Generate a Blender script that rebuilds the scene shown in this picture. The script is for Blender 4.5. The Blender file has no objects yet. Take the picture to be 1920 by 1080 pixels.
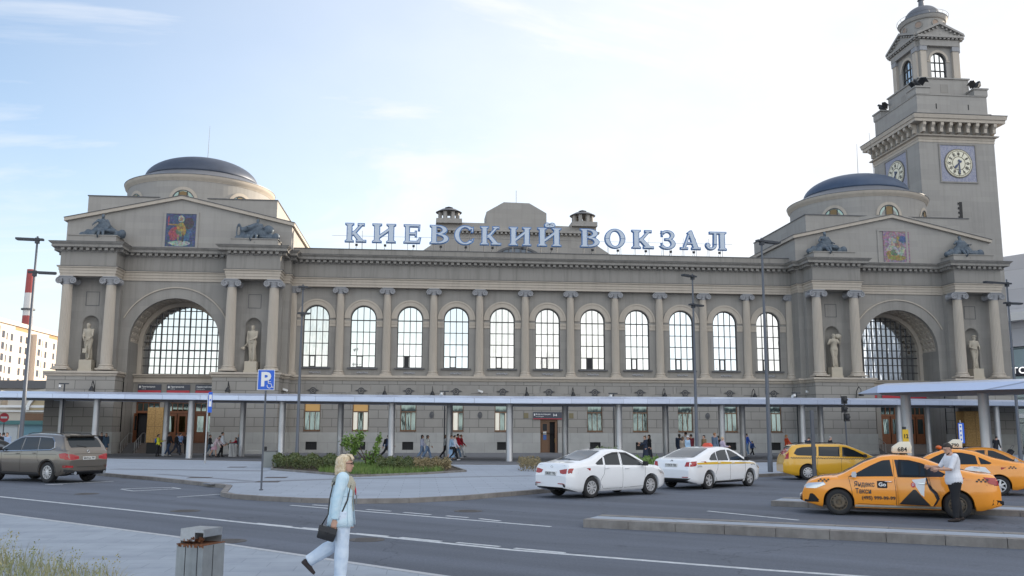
import bpy, bmesh, math, random
from math import sin, cos, pi, radians, atan2, sqrt, hypot
from mathutils import Vector, Matrix
R = random.Random(7)
scn = bpy.context.scene
COL = scn.collection
# ------------------------------------------------------------ camera
FPX, PITCH, ROLL, YAW, HC = 1722.92, .1526, -.0031, .0971, 2.06
cd = bpy.data.cameras.new('camera'); cam = bpy.data.objects.new('camera', cd); COL.objects.link(cam)
cd.lens = 36 * FPX / 1920; cd.sensor_width = 36; cd.clip_end = 4000; cd.clip_start = .1
fw = Vector((sin(YAW)*cos(PITCH), cos(YAW)*cos(PITCH), sin(PITCH)))
rt = Vector((cos(YAW), -sin(YAW), 0)); up = rt.cross(fw)
r2 = rt*cos(ROLL) - up*sin(ROLL); u2 = up*cos(ROLL) + rt*sin(ROLL)
cam.matrix_world = Matrix(((r2.x, u2.x, -fw.x, 0), (r2.y, u2.y, -fw.y, 0), (r2.z, u2.z, -fw.z, HC), (0, 0, 0, 1)))
scn.camera = cam
scn.view_settings.view_transform = 'Standard'; scn.view_settings.look = 'None'
scn.view_settings.exposure = EXPO = 1.05; scn.view_settings.gamma = 1
# ------------------------------------------------------------ sky and sun
SUN_EL, SUN_AZ = radians(15), atan2(.87, .49)      # azimuth clockwise from +Y
w = bpy.data.worlds.new('World'); scn.world = w; w.use_nodes = True
nt = w.node_tree; nt.nodes.clear()
def nd(nt, t, **k):
    n = nt.nodes.new(t)
    for a, b in k.items():
        if a in n.inputs.keys(): n.inputs[a].default_value = b
        else: setattr(n, a, b)
    return n
def mixc(nt, fac, a, b, mode='MIX'):
    m = nt.nodes.new('ShaderNodeMix'); m.data_type = 'RGBA'; m.blend_type = mode
    for s, v in ((0, fac), (6, a), (7, b)):
        if hasattr(v, 'is_output') or isinstance(v, bpy.types.NodeSocket): nt.links.new(v, m.inputs[s])
        elif s == 0: m.inputs[0].default_value = v
        else: m.inputs[s].default_value = (*v, 1)
    return m.outputs[2]
def mth(nt, op, a, b=0., c=None, clamp=False):
    m = nt.nodes.new('ShaderNodeMath'); m.operation = op; m.use_clamp = clamp
    for i, v in enumerate((a, b, c)):
        if v is None: continue
        if isinstance(v, bpy.types.NodeSocket): nt.links.new(v, m.inputs[i])
        else: m.inputs[i].default_value = v
    return m.outputs[0]
def ramp(nt, fac, stops):
    r = nt.nodes.new('ShaderNodeValToRGB'); nt.links.new(fac, r.inputs[0])
    el = r.color_ramp.elements
    while len(el) < len(stops): el.new(.5)
    for e, (p, c) in zip(el, stops): e.position = p; e.color = (*c, 1) if hasattr(c, '__len__') else (c, c, c, 1)
    return r.outputs[0]
sky = nd(nt, 'ShaderNodeTexSky', sky_type='NISHITA', sun_disc=False, sun_elevation=SUN_EL, sun_rotation=SUN_AZ, altitude=150, air_density=1.0, dust_density=1.6, ozone_density=1.0)
tc = nt.nodes.new('ShaderNodeTexCoord'); sep = nt.nodes.new('ShaderNodeSeparateXYZ'); nt.links.new(tc.outputs['Generated'], sep.inputs[0])
zz = mth(nt, 'MAXIMUM', sep.outputs[2], .0)
den = mth(nt, 'ADD', zz, .22)
cmb = nt.nodes.new('ShaderNodeCombineXYZ')
nt.links.new(mth(nt, 'DIVIDE', sep.outputs[0], den), cmb.inputs[0]); nt.links.new(mth(nt, 'DIVIDE', sep.outputs[1], den), cmb.inputs[1])
noi = nd(nt, 'ShaderNodeTexNoise', Scale=.95, Detail=8, Roughness=.60, Distortion=.9)
skm = nd(nt, 'ShaderNodeMapping'); skm.inputs['Rotation'].default_value = (0, 0, .7); skm.inputs['Scale'].default_value = (.65, 1.5, 1); skm.inputs['Location'].default_value = (.7, .35, 0)
nt.links.new(cmb.outputs[0], skm.inputs[0]); nt.links.new(skm.outputs[0], noi.inputs['Vector'])
noi2 = nd(nt, 'ShaderNodeTexNoise', Scale=3.1, Detail=5, Roughness=.6); nt.links.new(cmb.outputs[0], noi2.inputs['Vector'])
cl = ramp(nt, noi.outputs[0], [(.44, 0), (.62, 1)])
# more veil towards the sun side (right), clearer blue on the left
side = mth(nt, 'MULTIPLY_ADD', sep.outputs[0], 1.25, .55, clamp=True)
low = mth(nt, 'SUBTRACT', 1.0, mth(nt, 'MULTIPLY', zz, 1.35), clamp=True)
cover = mth(nt, 'MAXIMUM', mth(nt, 'MULTIPLY', cl, .95), mth(nt, 'MULTIPLY', side, .97))
cover = mth(nt, 'MAXIMUM', cover, mth(nt, 'MULTIPLY', mth(nt, 'POWER', low, 5.), .9), clamp=True)
cloudc = mixc(nt, noi2.outputs[0], (4.15, 4.45, 4.9), (5.5, 5.5, 5.55))
# clouds opposite the low sun are lit full on and are the brighter ones
back = mth(nt, 'MULTIPLY_ADD', sep.outputs[1], -1.1, .25, clamp=True)
cloudc = mixc(nt, back, cloudc, mixc(nt, noi2.outputs[0], (7.9, 8.2, 8.7), (11.0, 10.9, 10.6)))
bgc = mixc(nt, cover, mixc(nt, 1.0, sky.outputs[0], (1.55, 1.5, 1.52), 'MULTIPLY'), cloudc)
bg = nd(nt, 'ShaderNodeBackground', Strength=.1); nt.links.new(bgc, bg.inputs[0])
out = nt.nodes.new('ShaderNodeOutputWorld'); nt.links.new(bg.outputs[0], out.inputs[0])
sl = bpy.data.lights.new('sun', 'SUN'); sl.energy = 4.6; sl.angle = radians(.6); sl.color = (1, .88, .72)
so = bpy.data.objects.new('sun', sl); COL.objects.link(so)
sd = Vector((sin(SUN_AZ)*cos(SUN_EL), cos(SUN_AZ)*cos(SUN_EL), sin(SUN_EL)))
so.rotation_euler = sd.to_track_quat('Z', 'Y').to_euler(); so.location = sd*300

# ------------------------------------------------------------ materials
MATS = {}
def mat(name, c, rough=.7, metal=0., var=0., vscale=3., bump=0., bscale=20., spec=.5, emit=None, es=1., coat=0., c2=None, brick=None, streak=0., alpha=None):
    if name in MATS: return MATS[name]
    m = bpy.data.materials.new(name); m.use_nodes = True; nt = m.node_tree
    b = nt.nodes['Principled BSDF']; b.inputs['Roughness'].default_value = rough; b.inputs['Metallic'].default_value = metal
    b.inputs['Specular IOR Level'].default_value = spec
    if coat: b.inputs['Coat Weight'].default_value = coat; b.inputs['Coat Roughness'].default_value = .04
    b.inputs['Base Color'].default_value = (*c, 1)
    tc = nt.nodes.new('ShaderNodeTexCoord'); col = None; hgt = None
    if var or c2:
        n = nd(nt, 'ShaderNodeTexNoise', Scale=vscale, Detail=6, Roughness=.62); nt.links.new(tc.outputs['Object'], n.inputs['Vector'])
        if c2: col = mixc(nt, ramp(nt, n.outputs[0], [(.35, 0), (.65, 1)]), c, c2)
        else: col = mixc(nt, n.outputs[0], tuple(x*(1-var) for x in c), tuple(x*(1+var) for x in c))
    if streak:
        mp = nd(nt, 'ShaderNodeMapping'); mp.inputs['Scale'].default_value = (1.2, 1.2, .07); nt.links.new(tc.outputs['Object'], mp.inputs[0])
        n = nd(nt, 'ShaderNodeTexNoise', Scale=1.6, Detail=6, Roughness=.7); nt.links.new(mp.outputs[0], n.inputs['Vector'])
        f = ramp(nt, n.outputs[0], [(.48, 1), (.72, 1-streak)])
        col = mixc(nt, 1., col if col is not None else c, f, 'MULTIPLY')
    if brick:   # (brick width, row height, mortar size, mortar darkness, offset)
        sp = nt.nodes.new('ShaderNodeSeparateXYZ'); nt.links.new(tc.outputs['Object'], sp.inputs[0])
        cb = nt.nodes.new('ShaderNodeCombineXYZ')
        if len(brick) > 5 and brick[5] == 'flat':
            nt.links.new(sp.outputs[0], cb.inputs[0]); nt.links.new(sp.outputs[1], cb.inputs[1])
        else:
            nt.links.new(mth(nt, 'ADD', sp.outputs[0], sp.outputs[1]), cb.inputs[0]); nt.links.new(sp.outputs[2], cb.inputs[1])
        bt = nd(nt, 'ShaderNodeTexBrick', Scale=1., offset=brick[4]); bt.inputs['Brick Width'].default_value = brick[0]; bt.inputs['Row Height'].default_value = brick[1]
        bt.inputs['Mortar Size'].default_value = brick[2]; bt.inputs['Mortar Smooth'].default_value = .1
        bt.inputs['Color1'].default_value = (1, 1, 1, 1); bt.inputs['Color2'].default_value = (.9, .9, .91, 1); bt.inputs['Mortar'].default_value = (brick[3],)*3 + (1,)
        nt.links.new(cb.outputs[0], bt.inputs['Vector'])
        col = mixc(nt, 1., col if col is not None else c, bt.outputs[0], 'MULTIPLY')
        hgt = mth(nt, 'SUBTRACT', 1., bt.outputs['Fac'])
    if col is not None: nt.links.new(col, b.inputs['Base Color'])
    if bump or hgt is not None:
        bp = nd(nt, 'ShaderNodeBump', Strength=bump or .5, Distance=.02 if hgt is None else .03)
        n = nd(nt, 'ShaderNodeTexNoise', Scale=bscale, Detail=5, Roughness=.65); nt.links.new(tc.outputs['Object'], n.inputs['Vector'])
        h = n.outputs[0] if hgt is None else mth(nt, 'ADD', hgt, mth(nt, 'MULTIPLY', n.outputs[0], .25))
        nt.links.new(h, bp.inputs['Height']); nt.links.new(bp.outputs[0], b.inputs['Normal'])
    if emit: b.inputs['Emission Color'].default_value = (*emit, 1); b.inputs['Emission Strength'].default_value = es
    MATS[name] = m; return m
STUC = mat('stucco', (.298, .280, .254), .85, var=.16, vscale=.22, streak=.2, brick=(2.3, .62, .008, .90, .5), bump=.12)
STUP = mat('stucco_upper_skylit', (.335, .316, .29), .85, var=.10, vscale=.3, streak=.13, brick=(2.4, .58, .008, .88, .5), bump=.12)  # lighter copy of the stucco: extra sky light and haze painted into the colour
TRIM = mat('stone_trim', (.45, .395, .33), .8, var=.10, vscale=.8, streak=.14, bump=.1)
FRIE = mat('frieze_stucco', (.27, .253, .23), .85, var=.12, vscale=.5, streak=.30, bump=.08)
COLM = mat('column_stone', (.46, .405, .34), .8, var=.10, vscale=.9, streak=.16, bump=.15, bscale=9)
CAPM = mat('capital_grey', (.29, .29, .30), .8, var=.15, vscale=4, bump=.3, bscale=14)
RUST = mat('rusticated_stone', (.31, .292, .266), .85, var=.16, vscale=.4, brick=(1.6, .74, .022, .42, .5), bump=.5, bscale=25)
GRAN = mat('granite_base', (.385, .38, .36), .8, var=.22, vscale=.9, brick=(1.7, .88, .009, .6, .5), bump=.2, c2=None)
ROOFM = mat('dark_sheet_roof', (.045, .055, .075), .45, metal=.3, var=.2, vscale=2)
DOMEM = mat('dome_blue', (.048, .074, .125), .5, metal=.25, var=.25, vscale=1.2)
DOMEK = mat('dome_dark', (.055, .068, .098), .5, metal=.25, var=.35, vscale=1.0)
SKIRT = mat('dome_skirt', (.16, .165, .18), .55, metal=.4, var=.2, vscale=2)
LEAD = mat('flashing', (.10, .10, .105), .6, var=.2)
DARK = mat('dark_void', (.012, .012, .014), .6)
FRAME = mat('window_frame_dark', (.035, .033, .034), .5)
WOOD = mat('door_wood', (.20, .072, .028), .45, var=.3, vscale=3, streak=.3)
WOODD = mat('frame_wood', (.16, .085, .045), .5, var=.25, vscale=4)
OSB = mat('osb_board', (.60, .38, .15), .8, c2=(.38, .22, .08), vscale=9, bump=.2)
BRONZ = mat('bronze_patina', (.075, .095, .12), .62, metal=.3, c2=(.12, .15, .18), vscale=3, bump=.3, bscale=8)
IRON = mat('black_iron', (.018, .018, .02), .5)
STAT = mat('statue_stone', (.46, .41, .33), .8, var=.12, vscale=2, bump=.2, bscale=10)
ALU = mat('canopy_aluminium', (.56, .62, .76), .32, metal=.45, var=.06, vscale=.5, brick=(1.85, 60, .012, .6, 0))
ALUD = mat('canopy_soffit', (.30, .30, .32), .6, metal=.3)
STEEL = mat('brushed_steel', (.44, .44, .445), .42, metal=.6, var=.12, vscale=2)
POLE = mat('pole_grey', (.10, .11, .13), .5, metal=.25, var=.08)
POLED = mat('pole_dark', (.045, .05, .06), .4, metal=.5)
WHITE = mat('white_paint', (.78, .78, .77), .5)
def glassmat(name, tint, rough=.03, wav=.0, wsc=1.5, curtain=None, metal=1.):
    m = bpy.data.materials.new(name); m.use_nodes = True; nt = m.node_tree; b = nt.nodes['Principled BSDF']
    b.inputs['Metallic'].default_value = metal; b.inputs['Roughness'].default_value = rough
    b.inputs['Base Color'].default_value = (*tint, 1)
    tc = nt.nodes.new('ShaderNodeTexCoord')
    if wav:
        mp = nd(nt, 'ShaderNodeMapping'); mp.inputs['Scale'].default_value = (2.4, 2.4, .5); nt.links.new(tc.outputs['Object'], mp.inputs[0])
        n = nd(nt, 'ShaderNodeTexNoise', Scale=wsc, Detail=2); nt.links.new(mp.outputs[0], n.inputs['Vector'])
        bp = nd(nt, 'ShaderNodeBump', Strength=wav, Distance=.05); nt.links.new(n.outputs[0], bp.inputs['Height']); nt.links.new(bp.outputs[0], b.inputs['Normal'])
    if curtain:
        mp = nd(nt, 'ShaderNodeMapping'); mp.inputs['Scale'].default_value = (5, 5, .6); nt.links.new(tc.outputs['Object'], mp.inputs[0])
        n = nd(nt, 'ShaderNodeTexNoise', Scale=1.6, Detail=5, Roughness=.6, Distortion=1.2); nt.links.new(mp.outputs[0], n.inputs['Vector'])
        c = mixc(nt, ramp(nt, n.outputs[0], [(.42, 0), (.66, .8)]), tint, curtain)
        nt.links.new(c, b.inputs['Base Color'])
    MATS[name] = m; return m
GWIN = glassmat('window_glass', (.66, .68, .68), .04, .10, .8)
GCUR = glassmat('curtained_glass', (.70, .69, .67), .08, .10, .8, curtain=(.50, .49, .46))
GARC = glassmat('arch_glass', (.62, .64, .66), .05, .22, .9)
GLOW = glassmat('low_window_glass', (.20, .26, .25), .06, .2, 1., curtain=(.15, .18, .17))
GW2 = glassmat('window_glass_blue', (.60, .65, .68), .04, .22, .8)
GW3 = glassmat('window_glass_dim', (.62, .62, .61), .06, .3, 1.1, curtain=(.46, .46, .44))
GBRI = mat('lit_window_blind', (.75, .72, .62), .4, emit=(1., .93, .78), es=.12)
GORA = mat('lit_window_orange', (.34, .20, .07), .4, emit=(1., .6, .2), es=.10)
GCAR = mat('car_glass', (.016, .022, .027), .03, spec=.42)
GTEA = mat('car_glass_lit', (.035, .075, .085), .03, spec=.6)
def carpaint(name, c, metal=0., rough=.32):
    return mat(name, c, rough, metal, coat=1., var=.02)

# ------------------------------------------------------------ mesh builder
class MB:
    def __init__(s): s.v = []; s.f = []; s.m = []; s.M = None
    def add(s, vs, fs, mi=0):
        o = len(s.v)
        if s.M is not None: vs = [tuple(s.M @ Vector(v)) for v in vs]
        s.v += [tuple(v) for v in vs]; s.f += [tuple(i+o for i in f) for f in fs]; s.m += [mi]*len(fs)
        return s
    def box(s, x0, x1, y0, y1, z0, z1, mi=0):
        v = [(x, y, z) for z in (z0, z1) for y in (y0, y1) for x in (x0, x1)]
        return s.add(v, [(0, 2, 3, 1), (4, 5, 7, 6), (0, 1, 5, 4), (2, 6, 7, 3), (0, 4, 6, 2), (1, 3, 7, 5)], mi)
    def prism(s, poly, a, b, axis='y', mi=0, caps=(1, 1)):
        n = len(poly)
        def P(p, t): return (p[0], t, p[1]) if axis == 'y' else ((t, p[0], p[1]) if axis == 'x' else (p[0], p[1], t))
        vs = [P(p, a) for p in poly] + [P(p, b) for p in poly]
        fs = [(i, (i+1) % n, n+(i+1) % n, n+i) for i in range(n)]
        if caps[0]: fs.append(tuple(range(n-1, -1, -1)))
        if caps[1]: fs.append(tuple(range(n, 2*n)))
        return s.add(vs, fs, mi)
    def loft(s, rings, closed=True, cap0=True, cap1=True, mi=0):
        n = len(rings[0]); vs = [p for r in rings for p in r]; fs = []
        for k in range(len(rings)-1):
            for i in range(n if closed else n-1):
                j = (i+1) % n; fs.append((k*n+i, k*n+j, (k+1)*n+j, (k+1)*n+i))
        if cap0 and closed: fs.append(tuple(range(n-1, -1, -1)))
        if cap1 and closed: fs.append(tuple(range((len(rings)-1)*n, len(rings)*n)))
        return s.add(vs, fs, mi)
    def lathe(s, prof, cx=0, cy=0, n=24, mi=0, a0=0., a1=2*pi, caps=True):
        full = abs(a1-a0-2*pi) < 1e-6; m = n if full else n+1
        rings = [[(cx+r*cos(a0+(a1-a0)*i/n), cy+r*sin(a0+(a1-a0)*i/n), z) for i in range(m)] for r, z in prof]
        return s.loft(rings, full, caps, caps, mi)
    def tube(s, pts, rad, n=8, mi=0, cap=True, up=(0, 0, 1), ell=1.):
        pts = [Vector(p) for p in pts]; rings = []
        if not hasattr(rad, '__len__'): rad = [rad]*len(pts)
        a = None
        for i, p in enumerate(pts):
            t = ((pts[min(i+1, len(pts)-1)]-p).normalized() + (p-pts[max(i-1, 0)]).normalized())
            if t.length < 1e-6: t = Vector((0, 0, 1))
            t.normalize()
            if a is None:
                u = Vector(up)
                if abs(t.dot(u)) > .9: u = Vector((0, 1, 0)) if abs(t.y) < .9 else Vector((1, 0, 0))
                a = (u - t*u.dot(t)).normalized()
            else: a = (a - t*a.dot(t)).normalized()
            b = t.cross(a)
            rings.append([p + (a*cos(2*pi*k/n)*ell + b*sin(2*pi*k/n))*rad[i] for k in range(n)])
        return s.loft(rings, True, cap, cap, mi)
    def ball(s, c, r, n=10, mi=0, k=6):
        if not hasattr(r, '__len__'): r = (r, r, r)
        rings = []
        for j in range(k+1):
            t = -pi/2 + pi*j/k; q = max(cos(t), .02)
            rings.append([(c[0]+r[0]*q*cos(2*pi*i/n), c[1]+r[1]*q*sin(2*pi*i/n), c[2]+r[2]*sin(t)) for i in range(n)])
        return s.loft(rings, True, True, True, mi)
    def sweep(s, path, prof, mi=0, closed=False):
        """plan path (front on its right-hand... outward = -normal given left-to-right travel), prof = [(out, z)]"""
        P = [Vector(p) for p in path]; n = len(P); rings = []
        for i in range(n):
            d0 = (P[i]-P[i-1]).normalized() if i > 0 else None; d1 = (P[i+1]-P[i]).normalized() if i < n-1 else None
            n0 = Vector((d0.y, -d0.x)) if d0 else None; n1 = Vector((d1.y, -d1.x)) if d1 else None
            if n0 is None: o = n1
            elif n1 is None: o = n0
            else:
                o = n0+n1; o = o/ max(1e-6, o.dot(n0))
            rings.append([(P[i].x+o.x*q, P[i].y+o.y*q, z) for q, z in prof])
        m = len(prof); vs = [p for r in rings for p in r]; fs = []
        for k in range(n-1):
            for i in range(m-1): fs.append((k*m+i, (k+1)*m+i, (k+1)*m+i+1, k*m+i+1))
        fs.append(tuple(range(m))); fs.append(tuple(range(n*m-1, (n-1)*m-1, -1)))
        return s.add(vs, fs, mi)
    def build(s, name, mats, parent=None, smooth=False, label=None, cat=None, group=None, kind=None, data=False):
        me = bpy.data.meshes.new(name); off = Vector((0, 0, 0))
        if parent is not None: off = Vector(parent.get('base', (0, 0, 0)))
        me.from_pydata([(v[0]-off.x, v[1]-off.y, v[2]-off.z) for v in s.v], [], s.f)
        if not hasattr(mats, '__len__'): mats = [mats]
        for m in mats: me.materials.append(m)
        if len(mats) > 1: me.polygons.foreach_set('material_index', s.m)
        me.validate(); fixn(me)
        if smooth:
            me.polygons.foreach_set('use_smooth', [True]*len(me.polygons))
            if smooth is not True: autosmooth(me, smooth)
        me.update()
        if data: return me
        return obj(name, me, parent, label, cat, group, kind)
def fixn(me):
    bm = bmesh.new(); bm.from_mesh(me); bmesh.ops.recalc_face_normals(bm, faces=bm.faces[:]); bm.to_mesh(me); bm.free()
def autosmooth(me, deg):
    bm = bmesh.new(); bm.from_mesh(me); t = radians(deg)
    for e in bm.edges:
        if len(e.link_faces) == 2 and e.calc_face_angle(0) > t: e.smooth = False
    bm.to_mesh(me); bm.free()
def tag(o, label=None, cat=None, group=None, kind=None):
    if label: o['label'] = label
    if cat: o['category'] = cat
    if group: o['group'] = group
    if kind: o['kind'] = kind
    return o
def obj(name, me, parent=None, label=None, cat=None, group=None, kind=None):
    o = bpy.data.objects.new(name, me); COL.objects.link(o); o.parent = parent
    if parent is not None and 'base' in parent.keys(): o['base'] = tuple(parent['base'])
    return tag(o, label, cat, group, kind)
def centre(o):
    """put a lone mesh thing's origin at its base"""
    me = o.data; xs = [v.co.x for v in me.vertices]; ys = [v.co.y for v in me.vertices]; zs = [v.co.z for v in me.vertices]
    c = Vector(((min(xs)+max(xs))/2, (min(ys)+max(ys))/2, min(zs))); me.transform(Matrix.Translation(-c)); o.location = c; return o
def root(name, loc, label=None, cat=None, group=None, rz=0, proto=False):
    o = bpy.data.objects.new(name, None); COL.objects.link(o); o.empty_display_size = .3
    if proto: o['base'] = (0., 0., 0.)
    else: o['base'] = tuple(float(a) for a in loc)
    o.location = loc; o.rotation_euler.z = rz
    return tag(o, label, cat, group)
KIDS = {}
def kids(o): return [c for c in COL.objects if c.parent == o]
def dup(r, loc, rz=None, label=None, sc=None, cache={}):
    key = r.name
    if key not in cache: cache[key] = [(c, kids(c)) for c in kids(r)]
    n = r.copy(); COL.objects.link(n); n.location = loc
    if rz is not None: n.rotation_euler.z = rz
    if sc: n.scale = (sc, sc, sc)
    if label: n['label'] = label
    for c, gs in cache[key]:
        d = c.copy(); COL.objects.link(d); d.parent = n
        for g in gs:
            e = g.copy(); COL.objects.link(e); e.parent = d
    return n
def textmesh(s, size=1., bold=0., align='LEFT', ext=0.):
    cu = bpy.data.curves.new('t', 'FONT'); cu.body = s; cu.size = size; cu.offset = bold; cu.align_x = align; cu.extrude = ext; cu.resolution_u = 3
    o = bpy.data.objects.new('t', cu); COL.objects.link(o); bpy.context.view_layer.update()
    me = bpy.data.meshes.new_from_object(o.evaluated_get(bpy.context.evaluated_depsgraph_get()))
    vs = [tuple(v.co) for v in me.vertices]; fs = [tuple(p.vertices) for p in me.polygons]
    bpy.data.objects.remove(o); bpy.data.curves.remove(cu); bpy.data.meshes.remove(me)
    return vs, fs
def text(mb, s, x, y, z, size, mi=0, bold=0., align='LEFT', width=None):
    """flat lettering facing -Y at (x,y,z)"""
    vs, fs = textmesh(s, size, bold, align)
    k = 1.
    if width:
        xs = [v[0] for v in vs]; k = width/max(1e-6, max(xs)-min(xs))
    return mb.add([(x+v[0]*k, y, z+v[1]) for v in vs], fs, mi)
# ============================================================ STATION
XC = 11.31; CL = -32.41; CR = 32.41
st = root('station_building', (XC, 82.0, 0), 'long grey stone railway station with two domed wings and tall arched windows', 'building')
def archpts(cx, r, zs, n, a0=pi, a1=0.): return [(cx+r*cos(a0+(a1-a0)*i/n), zs+r*sin(a0+(a1-a0)*i/n)) for i in range(n+1)]
def archwall(mb, x0, x1, z0, z1, cx, r, zb, zs, y, y2, n=20, mi=0, mr=0):
    A = archpts(cx, r, zs, n)
    f = lambda ps, m=mi: mb.add([(p[0], y, p[1]) for p in ps], [tuple(range(len(ps)))], m)
    f([(x0, z0), (cx-r, z0), (cx-r, zs), (x0, zs)]); f([(cx+r, z0), (x1, z0), (x1, zs), (cx+r, zs)])
    if zb > z0: f([(cx-r, z0), (cx+r, z0), (cx+r, zb), (cx-r, zb)])
    for i in range(n):
        a, b = A[i], A[i+1]
        ta = (x0 + (x1-x0)*i/n, z1); tb = (x0+(x1-x0)*(i+1)/n, z1)
        f([a, b, tb, ta])
    f([(x0, zs), A[0], (x0, z1)]); f([A[n], (x1, zs), (x1, z1)])
    P = [(cx-r, zb)] + A + [(cx+r, zb)]
    for a, b in zip(P, P[1:]+P[:1]):
        if zb <= z0 and a[1] == zb and b[1] == zb: continue
        mb.add([(a[0], y, a[1]), (b[0], y, b[1]), (b[0], y2, b[1]), (a[0], y2, a[1])], [(0, 1, 2, 3)], mr)
def archring(mb, cx, zs, r0, r1, y0, y1, n=24, mi=0, a0=pi, a1=0.):
    I = archpts(cx, r0, zs, n, a0, a1); O = archpts(cx, r1, zs, n, a0, a1)
    rings = [[(i[0], y1, i[1]), (i[0], y0, i[1]), (o[0], y0, o[1]), (o[0], y1, o[1])] for i, o in zip(I, O)]
    mb.loft(rings, True, True, True, mi)
def bars_arch(mb, cx, r, zb, zs, y, xs, zsn, t=.035, d=.05, mi=0):
    for x, tt in xs:
        h = zs + sqrt(max(0, r*r-(x-cx)**2)) - .01
        if h > zb+.05: mb.box(x-tt, x+tt, y-d, y, zb, h, mi)
    for z, tt in zsn:
        q = r if z <= zs else sqrt(max(0, r*r-(z-zs)**2))
        if q > .1: mb.box(cx-q+.005, cx+q-.005, y-d*1.15, y+.002, z-tt, z+tt, mi)
# ---- plan path of the long faces (world)
def plan(dx_bay0, dx_bay1, yb, yw, wblk, yc, back=100.):
    P = []
    for c in (XC+CL, XC+CR):
        q = [(c-wblk, yw), (c-dx_bay1, yw), (c-dx_bay1, yb), (c-dx_bay0, yb), (c-dx_bay0, yw), (c+dx_bay0, yw), (c+dx_bay0, yb), (c+dx_bay1, yb), (c+dx_bay1, yw), (c+wblk, yw)]
        if c < XC: P += [(c-wblk, back)] + q + [(c+wblk, yc)]
        else: P += [(c-wblk, yc)] + q + [(c+wblk, back)]
    return P
PE = plan(4.5, 8.95, 78.45, 80.5, 9.5, 82.0)
m = MB(); m.sweep(PE, [(-.5, 14.56), (0, 14.56), (0, 14.78), (.05, 14.79), (.05, 15.02), (.10, 15.03), (.10, 15.24), (.2, 15.27), (.2, 15.36), (-.5, 15.38)])
m.build('architrave', TRIM, st)
m = MB(); m.sweep(PE, [(-.5, 15.37), (.02, 15.37), (.02, 16.58), (-.5, 16.58)]); m.build('frieze', FRIE, st)
m = MB(); m.sweep(PE, [(.21, 15.361), (.235, 15.361), (.235, 15.40), (.0, 15.42)]); m.build('architrave_flashing', LEAD, st)
m = MB(); m.sweep(PE, [(-.5, 16.58), (.06, 16.58), (.12, 16.66), (.12, 16.92), (.60, 16.93), (.60, 17.12), (.78, 17.28), (.78, 17.33), (-.8, 17.36)]); m.build('cornice', FRIE, st)
m = MB(); m.sweep(PE, [(.56, 17.338), (.82, 17.335), (.82, 17.365), (.2, 17.40)]); m.build('cornice_flashing', LEAD, st)
m = MB()        # dentil course: one toothed strip per straight run
for (a, b) in zip(PE, PE[1:]):
    a, b = Vector(a), Vector(b); L = (b-a).length; d = (b-a)/L; o = Vector((d.y, -d.x))
    if L > 15 and abs(d.x) < .1: a, b = (b-d*3., b) if a.y > b.y else (a, a+d*3.); L = 3.
    k = max(1, int(round((L+.4)/.52))); pr = [(0, 16.93)]; w_ = L/k
    for i in range(k): pr += [(i*w_+.001, 16.88), (i*w_+w_*.24, 16.88), (i*w_+w_*.24, 16.68), (i*w_+w_*.76, 16.68), (i*w_+w_*.76, 16.88)]
    pr += [(L, 16.88), (L, 16.929)]
    n_ = len(pr); vs = [(*(a+d*p[0]+o*q), p[1]) for q in (.10, .45) for p in pr]
    m.add(vs, [(i, (i+1) % n_, n_+(i+1) % n_, n_+i) for i in range(n_)] + [tuple(range(n_, 2*n_))])
m.build('dentil_course', FRIE, st)
# ---- ground storey
PG = plan(3.86, 9.25, 78.2, 80.25, 9.75, 81.85)
LEDG = [(-.6, 6.24), (.06, 6.24), (.12, 6.34), (.12, 6.42), (.24, 6.50), (.24, 6.62), (.2, 6.66), (-1.2, 6.69)]
def portal(c):      # split path where the portals open
    return (c-3.76, c+3.76)
segs = []; cur = []
for p in PG: cur.append(p)
i1 = PG.index((XC+CL-3.86, 80.25)); i2 = PG.index((XC+CR-3.86, 80.25))
S1 = PG[:i1+1]; S2 = PG[i1+1:i2+1]; S3 = PG[i2+1:]
gs = MB(); gb = MB(); gl = MB()
for S in (S1, S2, S3):
    if S is not S2:
        gs.sweep(S, [(-.3, 1.76), (0, 1.76), (0, 6.25), (-.3, 6.25)]); gb.sweep(S, [(-.3, 0), (.1, 0), (.1, .25), (.07, .3), (.07, 1.76), (-.3, 1.76)])
    gl.sweep(S, LEDG)
# middle section S2 without its long straight wall (which has openings)
ja = [k for k, p in enumerate(S2) if abs(p[1]-81.85) < 1e-6]
for T in (S2[:ja[0]+1], S2[ja[1]:]):
    gs.sweep(T, [(-.3, 1.76), (0, 1.76), (0, 6.25), (-.3, 6.25)]); gb.sweep(T, [(-.3, 0), (.1, 0), (.1, .25), (.07, .3), (.07, 1.76), (-.3, 1.76)])
WX = [XC + (i-5)*4.146 for i in range(11)]
xL, xR = S2[ja[0]][0], S2[ja[1]][0]; yG = 81.85
edges = [xL] + [XC+(i-4.5)*4.146 for i in range(10)] + [xR]
def holewall(mb, x0, x1, z0, z1, hx0, hx1, hz0, hz1, y, y2, mi=0):
    for (a, b, c, d) in ((x0, hx0, z0, z1), (hx1, x1, z0, z1), (hx0, hx1, z0, hz0), (hx0, hx1, hz1, z1)):
        if b-a > 1e-4 and d-c > 1e-4: mb.add([(a, y, c), (b, y, c), (b, y, d), (a, y, d)], [(0, 1, 2, 3)], mi)
    q = [(hx0, hz0), (hx1, hz0), (hx1, hz1), (hx0, hz1)]
    for a, b in zip(q, q[1:]+q[:1]): mb.add([(a[0], y, a[1]), (b[0], y, b[1]), (b[0], y2, b[1]), (a[0], y2, a[1])], [(0, 1, 2, 3)], mi)
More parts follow.
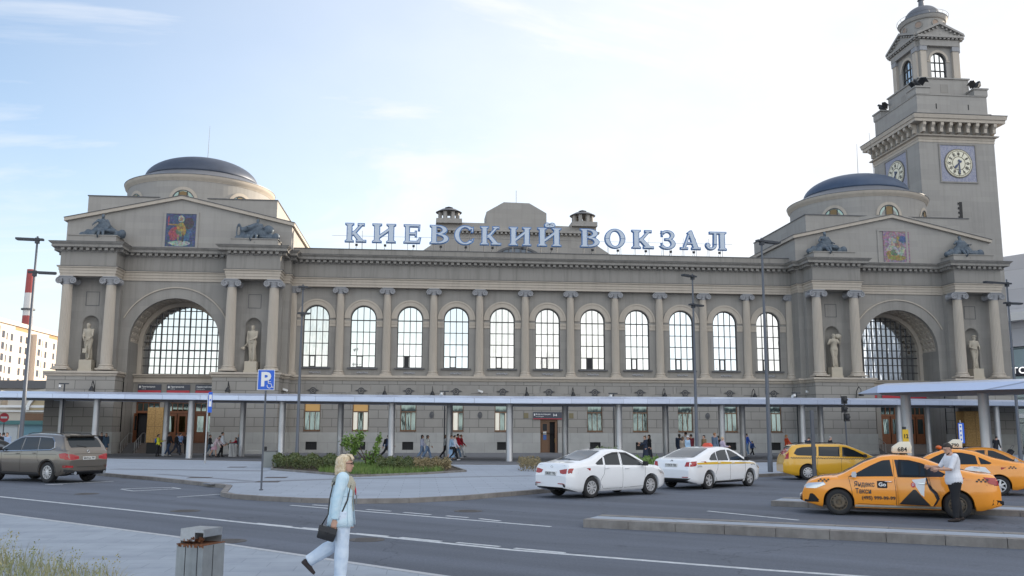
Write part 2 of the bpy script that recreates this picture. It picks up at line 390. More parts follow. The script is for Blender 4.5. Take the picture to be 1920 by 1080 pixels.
for i, wx in enumerate(WX):
    a, b = edges[i], edges[i+1]
    if i == 5:
        holewall(gs, a, b, 1.76, 6.25, wx-.78, wx+.78, 1.76, 2.92, yG, yG+.35)
        holewall(gb, a, b, 0, 1.76, wx-.78, wx+.78, .02, 1.76, yG-.07, yG+.35)
    else:
        holewall(gs, a, b, 1.76, 6.25, wx-.70, wx+.70, 1.90, 4.35, yG, yG+.3)
        holewall(gb, a, b, 0, 1.76, wx-.48, wx+.48, .26, .95, yG-.07, yG+.25)
gs.build('rusticated_wall', RUST, st); gb.build('granite_plinth', GRAN, st); gl.build('plinth_ledge', TRIM, st)
wood = [0, 6, 7, 8, 9, 10]
for i, wx in enumerate(WX):
    if i == 5: continue
    m = MB(); y = yG+.16
    m.box(wx-.70, wx+.70, y, y+.06, 1.90, 1.98); m.box(wx-.70, wx+.70, y, y+.06, 4.27, 4.35)
    for x in (wx-.66, wx+.66): m.box(x-.04, x+.04, y-.003, y+.063, 1.91, 4.34)
    for x in (wx-.23, wx+.23): m.box(x-.035, x+.035, y-.003, y+.06, 1.97, 3.52)
    m.box(wx-.63, wx+.63, y-.005, y+.065, 3.50, 3.60); m.box(wx-.72, wx+.72, yG-.05, y-.006, 1.84, 1.905)
    f = m.build('window_frame', WOODD, st)
    def pane(x0, x1, z0, z1, mt, nm='pane'):
        q = MB(); q.add([(x0, y+.03, z0), (x1, y+.03, z0), (x1, y+.03, z1), (x0, y+.03, z1)], [(0, 1, 2, 3)]); q.build(nm, mt, st)
    tm = {0: GORA, 1: GORA, 2: GLOW, 3: GLOW, 7: DARK}.get(i, GLOW)
    q = MB()
    def P(mb, x0, x1, z0, z1, mi): mb.add([(x0, y+.03, z0), (x1, y+.03, z0), (x1, y+.03, z1), (x0, y+.03, z1)], [(0, 1, 2, 3)], mi)
    P(q, wx-.62, wx+.62, 3.6, 4.27, 1 if i in (0, 1) else 0)
    P(q, wx-.62, wx-.265, 1.98, 3.5, 2 if i in (1, 4) else 0); P(q, wx-.195, wx+.195, 1.98, 3.5, 2 if i == 3 else 0); P(q, wx+.265, wx+.62, 1.98, 3.5, 2 if i in (1, 4) else 0)
    q.build('low_window', [GLOW, GORA, GBRI], st)
    q = MB(); q.box(wx-.47, wx+.47, yG+.1, yG+.14, .27, .94)
    for k in range(7): q.box(wx-.45+k*.15-.008, wx-.45+k*.15+.008, yG+.02, yG+.04, .27, .94)
    q.build('basement_grille', DARK, st)
EMB = mat('emblem_grey', (.085, .085, .09), .7)
# keystone panels with winged wheel emblems
for i, wx in enumerate(WX):
    m = MB(); m.prism([(wx-1.35, 4.52), (wx+1.35, 4.52), (wx+1.35, 5.18), (wx+.78, 5.32), (wx+.78, 5.86), (wx-.78, 5.86), (wx-.78, 5.32), (wx-1.35, 5.18)], yG-.07, yG+.1)
    m.build('keystone_panel', STUC, st)
    m = MB(); y = yG-.07
    c = [(wx+.25*cos(t*pi/8), y-.03, 5.36+.25*sin(t*pi/8)) for t in range(17)]; m.tube(c, .045, 6)
    c = [(wx+.10*cos(t*pi/4), y-.03, 5.36+.10*sin(t*pi/4)) for t in range(9)]; m.tube(c, .05, 6)
    for s in (-1, 1):
        for k in range(3): m.prism([(wx+s*.24, 5.30+k*.06), (wx+s*(.56-.07*abs(k-1)), 5.36+k*.035-.03), (wx+s*.24, 5.36+k*.06)], y-.06, y+.01)
        m.prism([(wx+s*.12, 5.02), (wx+s*.3, 5.10), (wx+s*.14, 5.14)], y-.05, y+.01)
    m.build('winged_wheel_emblem', EMB, st)
# side door under the notice board
dx = WX[5]
m = MB(); y = yG+.12
m.box(dx-.78, dx-.68, y, y+.1, .02, 2.9); m.box(dx+.68, dx+.78, y, y+.1, .02, 2.9); m.box(dx-.68, dx+.68, y, y+.1, 2.72, 2.9); m.box(dx-.03, dx+.07, y+.02, y+.08, .02, 2.72)
dr = m.build('door_frame', WOODD, st)
m = MB(); m.box(dx-.66, dx-.05, y+.03, y+.07, .04, 2.7); m.box(dx-.55, dx-.16, y+.012, y+.03, .04+1.9, 2.55, 1); m.box(dx-.50, dx-.22, y+.0, y+.03, 1.62, 1.86, 2); m.box(dx-.50, dx-.22, y+.0, y+.03, 1.15, 1.58, 3)
m.build('door', [WOODD, DARK, WHITE, mat('notice_blue', (.05, .12, .35), .5)], st)
m = MB(); m.box(dx+.52, dx+.67, y-.35, y+.02, .04, 2.7); m.box(dx+.50, dx+.52, y-.30, y-.1, .9, 1.3, 1); m.build('open_door', [WOODD, mat('brass', (.5, .35, .1), .3, 1.)], st)
m = MB(); m.box(dx-.05, dx+.7, y+.4, y+.42, 0, 2.8); m.build('doorway_darkness', DARK, st)
# ---- upper wall of the centre
up_ = MB(); yU = 82.55
for i, wx in enumerate(WX):
    a, b = edges[i], edges[i+1]
    if i == 0: a -= .4
    if i == 10: b += .4
    archwall(up_, a, b, 6.6, 14.6, wx, 1.13, 7.43, 11.82, yU, yU+.32)
up_.build('upper_wall', STUC, st)
opened = {2: 1, 6: 1}
for i, wx in enumerate(WX):
    m = MB(); archring(m, wx, 11.82, 1.18, 1.66, yU-.07, yU+.05); archring(m, wx, 11.82, 1.56, 1.70, yU-.12, yU-.0701)
    for s in (-1, 1):
        x0, x1 = sorted((wx+s*1.14, wx+s*1.70)); m.box(x0, x1, yU-.09, yU+.05, 11.34, 11.48); m.box(x0, x1, yU-.06, yU+.05, 11.08, 11.335); m.box(x0, x1, yU-.12, yU+.05, 11.48, 11.60)
    m.build('archivolt', TRIM, st)
    m = MB(); m.box(wx-1.35, wx+1.35, yU-.18, yU+.02, 7.30, 7.43); m.build('window_sill', LEAD, st)
    g = MB(); A = archpts(wx, 1.13, 11.82, 16); z = yU+.22
    g.add([(wx-1.13, z, 7.43)] + [(p[0], z, p[1]) for p in A] + [(wx+1.13, z, 7.43)], [tuple(range(19))])
    win = g.build('arched_window', (GCUR if i in (4, 5, 6) else GW3 if i in (0, 10) else GW2 if i in (3, 8, 9) else GWIN), st)
    m = MB(); P_ = [(wx-1.13, 7.43)] + A + [(wx+1.13, 7.43)]
    archring(m, wx, 11.82, 1.05, 1.129, z-.07, z-.004, 16)
    m.box(wx-1.129, wx-1.05, z-.07, z-.004, 7.44, 11.82); m.box(wx+1.05, wx+1.129, z-.07, z-.004, 7.44, 11.82); m.box(wx-1.05, wx+1.05, z-.07, z-.004, 7.44, 7.50)
    bars_arch(m, wx, 1.06, 7.48, 11.82, z-.006, [(wx-.55, .028), (wx, .032), (wx+.55, .028)], [(8.50, .035), (9.58, .035), (10.62, .03), (11.66, .045)])
    m.box(wx-.52, wx-.03, z-.075, z-.062, 7.5, 7.56); m.box(wx-.52, wx-.03, z-.075, z-.062, 8.41, 8.47); m.box(wx-.5, wx-.45, z-.074, z-.063, 7.56, 8.41); m.box(wx-.1, wx-.05, z-.074, z-.063, 7.56, 8.41)
    m.build('glazing_bars', FRAME, win)
    if i in opened:
        m = MB(); m.box(wx-.46, wx-.08, z-.05, z-.01, 7.5, 8.45); m.build('open_vent', DARK, win)
# relief panels under the windows
for wx in WX:
    m = MB(); 
    for k in range(7): m.ball((wx-.42+k*.14, yU-.02, 6.98+.03*sin(k*2.1)), (.11, .07, .09), 6, 0, 4)
    m.build('relief_festoon', CAPM, st)
# ---- columns
def col_mesh(r0, r1, z0, z1, fl=20):
    m = MB(); rings = []; n = fl*4
    for k in range(9):
        t = k/8; r = r0+(r1-r0)*(t**1.4); z = z0+(z1-z0)*t
        rings.append([((r-(.0 if j % 4 == 0 else (.028 if j % 4 in (1, 3) else .042))*(1 if 0 < k < 8 else 0))*cos(2*pi*j/n), (r-(.0 if j % 4 == 0 else (.028 if j % 4 in (1, 3) else .042))*(1 if 0 < k < 8 else 0))*sin(2*pi*j/n), z) for j in range(n)])
    m.loft(rings); 
    m.lathe([(r0*1.34, z0-.34), (r0*1.36, z0-.27), (r0*1.3, z0-.2), (r0*1.13, z0-.17), (r0*1.12, z0-.14), (r0*1.22, z0-.1), (r0*1.2, z0-.04), (r0*1.05, z0-.001)], n=32)
    q = r0*1.42; m.box(-q, q, -q, q, z0-.46, z0-.341)
    return m
def cap_mesh(r, z0, z1):
    m = MB(); h = z1-z0; m.lathe([(r*1.02, z0-.02), (r*1.08, z0+.02), (r*1.04, z0+.05), (r*1.04, z0+.25*h), (r*1.25, z0+.45*h), (r*1.3, z0+.6*h)], n=24)
    q = r*1.50; m.box(-q, q, -q, q, z1-.13*h, z1-.002); q = r*1.3; m.box(-q*1.05, q*1.05, -q, q, z0+.62*h, z1-.131*h)
    for s in (-1, 1):
        for e in (-1, 1):
            c0 = (s*r*1.42, z0+.40*h); rad = .42*h
            pts = [(c0[0]+s*0+(rad*(1-k/26))*cos(pi/2 + s*-1*k/26*3.6*pi), e*r*1.28, c0[1]+(rad*(1-k/26))*sin(pi/2+s*-1*k/26*3.6*pi)) for k in range(22)]
            m.tube(pts, [.05*h/.6]*22, 5)
            m.prism([(c0[0]+rad*.92*cos(t*pi/8), c0[1]+rad*.92*sin(t*pi/8)) for t in range(16)], e*r*1.14, e*r*1.25)
        m.tube([(s*r*1.42, -r*1.2, z0+.40*h), (s*r*1.42, 0, z0+.42*h), (s*r*1.42, r*1.2, z0+.40*h)], [.38*h, .26*h, .38*h], 10)
    return m
cme = col_mesh(.36, .31, 7.16, 13.98).build('column', [COLM], None, 45, data=True)
kme = cap_mesh(.31, 13.98, 14.56).build('capital', [CAPM], None, 45, data=True)
wme = col_mesh(.46, .385, 7.26, 13.9, 22).build('column', [COLM], None, 45, data=True)
wke = cap_mesh(.385, 13.9, 14.56).build('capital', [CAPM], None, 45, data=True)
def place_col(x, y, me, ke, z=0.):
    o = obj('column', me, st); o.location = (x-XC, y-82.0, z); k = obj('capital', ke, o)
for i in range(-1, 11): place_col(XC+(i-4.5)*4.146, 82.40, cme, kme)
for c in (CL, CR):
    for d in (-8.45, -4.94, 4.94, 8.45): place_col(XC+c+d, 79.0, wme, wke)
m = MB()
m.box(xL-.3, xR+.3, 81.7, 82.56, 6.60, 6.695); m.build('column_stylobate', TRIM, st)
# ---- wings
for wi, c in enumerate((XC+CL, XC+CR)):
    sgn = -1 if wi == 0 else 1
    aw = MB(); archwall(aw, c-4.52, c+4.52, 5.9, 14.6, c, 3.75, 5.9, 9.35, 80.6, 81.0, 36)
    for s in (-1, 1):
        # bay back wall with a statue niche
        x0, x1 = (c+4.5, c+9.0) if s > 0 else (c-9.0, c-4.5); nx = c+s*6.7
        archwall(aw, x0, x1, 6.6, 14.6, nx, .66, 6.71, 10.75, 80.0, 80.001, 16)
        A = archpts(0, .66, 10.75, 16)
        for k in range(12):     # niche hollow
            a0 = pi*k/12; a1 = pi*(k+1)/12
            p0 = (nx-.66*cos(a0), 80+.55*sin(a0)); p1 = (nx-.66*cos(a1), 80+.55*sin(a1))
            aw.add([(*p0, 6.71), (*p1, 6.71), (*p1, 10.75), (*p0, 10.75)], [(0, 1, 2, 3)])
            for j in range(6):
                e0 = pi/2*j/6; e1 = pi/2*(j+1)/6
                q = [(nx-.66*cos(a)*cos(e), 80+.55*sin(a)*cos(e), 10.75+.66*sin(e)) for a, e in ((a0, e0), (a1, e0), (a1, e1), (a0, e1))]
                aw.add(q, [(0, 1, 2, 3)])
        aw.box(nx-.66, nx+.66, 80.0, 80.6, 6.695, 6.71)
        # side cheeks of the bay
        xo = c+s*9.0
        aw.add([(xo, 80.0, 6.6), (xo, 80.6, 6.6), (xo, 80.6, 14.6), (xo, 80.0, 14.6)], [(0, 1, 2, 3)])
        xi = c+s*4.5
        aw.add([(xi, 80.0, 6.6), (xi, 80.6, 6.6), (xi, 80.6, 14.6), (xi, 80.0, 14.6)], [(0, 1, 2, 3)])
        xw = c+s*9.5; a_, b_ = sorted((xo, xw)); aw.add([(a_, 80.6, 6.6), (b_, 80.6, 6.6), (b_, 80.6, 14.6), (a_, 80.6, 14.6)], [(0, 1, 2, 3)])
        aw.add([(xw, 80.6, 6.6), (xw, 98, 6.6), (xw, 98, 14.6), (xw, 80.6, 14.6)], [(0, 1, 2, 3)])
        # soffit over the columns and square panel frame
        aw.box(x0+.02, x1-.02, 78.9, 80.2, 14.55, 14.6)
        m = MB(); archring(m, nx, 10.75, .70, .86, 79.95, 80.02, 16); m.build('niche_moulding', STUC, st)
        m = MB()
        for (a, b, e, d) in ((-.55, .55, 12.26, 12.30), (-.55, .55, 13.42, 13.46)): m.box(nx+a, nx+b, 79.97, 80.01, e, d)
        for a in (-.55, .51): m.box(nx+a, nx+a+.04, 79.972, 80.012, 12.301, 13.419)
        m.build('panel_frame', LEAD, st)
    aw.build('wing_wall', STUC, st)
    m = MB(); archring(m, c, 9.35, 4.62, 4.72, 80.50, 80.62, 40, 0, radians(155), radians(25)); m.build('hood_moulding', TRIM, st)
    # deep portal: jambs and coffered vault
    v = MB(); r = 3.75; n = 18; yA, yB = 81.0, 83.6
    for s in (-1, 1): v.add([(c+s*r, yA, 0), (c+s*r, yB, 0), (c+s*r, yB, 9.35), (c+s*r, yA, 9.35)], [(0, 1, 2, 3)], 0)
    for s in (-1, 1): v.add([(c+s*3.76, 80.2, 0), (c+s*3.76, 81.0, 0), (c+s*3.76, 81.0, 6.3), (c+s*3.76, 80.2, 6.3)], [(0, 1, 2, 3)], 0)
    n = 22; mm = 4
    for i in range(n):
        for j in range(mm):
            a0 = pi*i/n; a1 = pi*(i+1)/n; y0 = yA+(yB-yA)*j/mm; y1 = yA+(yB-yA)*(j+1)/mm
            P3 = lambda a, y, q=r: (c-q*cos(a), y, 9.35+q*sin(a))
            am = (a0+a1)/2; ym = (y0+y1)/2; da = (a1-a0)*.36; dy = (y1-y0)*.36
            o8 = [P3(am+da*cos(t*pi/3), ym+dy*sin(t*pi/3)) for t in range(6)]; i8 = [P3(am+da*.7*cos(t*pi/3), ym+dy*.7*sin(t*pi/3), r+.16) for t in range(6)]
            cor = [P3(a0, y0), P3(a1, y0), P3(a1, y1), P3(a0, y1)]
            vs = cor + o8 + i8
            fs = [(1, 2, 9, 4, 5), (2, 3, 7, 6, 5)[:0] or (2, 3, 6, 5), (3, 0, 8, 7, 6), (0, 1, 4, 9, 8)]
            # corners: 0(a0,y0) 1(a1,y0) 2(a1,y1) 3(a0,y1); hex 4..9 at 0,60,..300 deg (0 deg -> a1 side)
            fs = [(1, 2, 5, 4), (2, 3, 6, 5), (3, 0, 8, 7, 6)[:0] or (3, 7, 6), (3, 0, 7), (0, 8, 7), (0, 1, 9, 8), (1, 4, 9)]
            fs += [(4+t, 4+(t+1) % 6, 10+(t+1) % 6, 10+t) for t in range(6)] + [(10, 11, 12, 13, 14, 15)]
            v.add(vs, fs, 1)
    v.build('portal_vault', [STUC, TRIM], st)
    m = MB(); archring(m, c, 9.35, 3.40, 3.78, 83.35, 83.9, 36)
    for s in (-1, 1): m.box(*sorted((c+s*3.40, c+s*3.78)), 83.35, 83.9, 6.3, 9.2); m.box(*sorted((c+s*3.34, c+s*3.82)), 83.28, 83.92, 9.2, 9.36)
    m.build('inner_arch', TRIM, st)
    # glazing
    g = MB(); A = archpts(c, 3.42, 9.35, 30); z = 83.85
    g.add([(c-3.42, z, 6.7)] + [(p[0], z, p[1]) for p in A] + [(c+3.42, z, 6.7)], [tuple(range(33))])
    win = g.build('portal_window', GARC, st)
    m = MB(); xs = [(c-3.40+.4857*k, .055 if k in (3, 6, 8, 11) else .03) for k in range(1, 14)]
    bars_arch(m, c, 3.42, 6.72, 9.35, z-.01, xs, [(6.75, .06)] + [(6.78+.70*k, .06 if k == 3 else .032) for k in range(1, 9)], d=.08)
    m.build('glazing_bars', FRAME, win)
    m = MB(); m.box(c-3.74, c+3.74, 82.4, 83.84, 6.45, 6.60); m.box(c-3.74, c+3.74, 82.25, 83.84, 6.601, 6.68); m.box(c-3.74, c+3.74, 82.6, 83.84, 5.98, 6.449); m.build('portal_ledge', TRIM, st)
    m = MB(); m.box(c-3.74, c+3.74, 82.7, 84.0, 4.35, 5.98); m.build('portal_fascia', FRIE, st)
    # doors, platform, steps
    for k in range(3):
        dx_ = c-2.45+k*2.45; m = MB(); y = 83.0
        m.box(dx_-1.0, dx_-.9, y, y+.14, .8, 4.35); m.box(dx_+.9, dx_+1.0, y, y+.14, .8, 4.35); m.box(dx_-.9, dx_+.9, y, y+.14, 3.35, 3.55); m.box(dx_-.9, dx_+.9, y, y+.14, 4.2, 4.35)
        for q in (-.45, 0, .45): m.box(dx_+q-.03, dx_+q+.03, y, y+.12, 3.55, 4.2)
        m.box(dx_-.9, dx_+.9, y+.1, y+.12, 3.551, 4.199, 1)
        m.build('door_surround', [WOOD, GLOW], st)
        isopen = (wi == 0 and k == 0)
        for s in (-1, 1):
            d = MB(); xa, xb = sorted((dx_+s*.04, dx_+s*.88))
            if isopen and s < 0:
                hx = dx_-.9; d.box(hx-.03, hx+.03, y-.85, y, .82, 3.33); d.box(hx-.035, hx+.035, y-.7, y-.15, 1.9, 3.1, 1)
            elif isopen:
                d.box(xa, xb, y+.5, y+.54, .8, 3.34, 2); d.box(dx_-.88, dx_+.03, y+.5, y+.541, .8, 3.34, 2)  # no leaf here: dark sheets stand in for the shaded hall behind
            else:
                d.box(xa, xb, y+.04, y+.1, .82, 3.34); d.box(xa+.16, xb-.16, y+.025, y+.045, 1.75, 3.1, 1); d.box(xa+.14, xb-.14, y+.03, y+.045, 1.0, 1.6)
            d.build('door_leaf', [WOOD, GLOW, DARK], st)
    for s in (-1.225, 1.225):
        m = MB(); m.box(c+s-.22, c+s+.22, 82.8, 83.3, .8, 4.35); m.build('door_pier', STUC, st)
    for s in (-1, 1):
        m = MB(); m.box(*sorted((c+s*3.45, c+s*3.75)), 82.8, 83.4, .8, 4.35); m.build('door_pier', STUC, st)
    m = MB(); m.box(c-3.74, c+3.74, 81.4, 84.0, 0, .8)
    for k in range(5): m.box(c-3.74, c+3.74, 81.4-.32*(k+1), 81.4-.32*k, 0, .8-.135*(k+1))
    m.build('entrance_steps', mat('step_granite', (.20, .17, .155), .8, var=.2, vscale=3), st)
    # attic gable
    g = MB(); P_ = [(c-9.5, 17.36), (c+9.5, 17.36), (c+9.5, 19.72), (c, 21.86), (c-9.5, 19.72)]; g.prism(P_, 80.72, 98.); g.build('attic_gable', STUP, st)
    g = MB()
    for s in (-1, 1):
        q = [(c, 21.84), (c+s*9.72, 19.65), (c+s*9.72, 19.93), (c, 22.13)]; g.prism(q, 80.45, 98.2)
    g.build('gable_coping', TRIM, st)
    g = MB()
    for s in (-1, 1):
        q = [(c, 22.131), (c+s*9.76, 19.931), (c+s*9.76, 19.98), (c, 22.19)]; g.prism(q, 80.40, 98.25)
    g.build('roof_sheet', LEAD, st)
    for s in (-1, 1):   # plinths of the bronzes
        g = MB(); a, b = sorted((c+s*4.75, c+s*8.6)); g.box(a, b, 78.75, 80.72, 17.38, 18.05); g.box(a-.08, b+.08, 78.68, 80.72, 18.051, 18.12); g.build('figure_plinth', STUP, st)
    g = MB(); g.box(c-1.48, c+1.48, 80.62, 80.74, 17.45, 17.62); g.box(c-1.48, c+1.48, 80.62, 80.74, 20.55, 20.72); g.box(c-1.48, c-1.28, 80.625, 80.741, 17.621, 20.549); g.box(c+1.28, c+1.48, 80.625, 80.741, 17.621, 20.549); g.build('mosaic_frame', STUP, st)
    # block, drum and dome
    ux, uy = ((-21.85, 90.3) if wi == 0 else (45.15, 90.3))
    g = MB(); g.box(ux-8.35, ux+8.35, 84., 98., 19.9, 22.75); g.build('attic_block', STUP, st)
    g = MB(); g.box(ux-8.42, ux+8.42, 83.93, 98.1, 22.751, 22.83); g.build('block_flashing', LEAD, st)
    dz = -.85 if wi == 0 else -.42
    g = MB(); g.lathe([(6.98, 21.5), (6.98, 23.1+dz), (6.72, 23.22+dz)], ux, uy, 64, caps=False); g.build('drum_skirt', STUP, st, 40)
    # drum wall with lunettes
    g = MB(); RD = 6.7; nA = 96
    lun = [k*pi/4-pi/2 for k in range(8)]
    def inl(a, z):
        for l in lun:
            d = (a-l+pi) % (2*pi)-pi
            if (d*RD)**2+(z-23.25)**2 < .98**2: return True
        return False
    for k in range(nA):
        a0 = 2*pi*k/nA; a1 = 2*pi*(k+1)/nA
        g.add([(ux+RD*cos(a), uy+RD*sin(a), z) for a, z in ((a0, 22.2), (a1, 22.2), (a1, 25.2+dz), (a0, 25.2+dz))], [(0, 1, 2, 3)])
    g.lathe([(r_, z_+dz) for r_, z_ in ((RD, 25.2), (RD+.03, 25.2), (RD+.05, 25.28), (RD+.22, 25.42), (RD+.28, 25.62), (RD+.30, 25.74))], ux, uy, 96, 1, caps=False)
    g.build('drum', [STUP, TRIM], st, 40)
    g = MB(); g.lathe([(r_, z_+dz) for r_, z_ in ((RD+.33, 25.741), (RD+.33, 25.79), (RD+.2, 25.82), (5.3, 26.62))], ux, uy, 96, caps=False); g.build('dome_skirt', SKIRT, st, 40)
    g = MB(); g.lathe([(5.3*cos(t), 26.62+dz+2.33*sin(t)) for t in [pi/2*k/16*.985 for k in range(17)]], ux, uy, 96); g.build('dome', DOMEK if wi == 0 else DOMEM, st, True)
    for l in lun[:1]+lun[1:2]+lun[7:]:
        w_ = MB(); rr = RD+.02
        def PP(u, z, q): a = l+u/RD; return (ux+q*cos(a), uy+q*sin(a), z+dz)
        A = archpts(0, .95, 23.28, 14)
        w_.add([PP(p[0], p[1], rr) for p in A], [tuple(range(15))], 0)
        w_.add([PP(x, z, rr+.01) for x, z in ((-.35, 23.3), (.35, 23.3), (.35, 24.1), (0, 24.18), (-.35, 24.1))], [(0, 1, 2, 3, 4)], 1)
        for p0, p1 in zip(A, A[1:]):
            w_.add([PP(p0[0], p0[1], rr+.03), PP(p1[0], p1[1], rr+.03), PP(p1[0]*1.08, 23.28+(p1[1]-23.28)*1.08, rr+.03), PP(p0[0]*1.08, 23.28+(p0[1]-23.28)*1.08, rr+.03)], [(0, 1, 2, 3)], 2)
            w_.add([PP(p0[0]*1.08, 23.28+(p0[1]-23.28)*1.08, rr+.04), PP(p1[0]*1.08, 23.28+(p1[1]-23.28)*1.08, rr+.04), PP(p1[0]*1.38, 23.28+(p1[1]-23.28)*1.38, rr+.04), PP(p0[0]*1.38, 23.28+(p0[1]-23.28)*1.38, rr+.04)], [(0, 1, 2, 3)], 3)
        for x in (-.36, .36): w_.add([PP(x+a, z, rr+.035) for a, z in ((-.04, 23.28), (.04, 23.28), (.04, 24.15), (-.04, 24.15))], [(0, 1, 2, 3)], 2)
        w_.build('lunette_window', [GLOW, mat('ochre_lit_pane', (.20, .13, .05), .6), FRAME, TRIM], st)  # ochre pane colour stands in for the lit interior, no blind there
    g = MB(); g.tube([(ux+.4, uy, 28.5+dz), (ux+.45, uy, 32.6+dz)], [.03, .012], 5); g.build('lightning_rod', LEAD, st)
# ---- parapet and roof of the centre
g = MB(); g.box(XC+CL+9.5, XC+CR-9.5, 82.25, 83.0, 17.36, 18.02); g.build('parapet', FRIE, st)
g = MB(); g.box(XC+CL+9.5, XC+CR-9.5, 82.2, 83.05, 18.021, 18.08); g.build('parapet_coping', LEAD, st)
g = MB(); g.box(XC+CL+9.4, XC+CR-9.4, 83.05, 98, 17.3, 17.9); g.box(-7.0, 29.5, 84.4, 84.9, 17.901, 18.3); g.build('flat_roof', LEAD, st)
g = MB(); g.box(XC+CL-9.4, XC+CR+9.4, 84.05, 98, 0, 17.29); g.build('building_core', DARK, st)
# ---- great hall gable far behind, with vent turrets
yH = 108.; hx = 11.1
def hz(z): return 2.06+(z-2.06)*1.0
g = MB()
# coordinates measured at y=108
P_ = [(hx-12.2, 17), (hx-12.2, 23.2), (hx-9.9, 24.6), (hx-9.9, 26.9), (hx-4.0, 26.9), (hx+4.0, 26.9), (hx+9.9, 26.9), (hx+9.9, 24.6), (hx+12.4, 23.2), (hx+12.4, 17)]
arc = archpts(hx, 7.4, 17.1, 20)
g.prism([(hx-12.2, 17), (hx-12.2, 22.4), (hx-9.7, 24.2), (hx-9.7, 26.6), (hx-3.7, 26.6), (hx-3.7, 28.0), (hx-1.6, 29.25), (hx+1.5, 29.2), (hx+3.6, 28.0), (hx+3.6, 26.5), (hx+9.7, 26.4), (hx+9.7, 24.2), (hx+12.6, 22.3), (hx+12.6, 17)], yH, yH+4)
g.build('great_hall_gable', STUP, st)
g = MB(); g.box(hx-10.0, hx-3.4, yH-.5, yH+.1, 25.5, 25.75); g.box(hx-3.39, hx+3.39, yH-.5, yH+.1, 25.5, 25.75); g.box(hx+3.4, hx+10.0, yH-.5, yH+.1, 25.5, 25.75)
for k in range(38): g.box(hx-9.8+k*.52, hx-9.55+k*.52, yH-.4, yH+.05, 25.25, 25.499)
g.build('gable_cornice', STUP, st)
g = MB(); archring(g, hx, 19.4, 4.2, 4.45, yH-.2, yH+.05, 24); g.build('hall_arch_moulding', LEAD, st)
g = MB(); A = archpts(hx, 4.2, 19.4, 24); g.add([(p[0], yH-.05, p[1]) for p in A], [tuple(range(25))]); hw = g.build('hall_window', mat('hall_glass', (.12, .15, .19), .3), st)
g = MB(); bars_arch(g, hx, 4.2, 19.4, 19.4, yH-.07, [(hx-3.8+.7*k, .05) for k in range(12)], [(20.6, .05), (22., .05)]); g.build('glazing_bars', LEAD, hw)
for s in (-1, 1):
    tx = hx+s*8.2; g = MB(); g.box(tx-1.55, tx+1.55, yH-.6, yH+2.6, 26.4, 26.95)
    n = 8
    for k in range(8):
        a = pi/8+k*pi/4; g.M = Matrix.Translation((tx+1.15*cos(a), yH+1+1.15*sin(a), 0)) @ Matrix.Rotation(a, 4, 'Z'); g.box(-.16, .16, -.2, .2, 26.951, 27.95); g.M = None
    g.lathe([(1.3, 26.952), (1.3, 27.1), (1.15, 27.1)], tx, yH+1, 8); g.build('vent_turret', STUP, st)
    g = MB(); g.lathe([(1.55, 27.95), (1.6, 28.0), (.95, 28.35), (.35, 28.42), (.3, 28.55), (.5, 28.6), (.1, 28.75)], tx, yH+1, 20); g.build('turret_cap', LEAD, st, 40)
g = MB(); g.tube([(hx, yH+1, 29.2), (hx, yH+1, 31.)], .03, 5); g.build('lightning_rod', LEAD, st)

# ============================================================ CLOCK TOWER
TX, TY = 58.1, 96.4
tw = root('clock_tower', (TX, 92., 0), 'tall square stone clock tower with a lantern top beside the right wing', 'tower')
HW = 4.42
tw.scale = (.985, 1.14, 1); tw.location.x -= .2
def tbox(m, h, z0, z1, mi=0, hy=None):
    hy = hy if hy is not None else h; m.box(TX-h, TX+h, TY-hy, TY+hy, z0, z1, mi)
m = MB(); tbox(m, HW, 6.6, 33.25); m.build('shaft', STUP, tw)
m = MB(); tbox(m, HW+.2, 1.76, 6.3); m.build('rusticated_base', RUST, tw)
m = MB(); tbox(m, HW+.28, 0, 1.759); m.build('granite_plinth', GRAN, tw)
m = MB(); tbox(m, HW+.4, 6.301, 6.6); m.build('base_ledge', TRIM, tw)
def square(h): return [(TX+h, TY+h), (TX-h, TY+h), (TX-h, TY-h), (TX+h, TY-h), (TX+h, TY+h)]
def msweep(m, h, prof, mi=0):   # square mitred moulding around the tower
    rings = []
    for sx, sy in ((1, 1), (-1, 1), (-1, -1), (1, -1)):
        rings.append([(TX+sx*(h+o), TY+sy*(h+o), z) for o, z in prof])
    rings.append(rings[0]); m.loft(rings, False, False, False, mi)
m = MB(); msweep(m, HW, [(-.5, 33.25), (.04, 33.25), (.04, 33.55), (.09, 33.56), (.09, 33.85), (.35, 33.9), (.40, 34.02), (-.5, 34.04)]); m.build('architrave', TRIM, tw)
m = MB(); msweep(m, HW, [(-.5, 34.03), (.05, 34.03), (.05, 35.3), (-.5, 35.3)]); m.build('frieze', FRIE, tw)
for sx, sy in ((0, -1), (-1, 0)):
    for k in range(9):
        u = -HW+.3+k*(2*HW-.6)/8; m = MB()
        if sy: x0, x1, y0, y1, ye = TX+u-.17, TX+u+.17, TY-HW-.8, TY-HW-.04, TY-HW-.6; m.prism([(y0, 35.28), (y0, 34.95), (ye, 34.72), (ye, 34.25), (y1, 34.2), (y1, 35.28)], x0, x1, 'x')
        else: y0, y1, x0, x1 = TY+u-.17, TY+u+.17, TX-HW-.8, TX-HW-.04; m.prism([(x0, 35.28), (x0, 34.95), (x0+.4, 34.72), (x0+.4, 34.25), (x1, 34.2), (x1, 35.28)], y0, y1, 'y')
        m.build('console', TRIM, tw)
m = MB(); msweep(m, HW, [(-.5, 35.3), (.85, 35.3), (.85, 35.62), (.95, 35.66), (1.02, 35.98), (1.02, 36.08), (-.5, 36.2)]); m.build('cornice', TRIM, tw)
m = MB(); msweep(m, HW, [(.6, 36.101), (1.07, 36.09), (1.07, 36.14), (.0, 36.25)]); m.build('cornice_flashing', LEAD, tw)
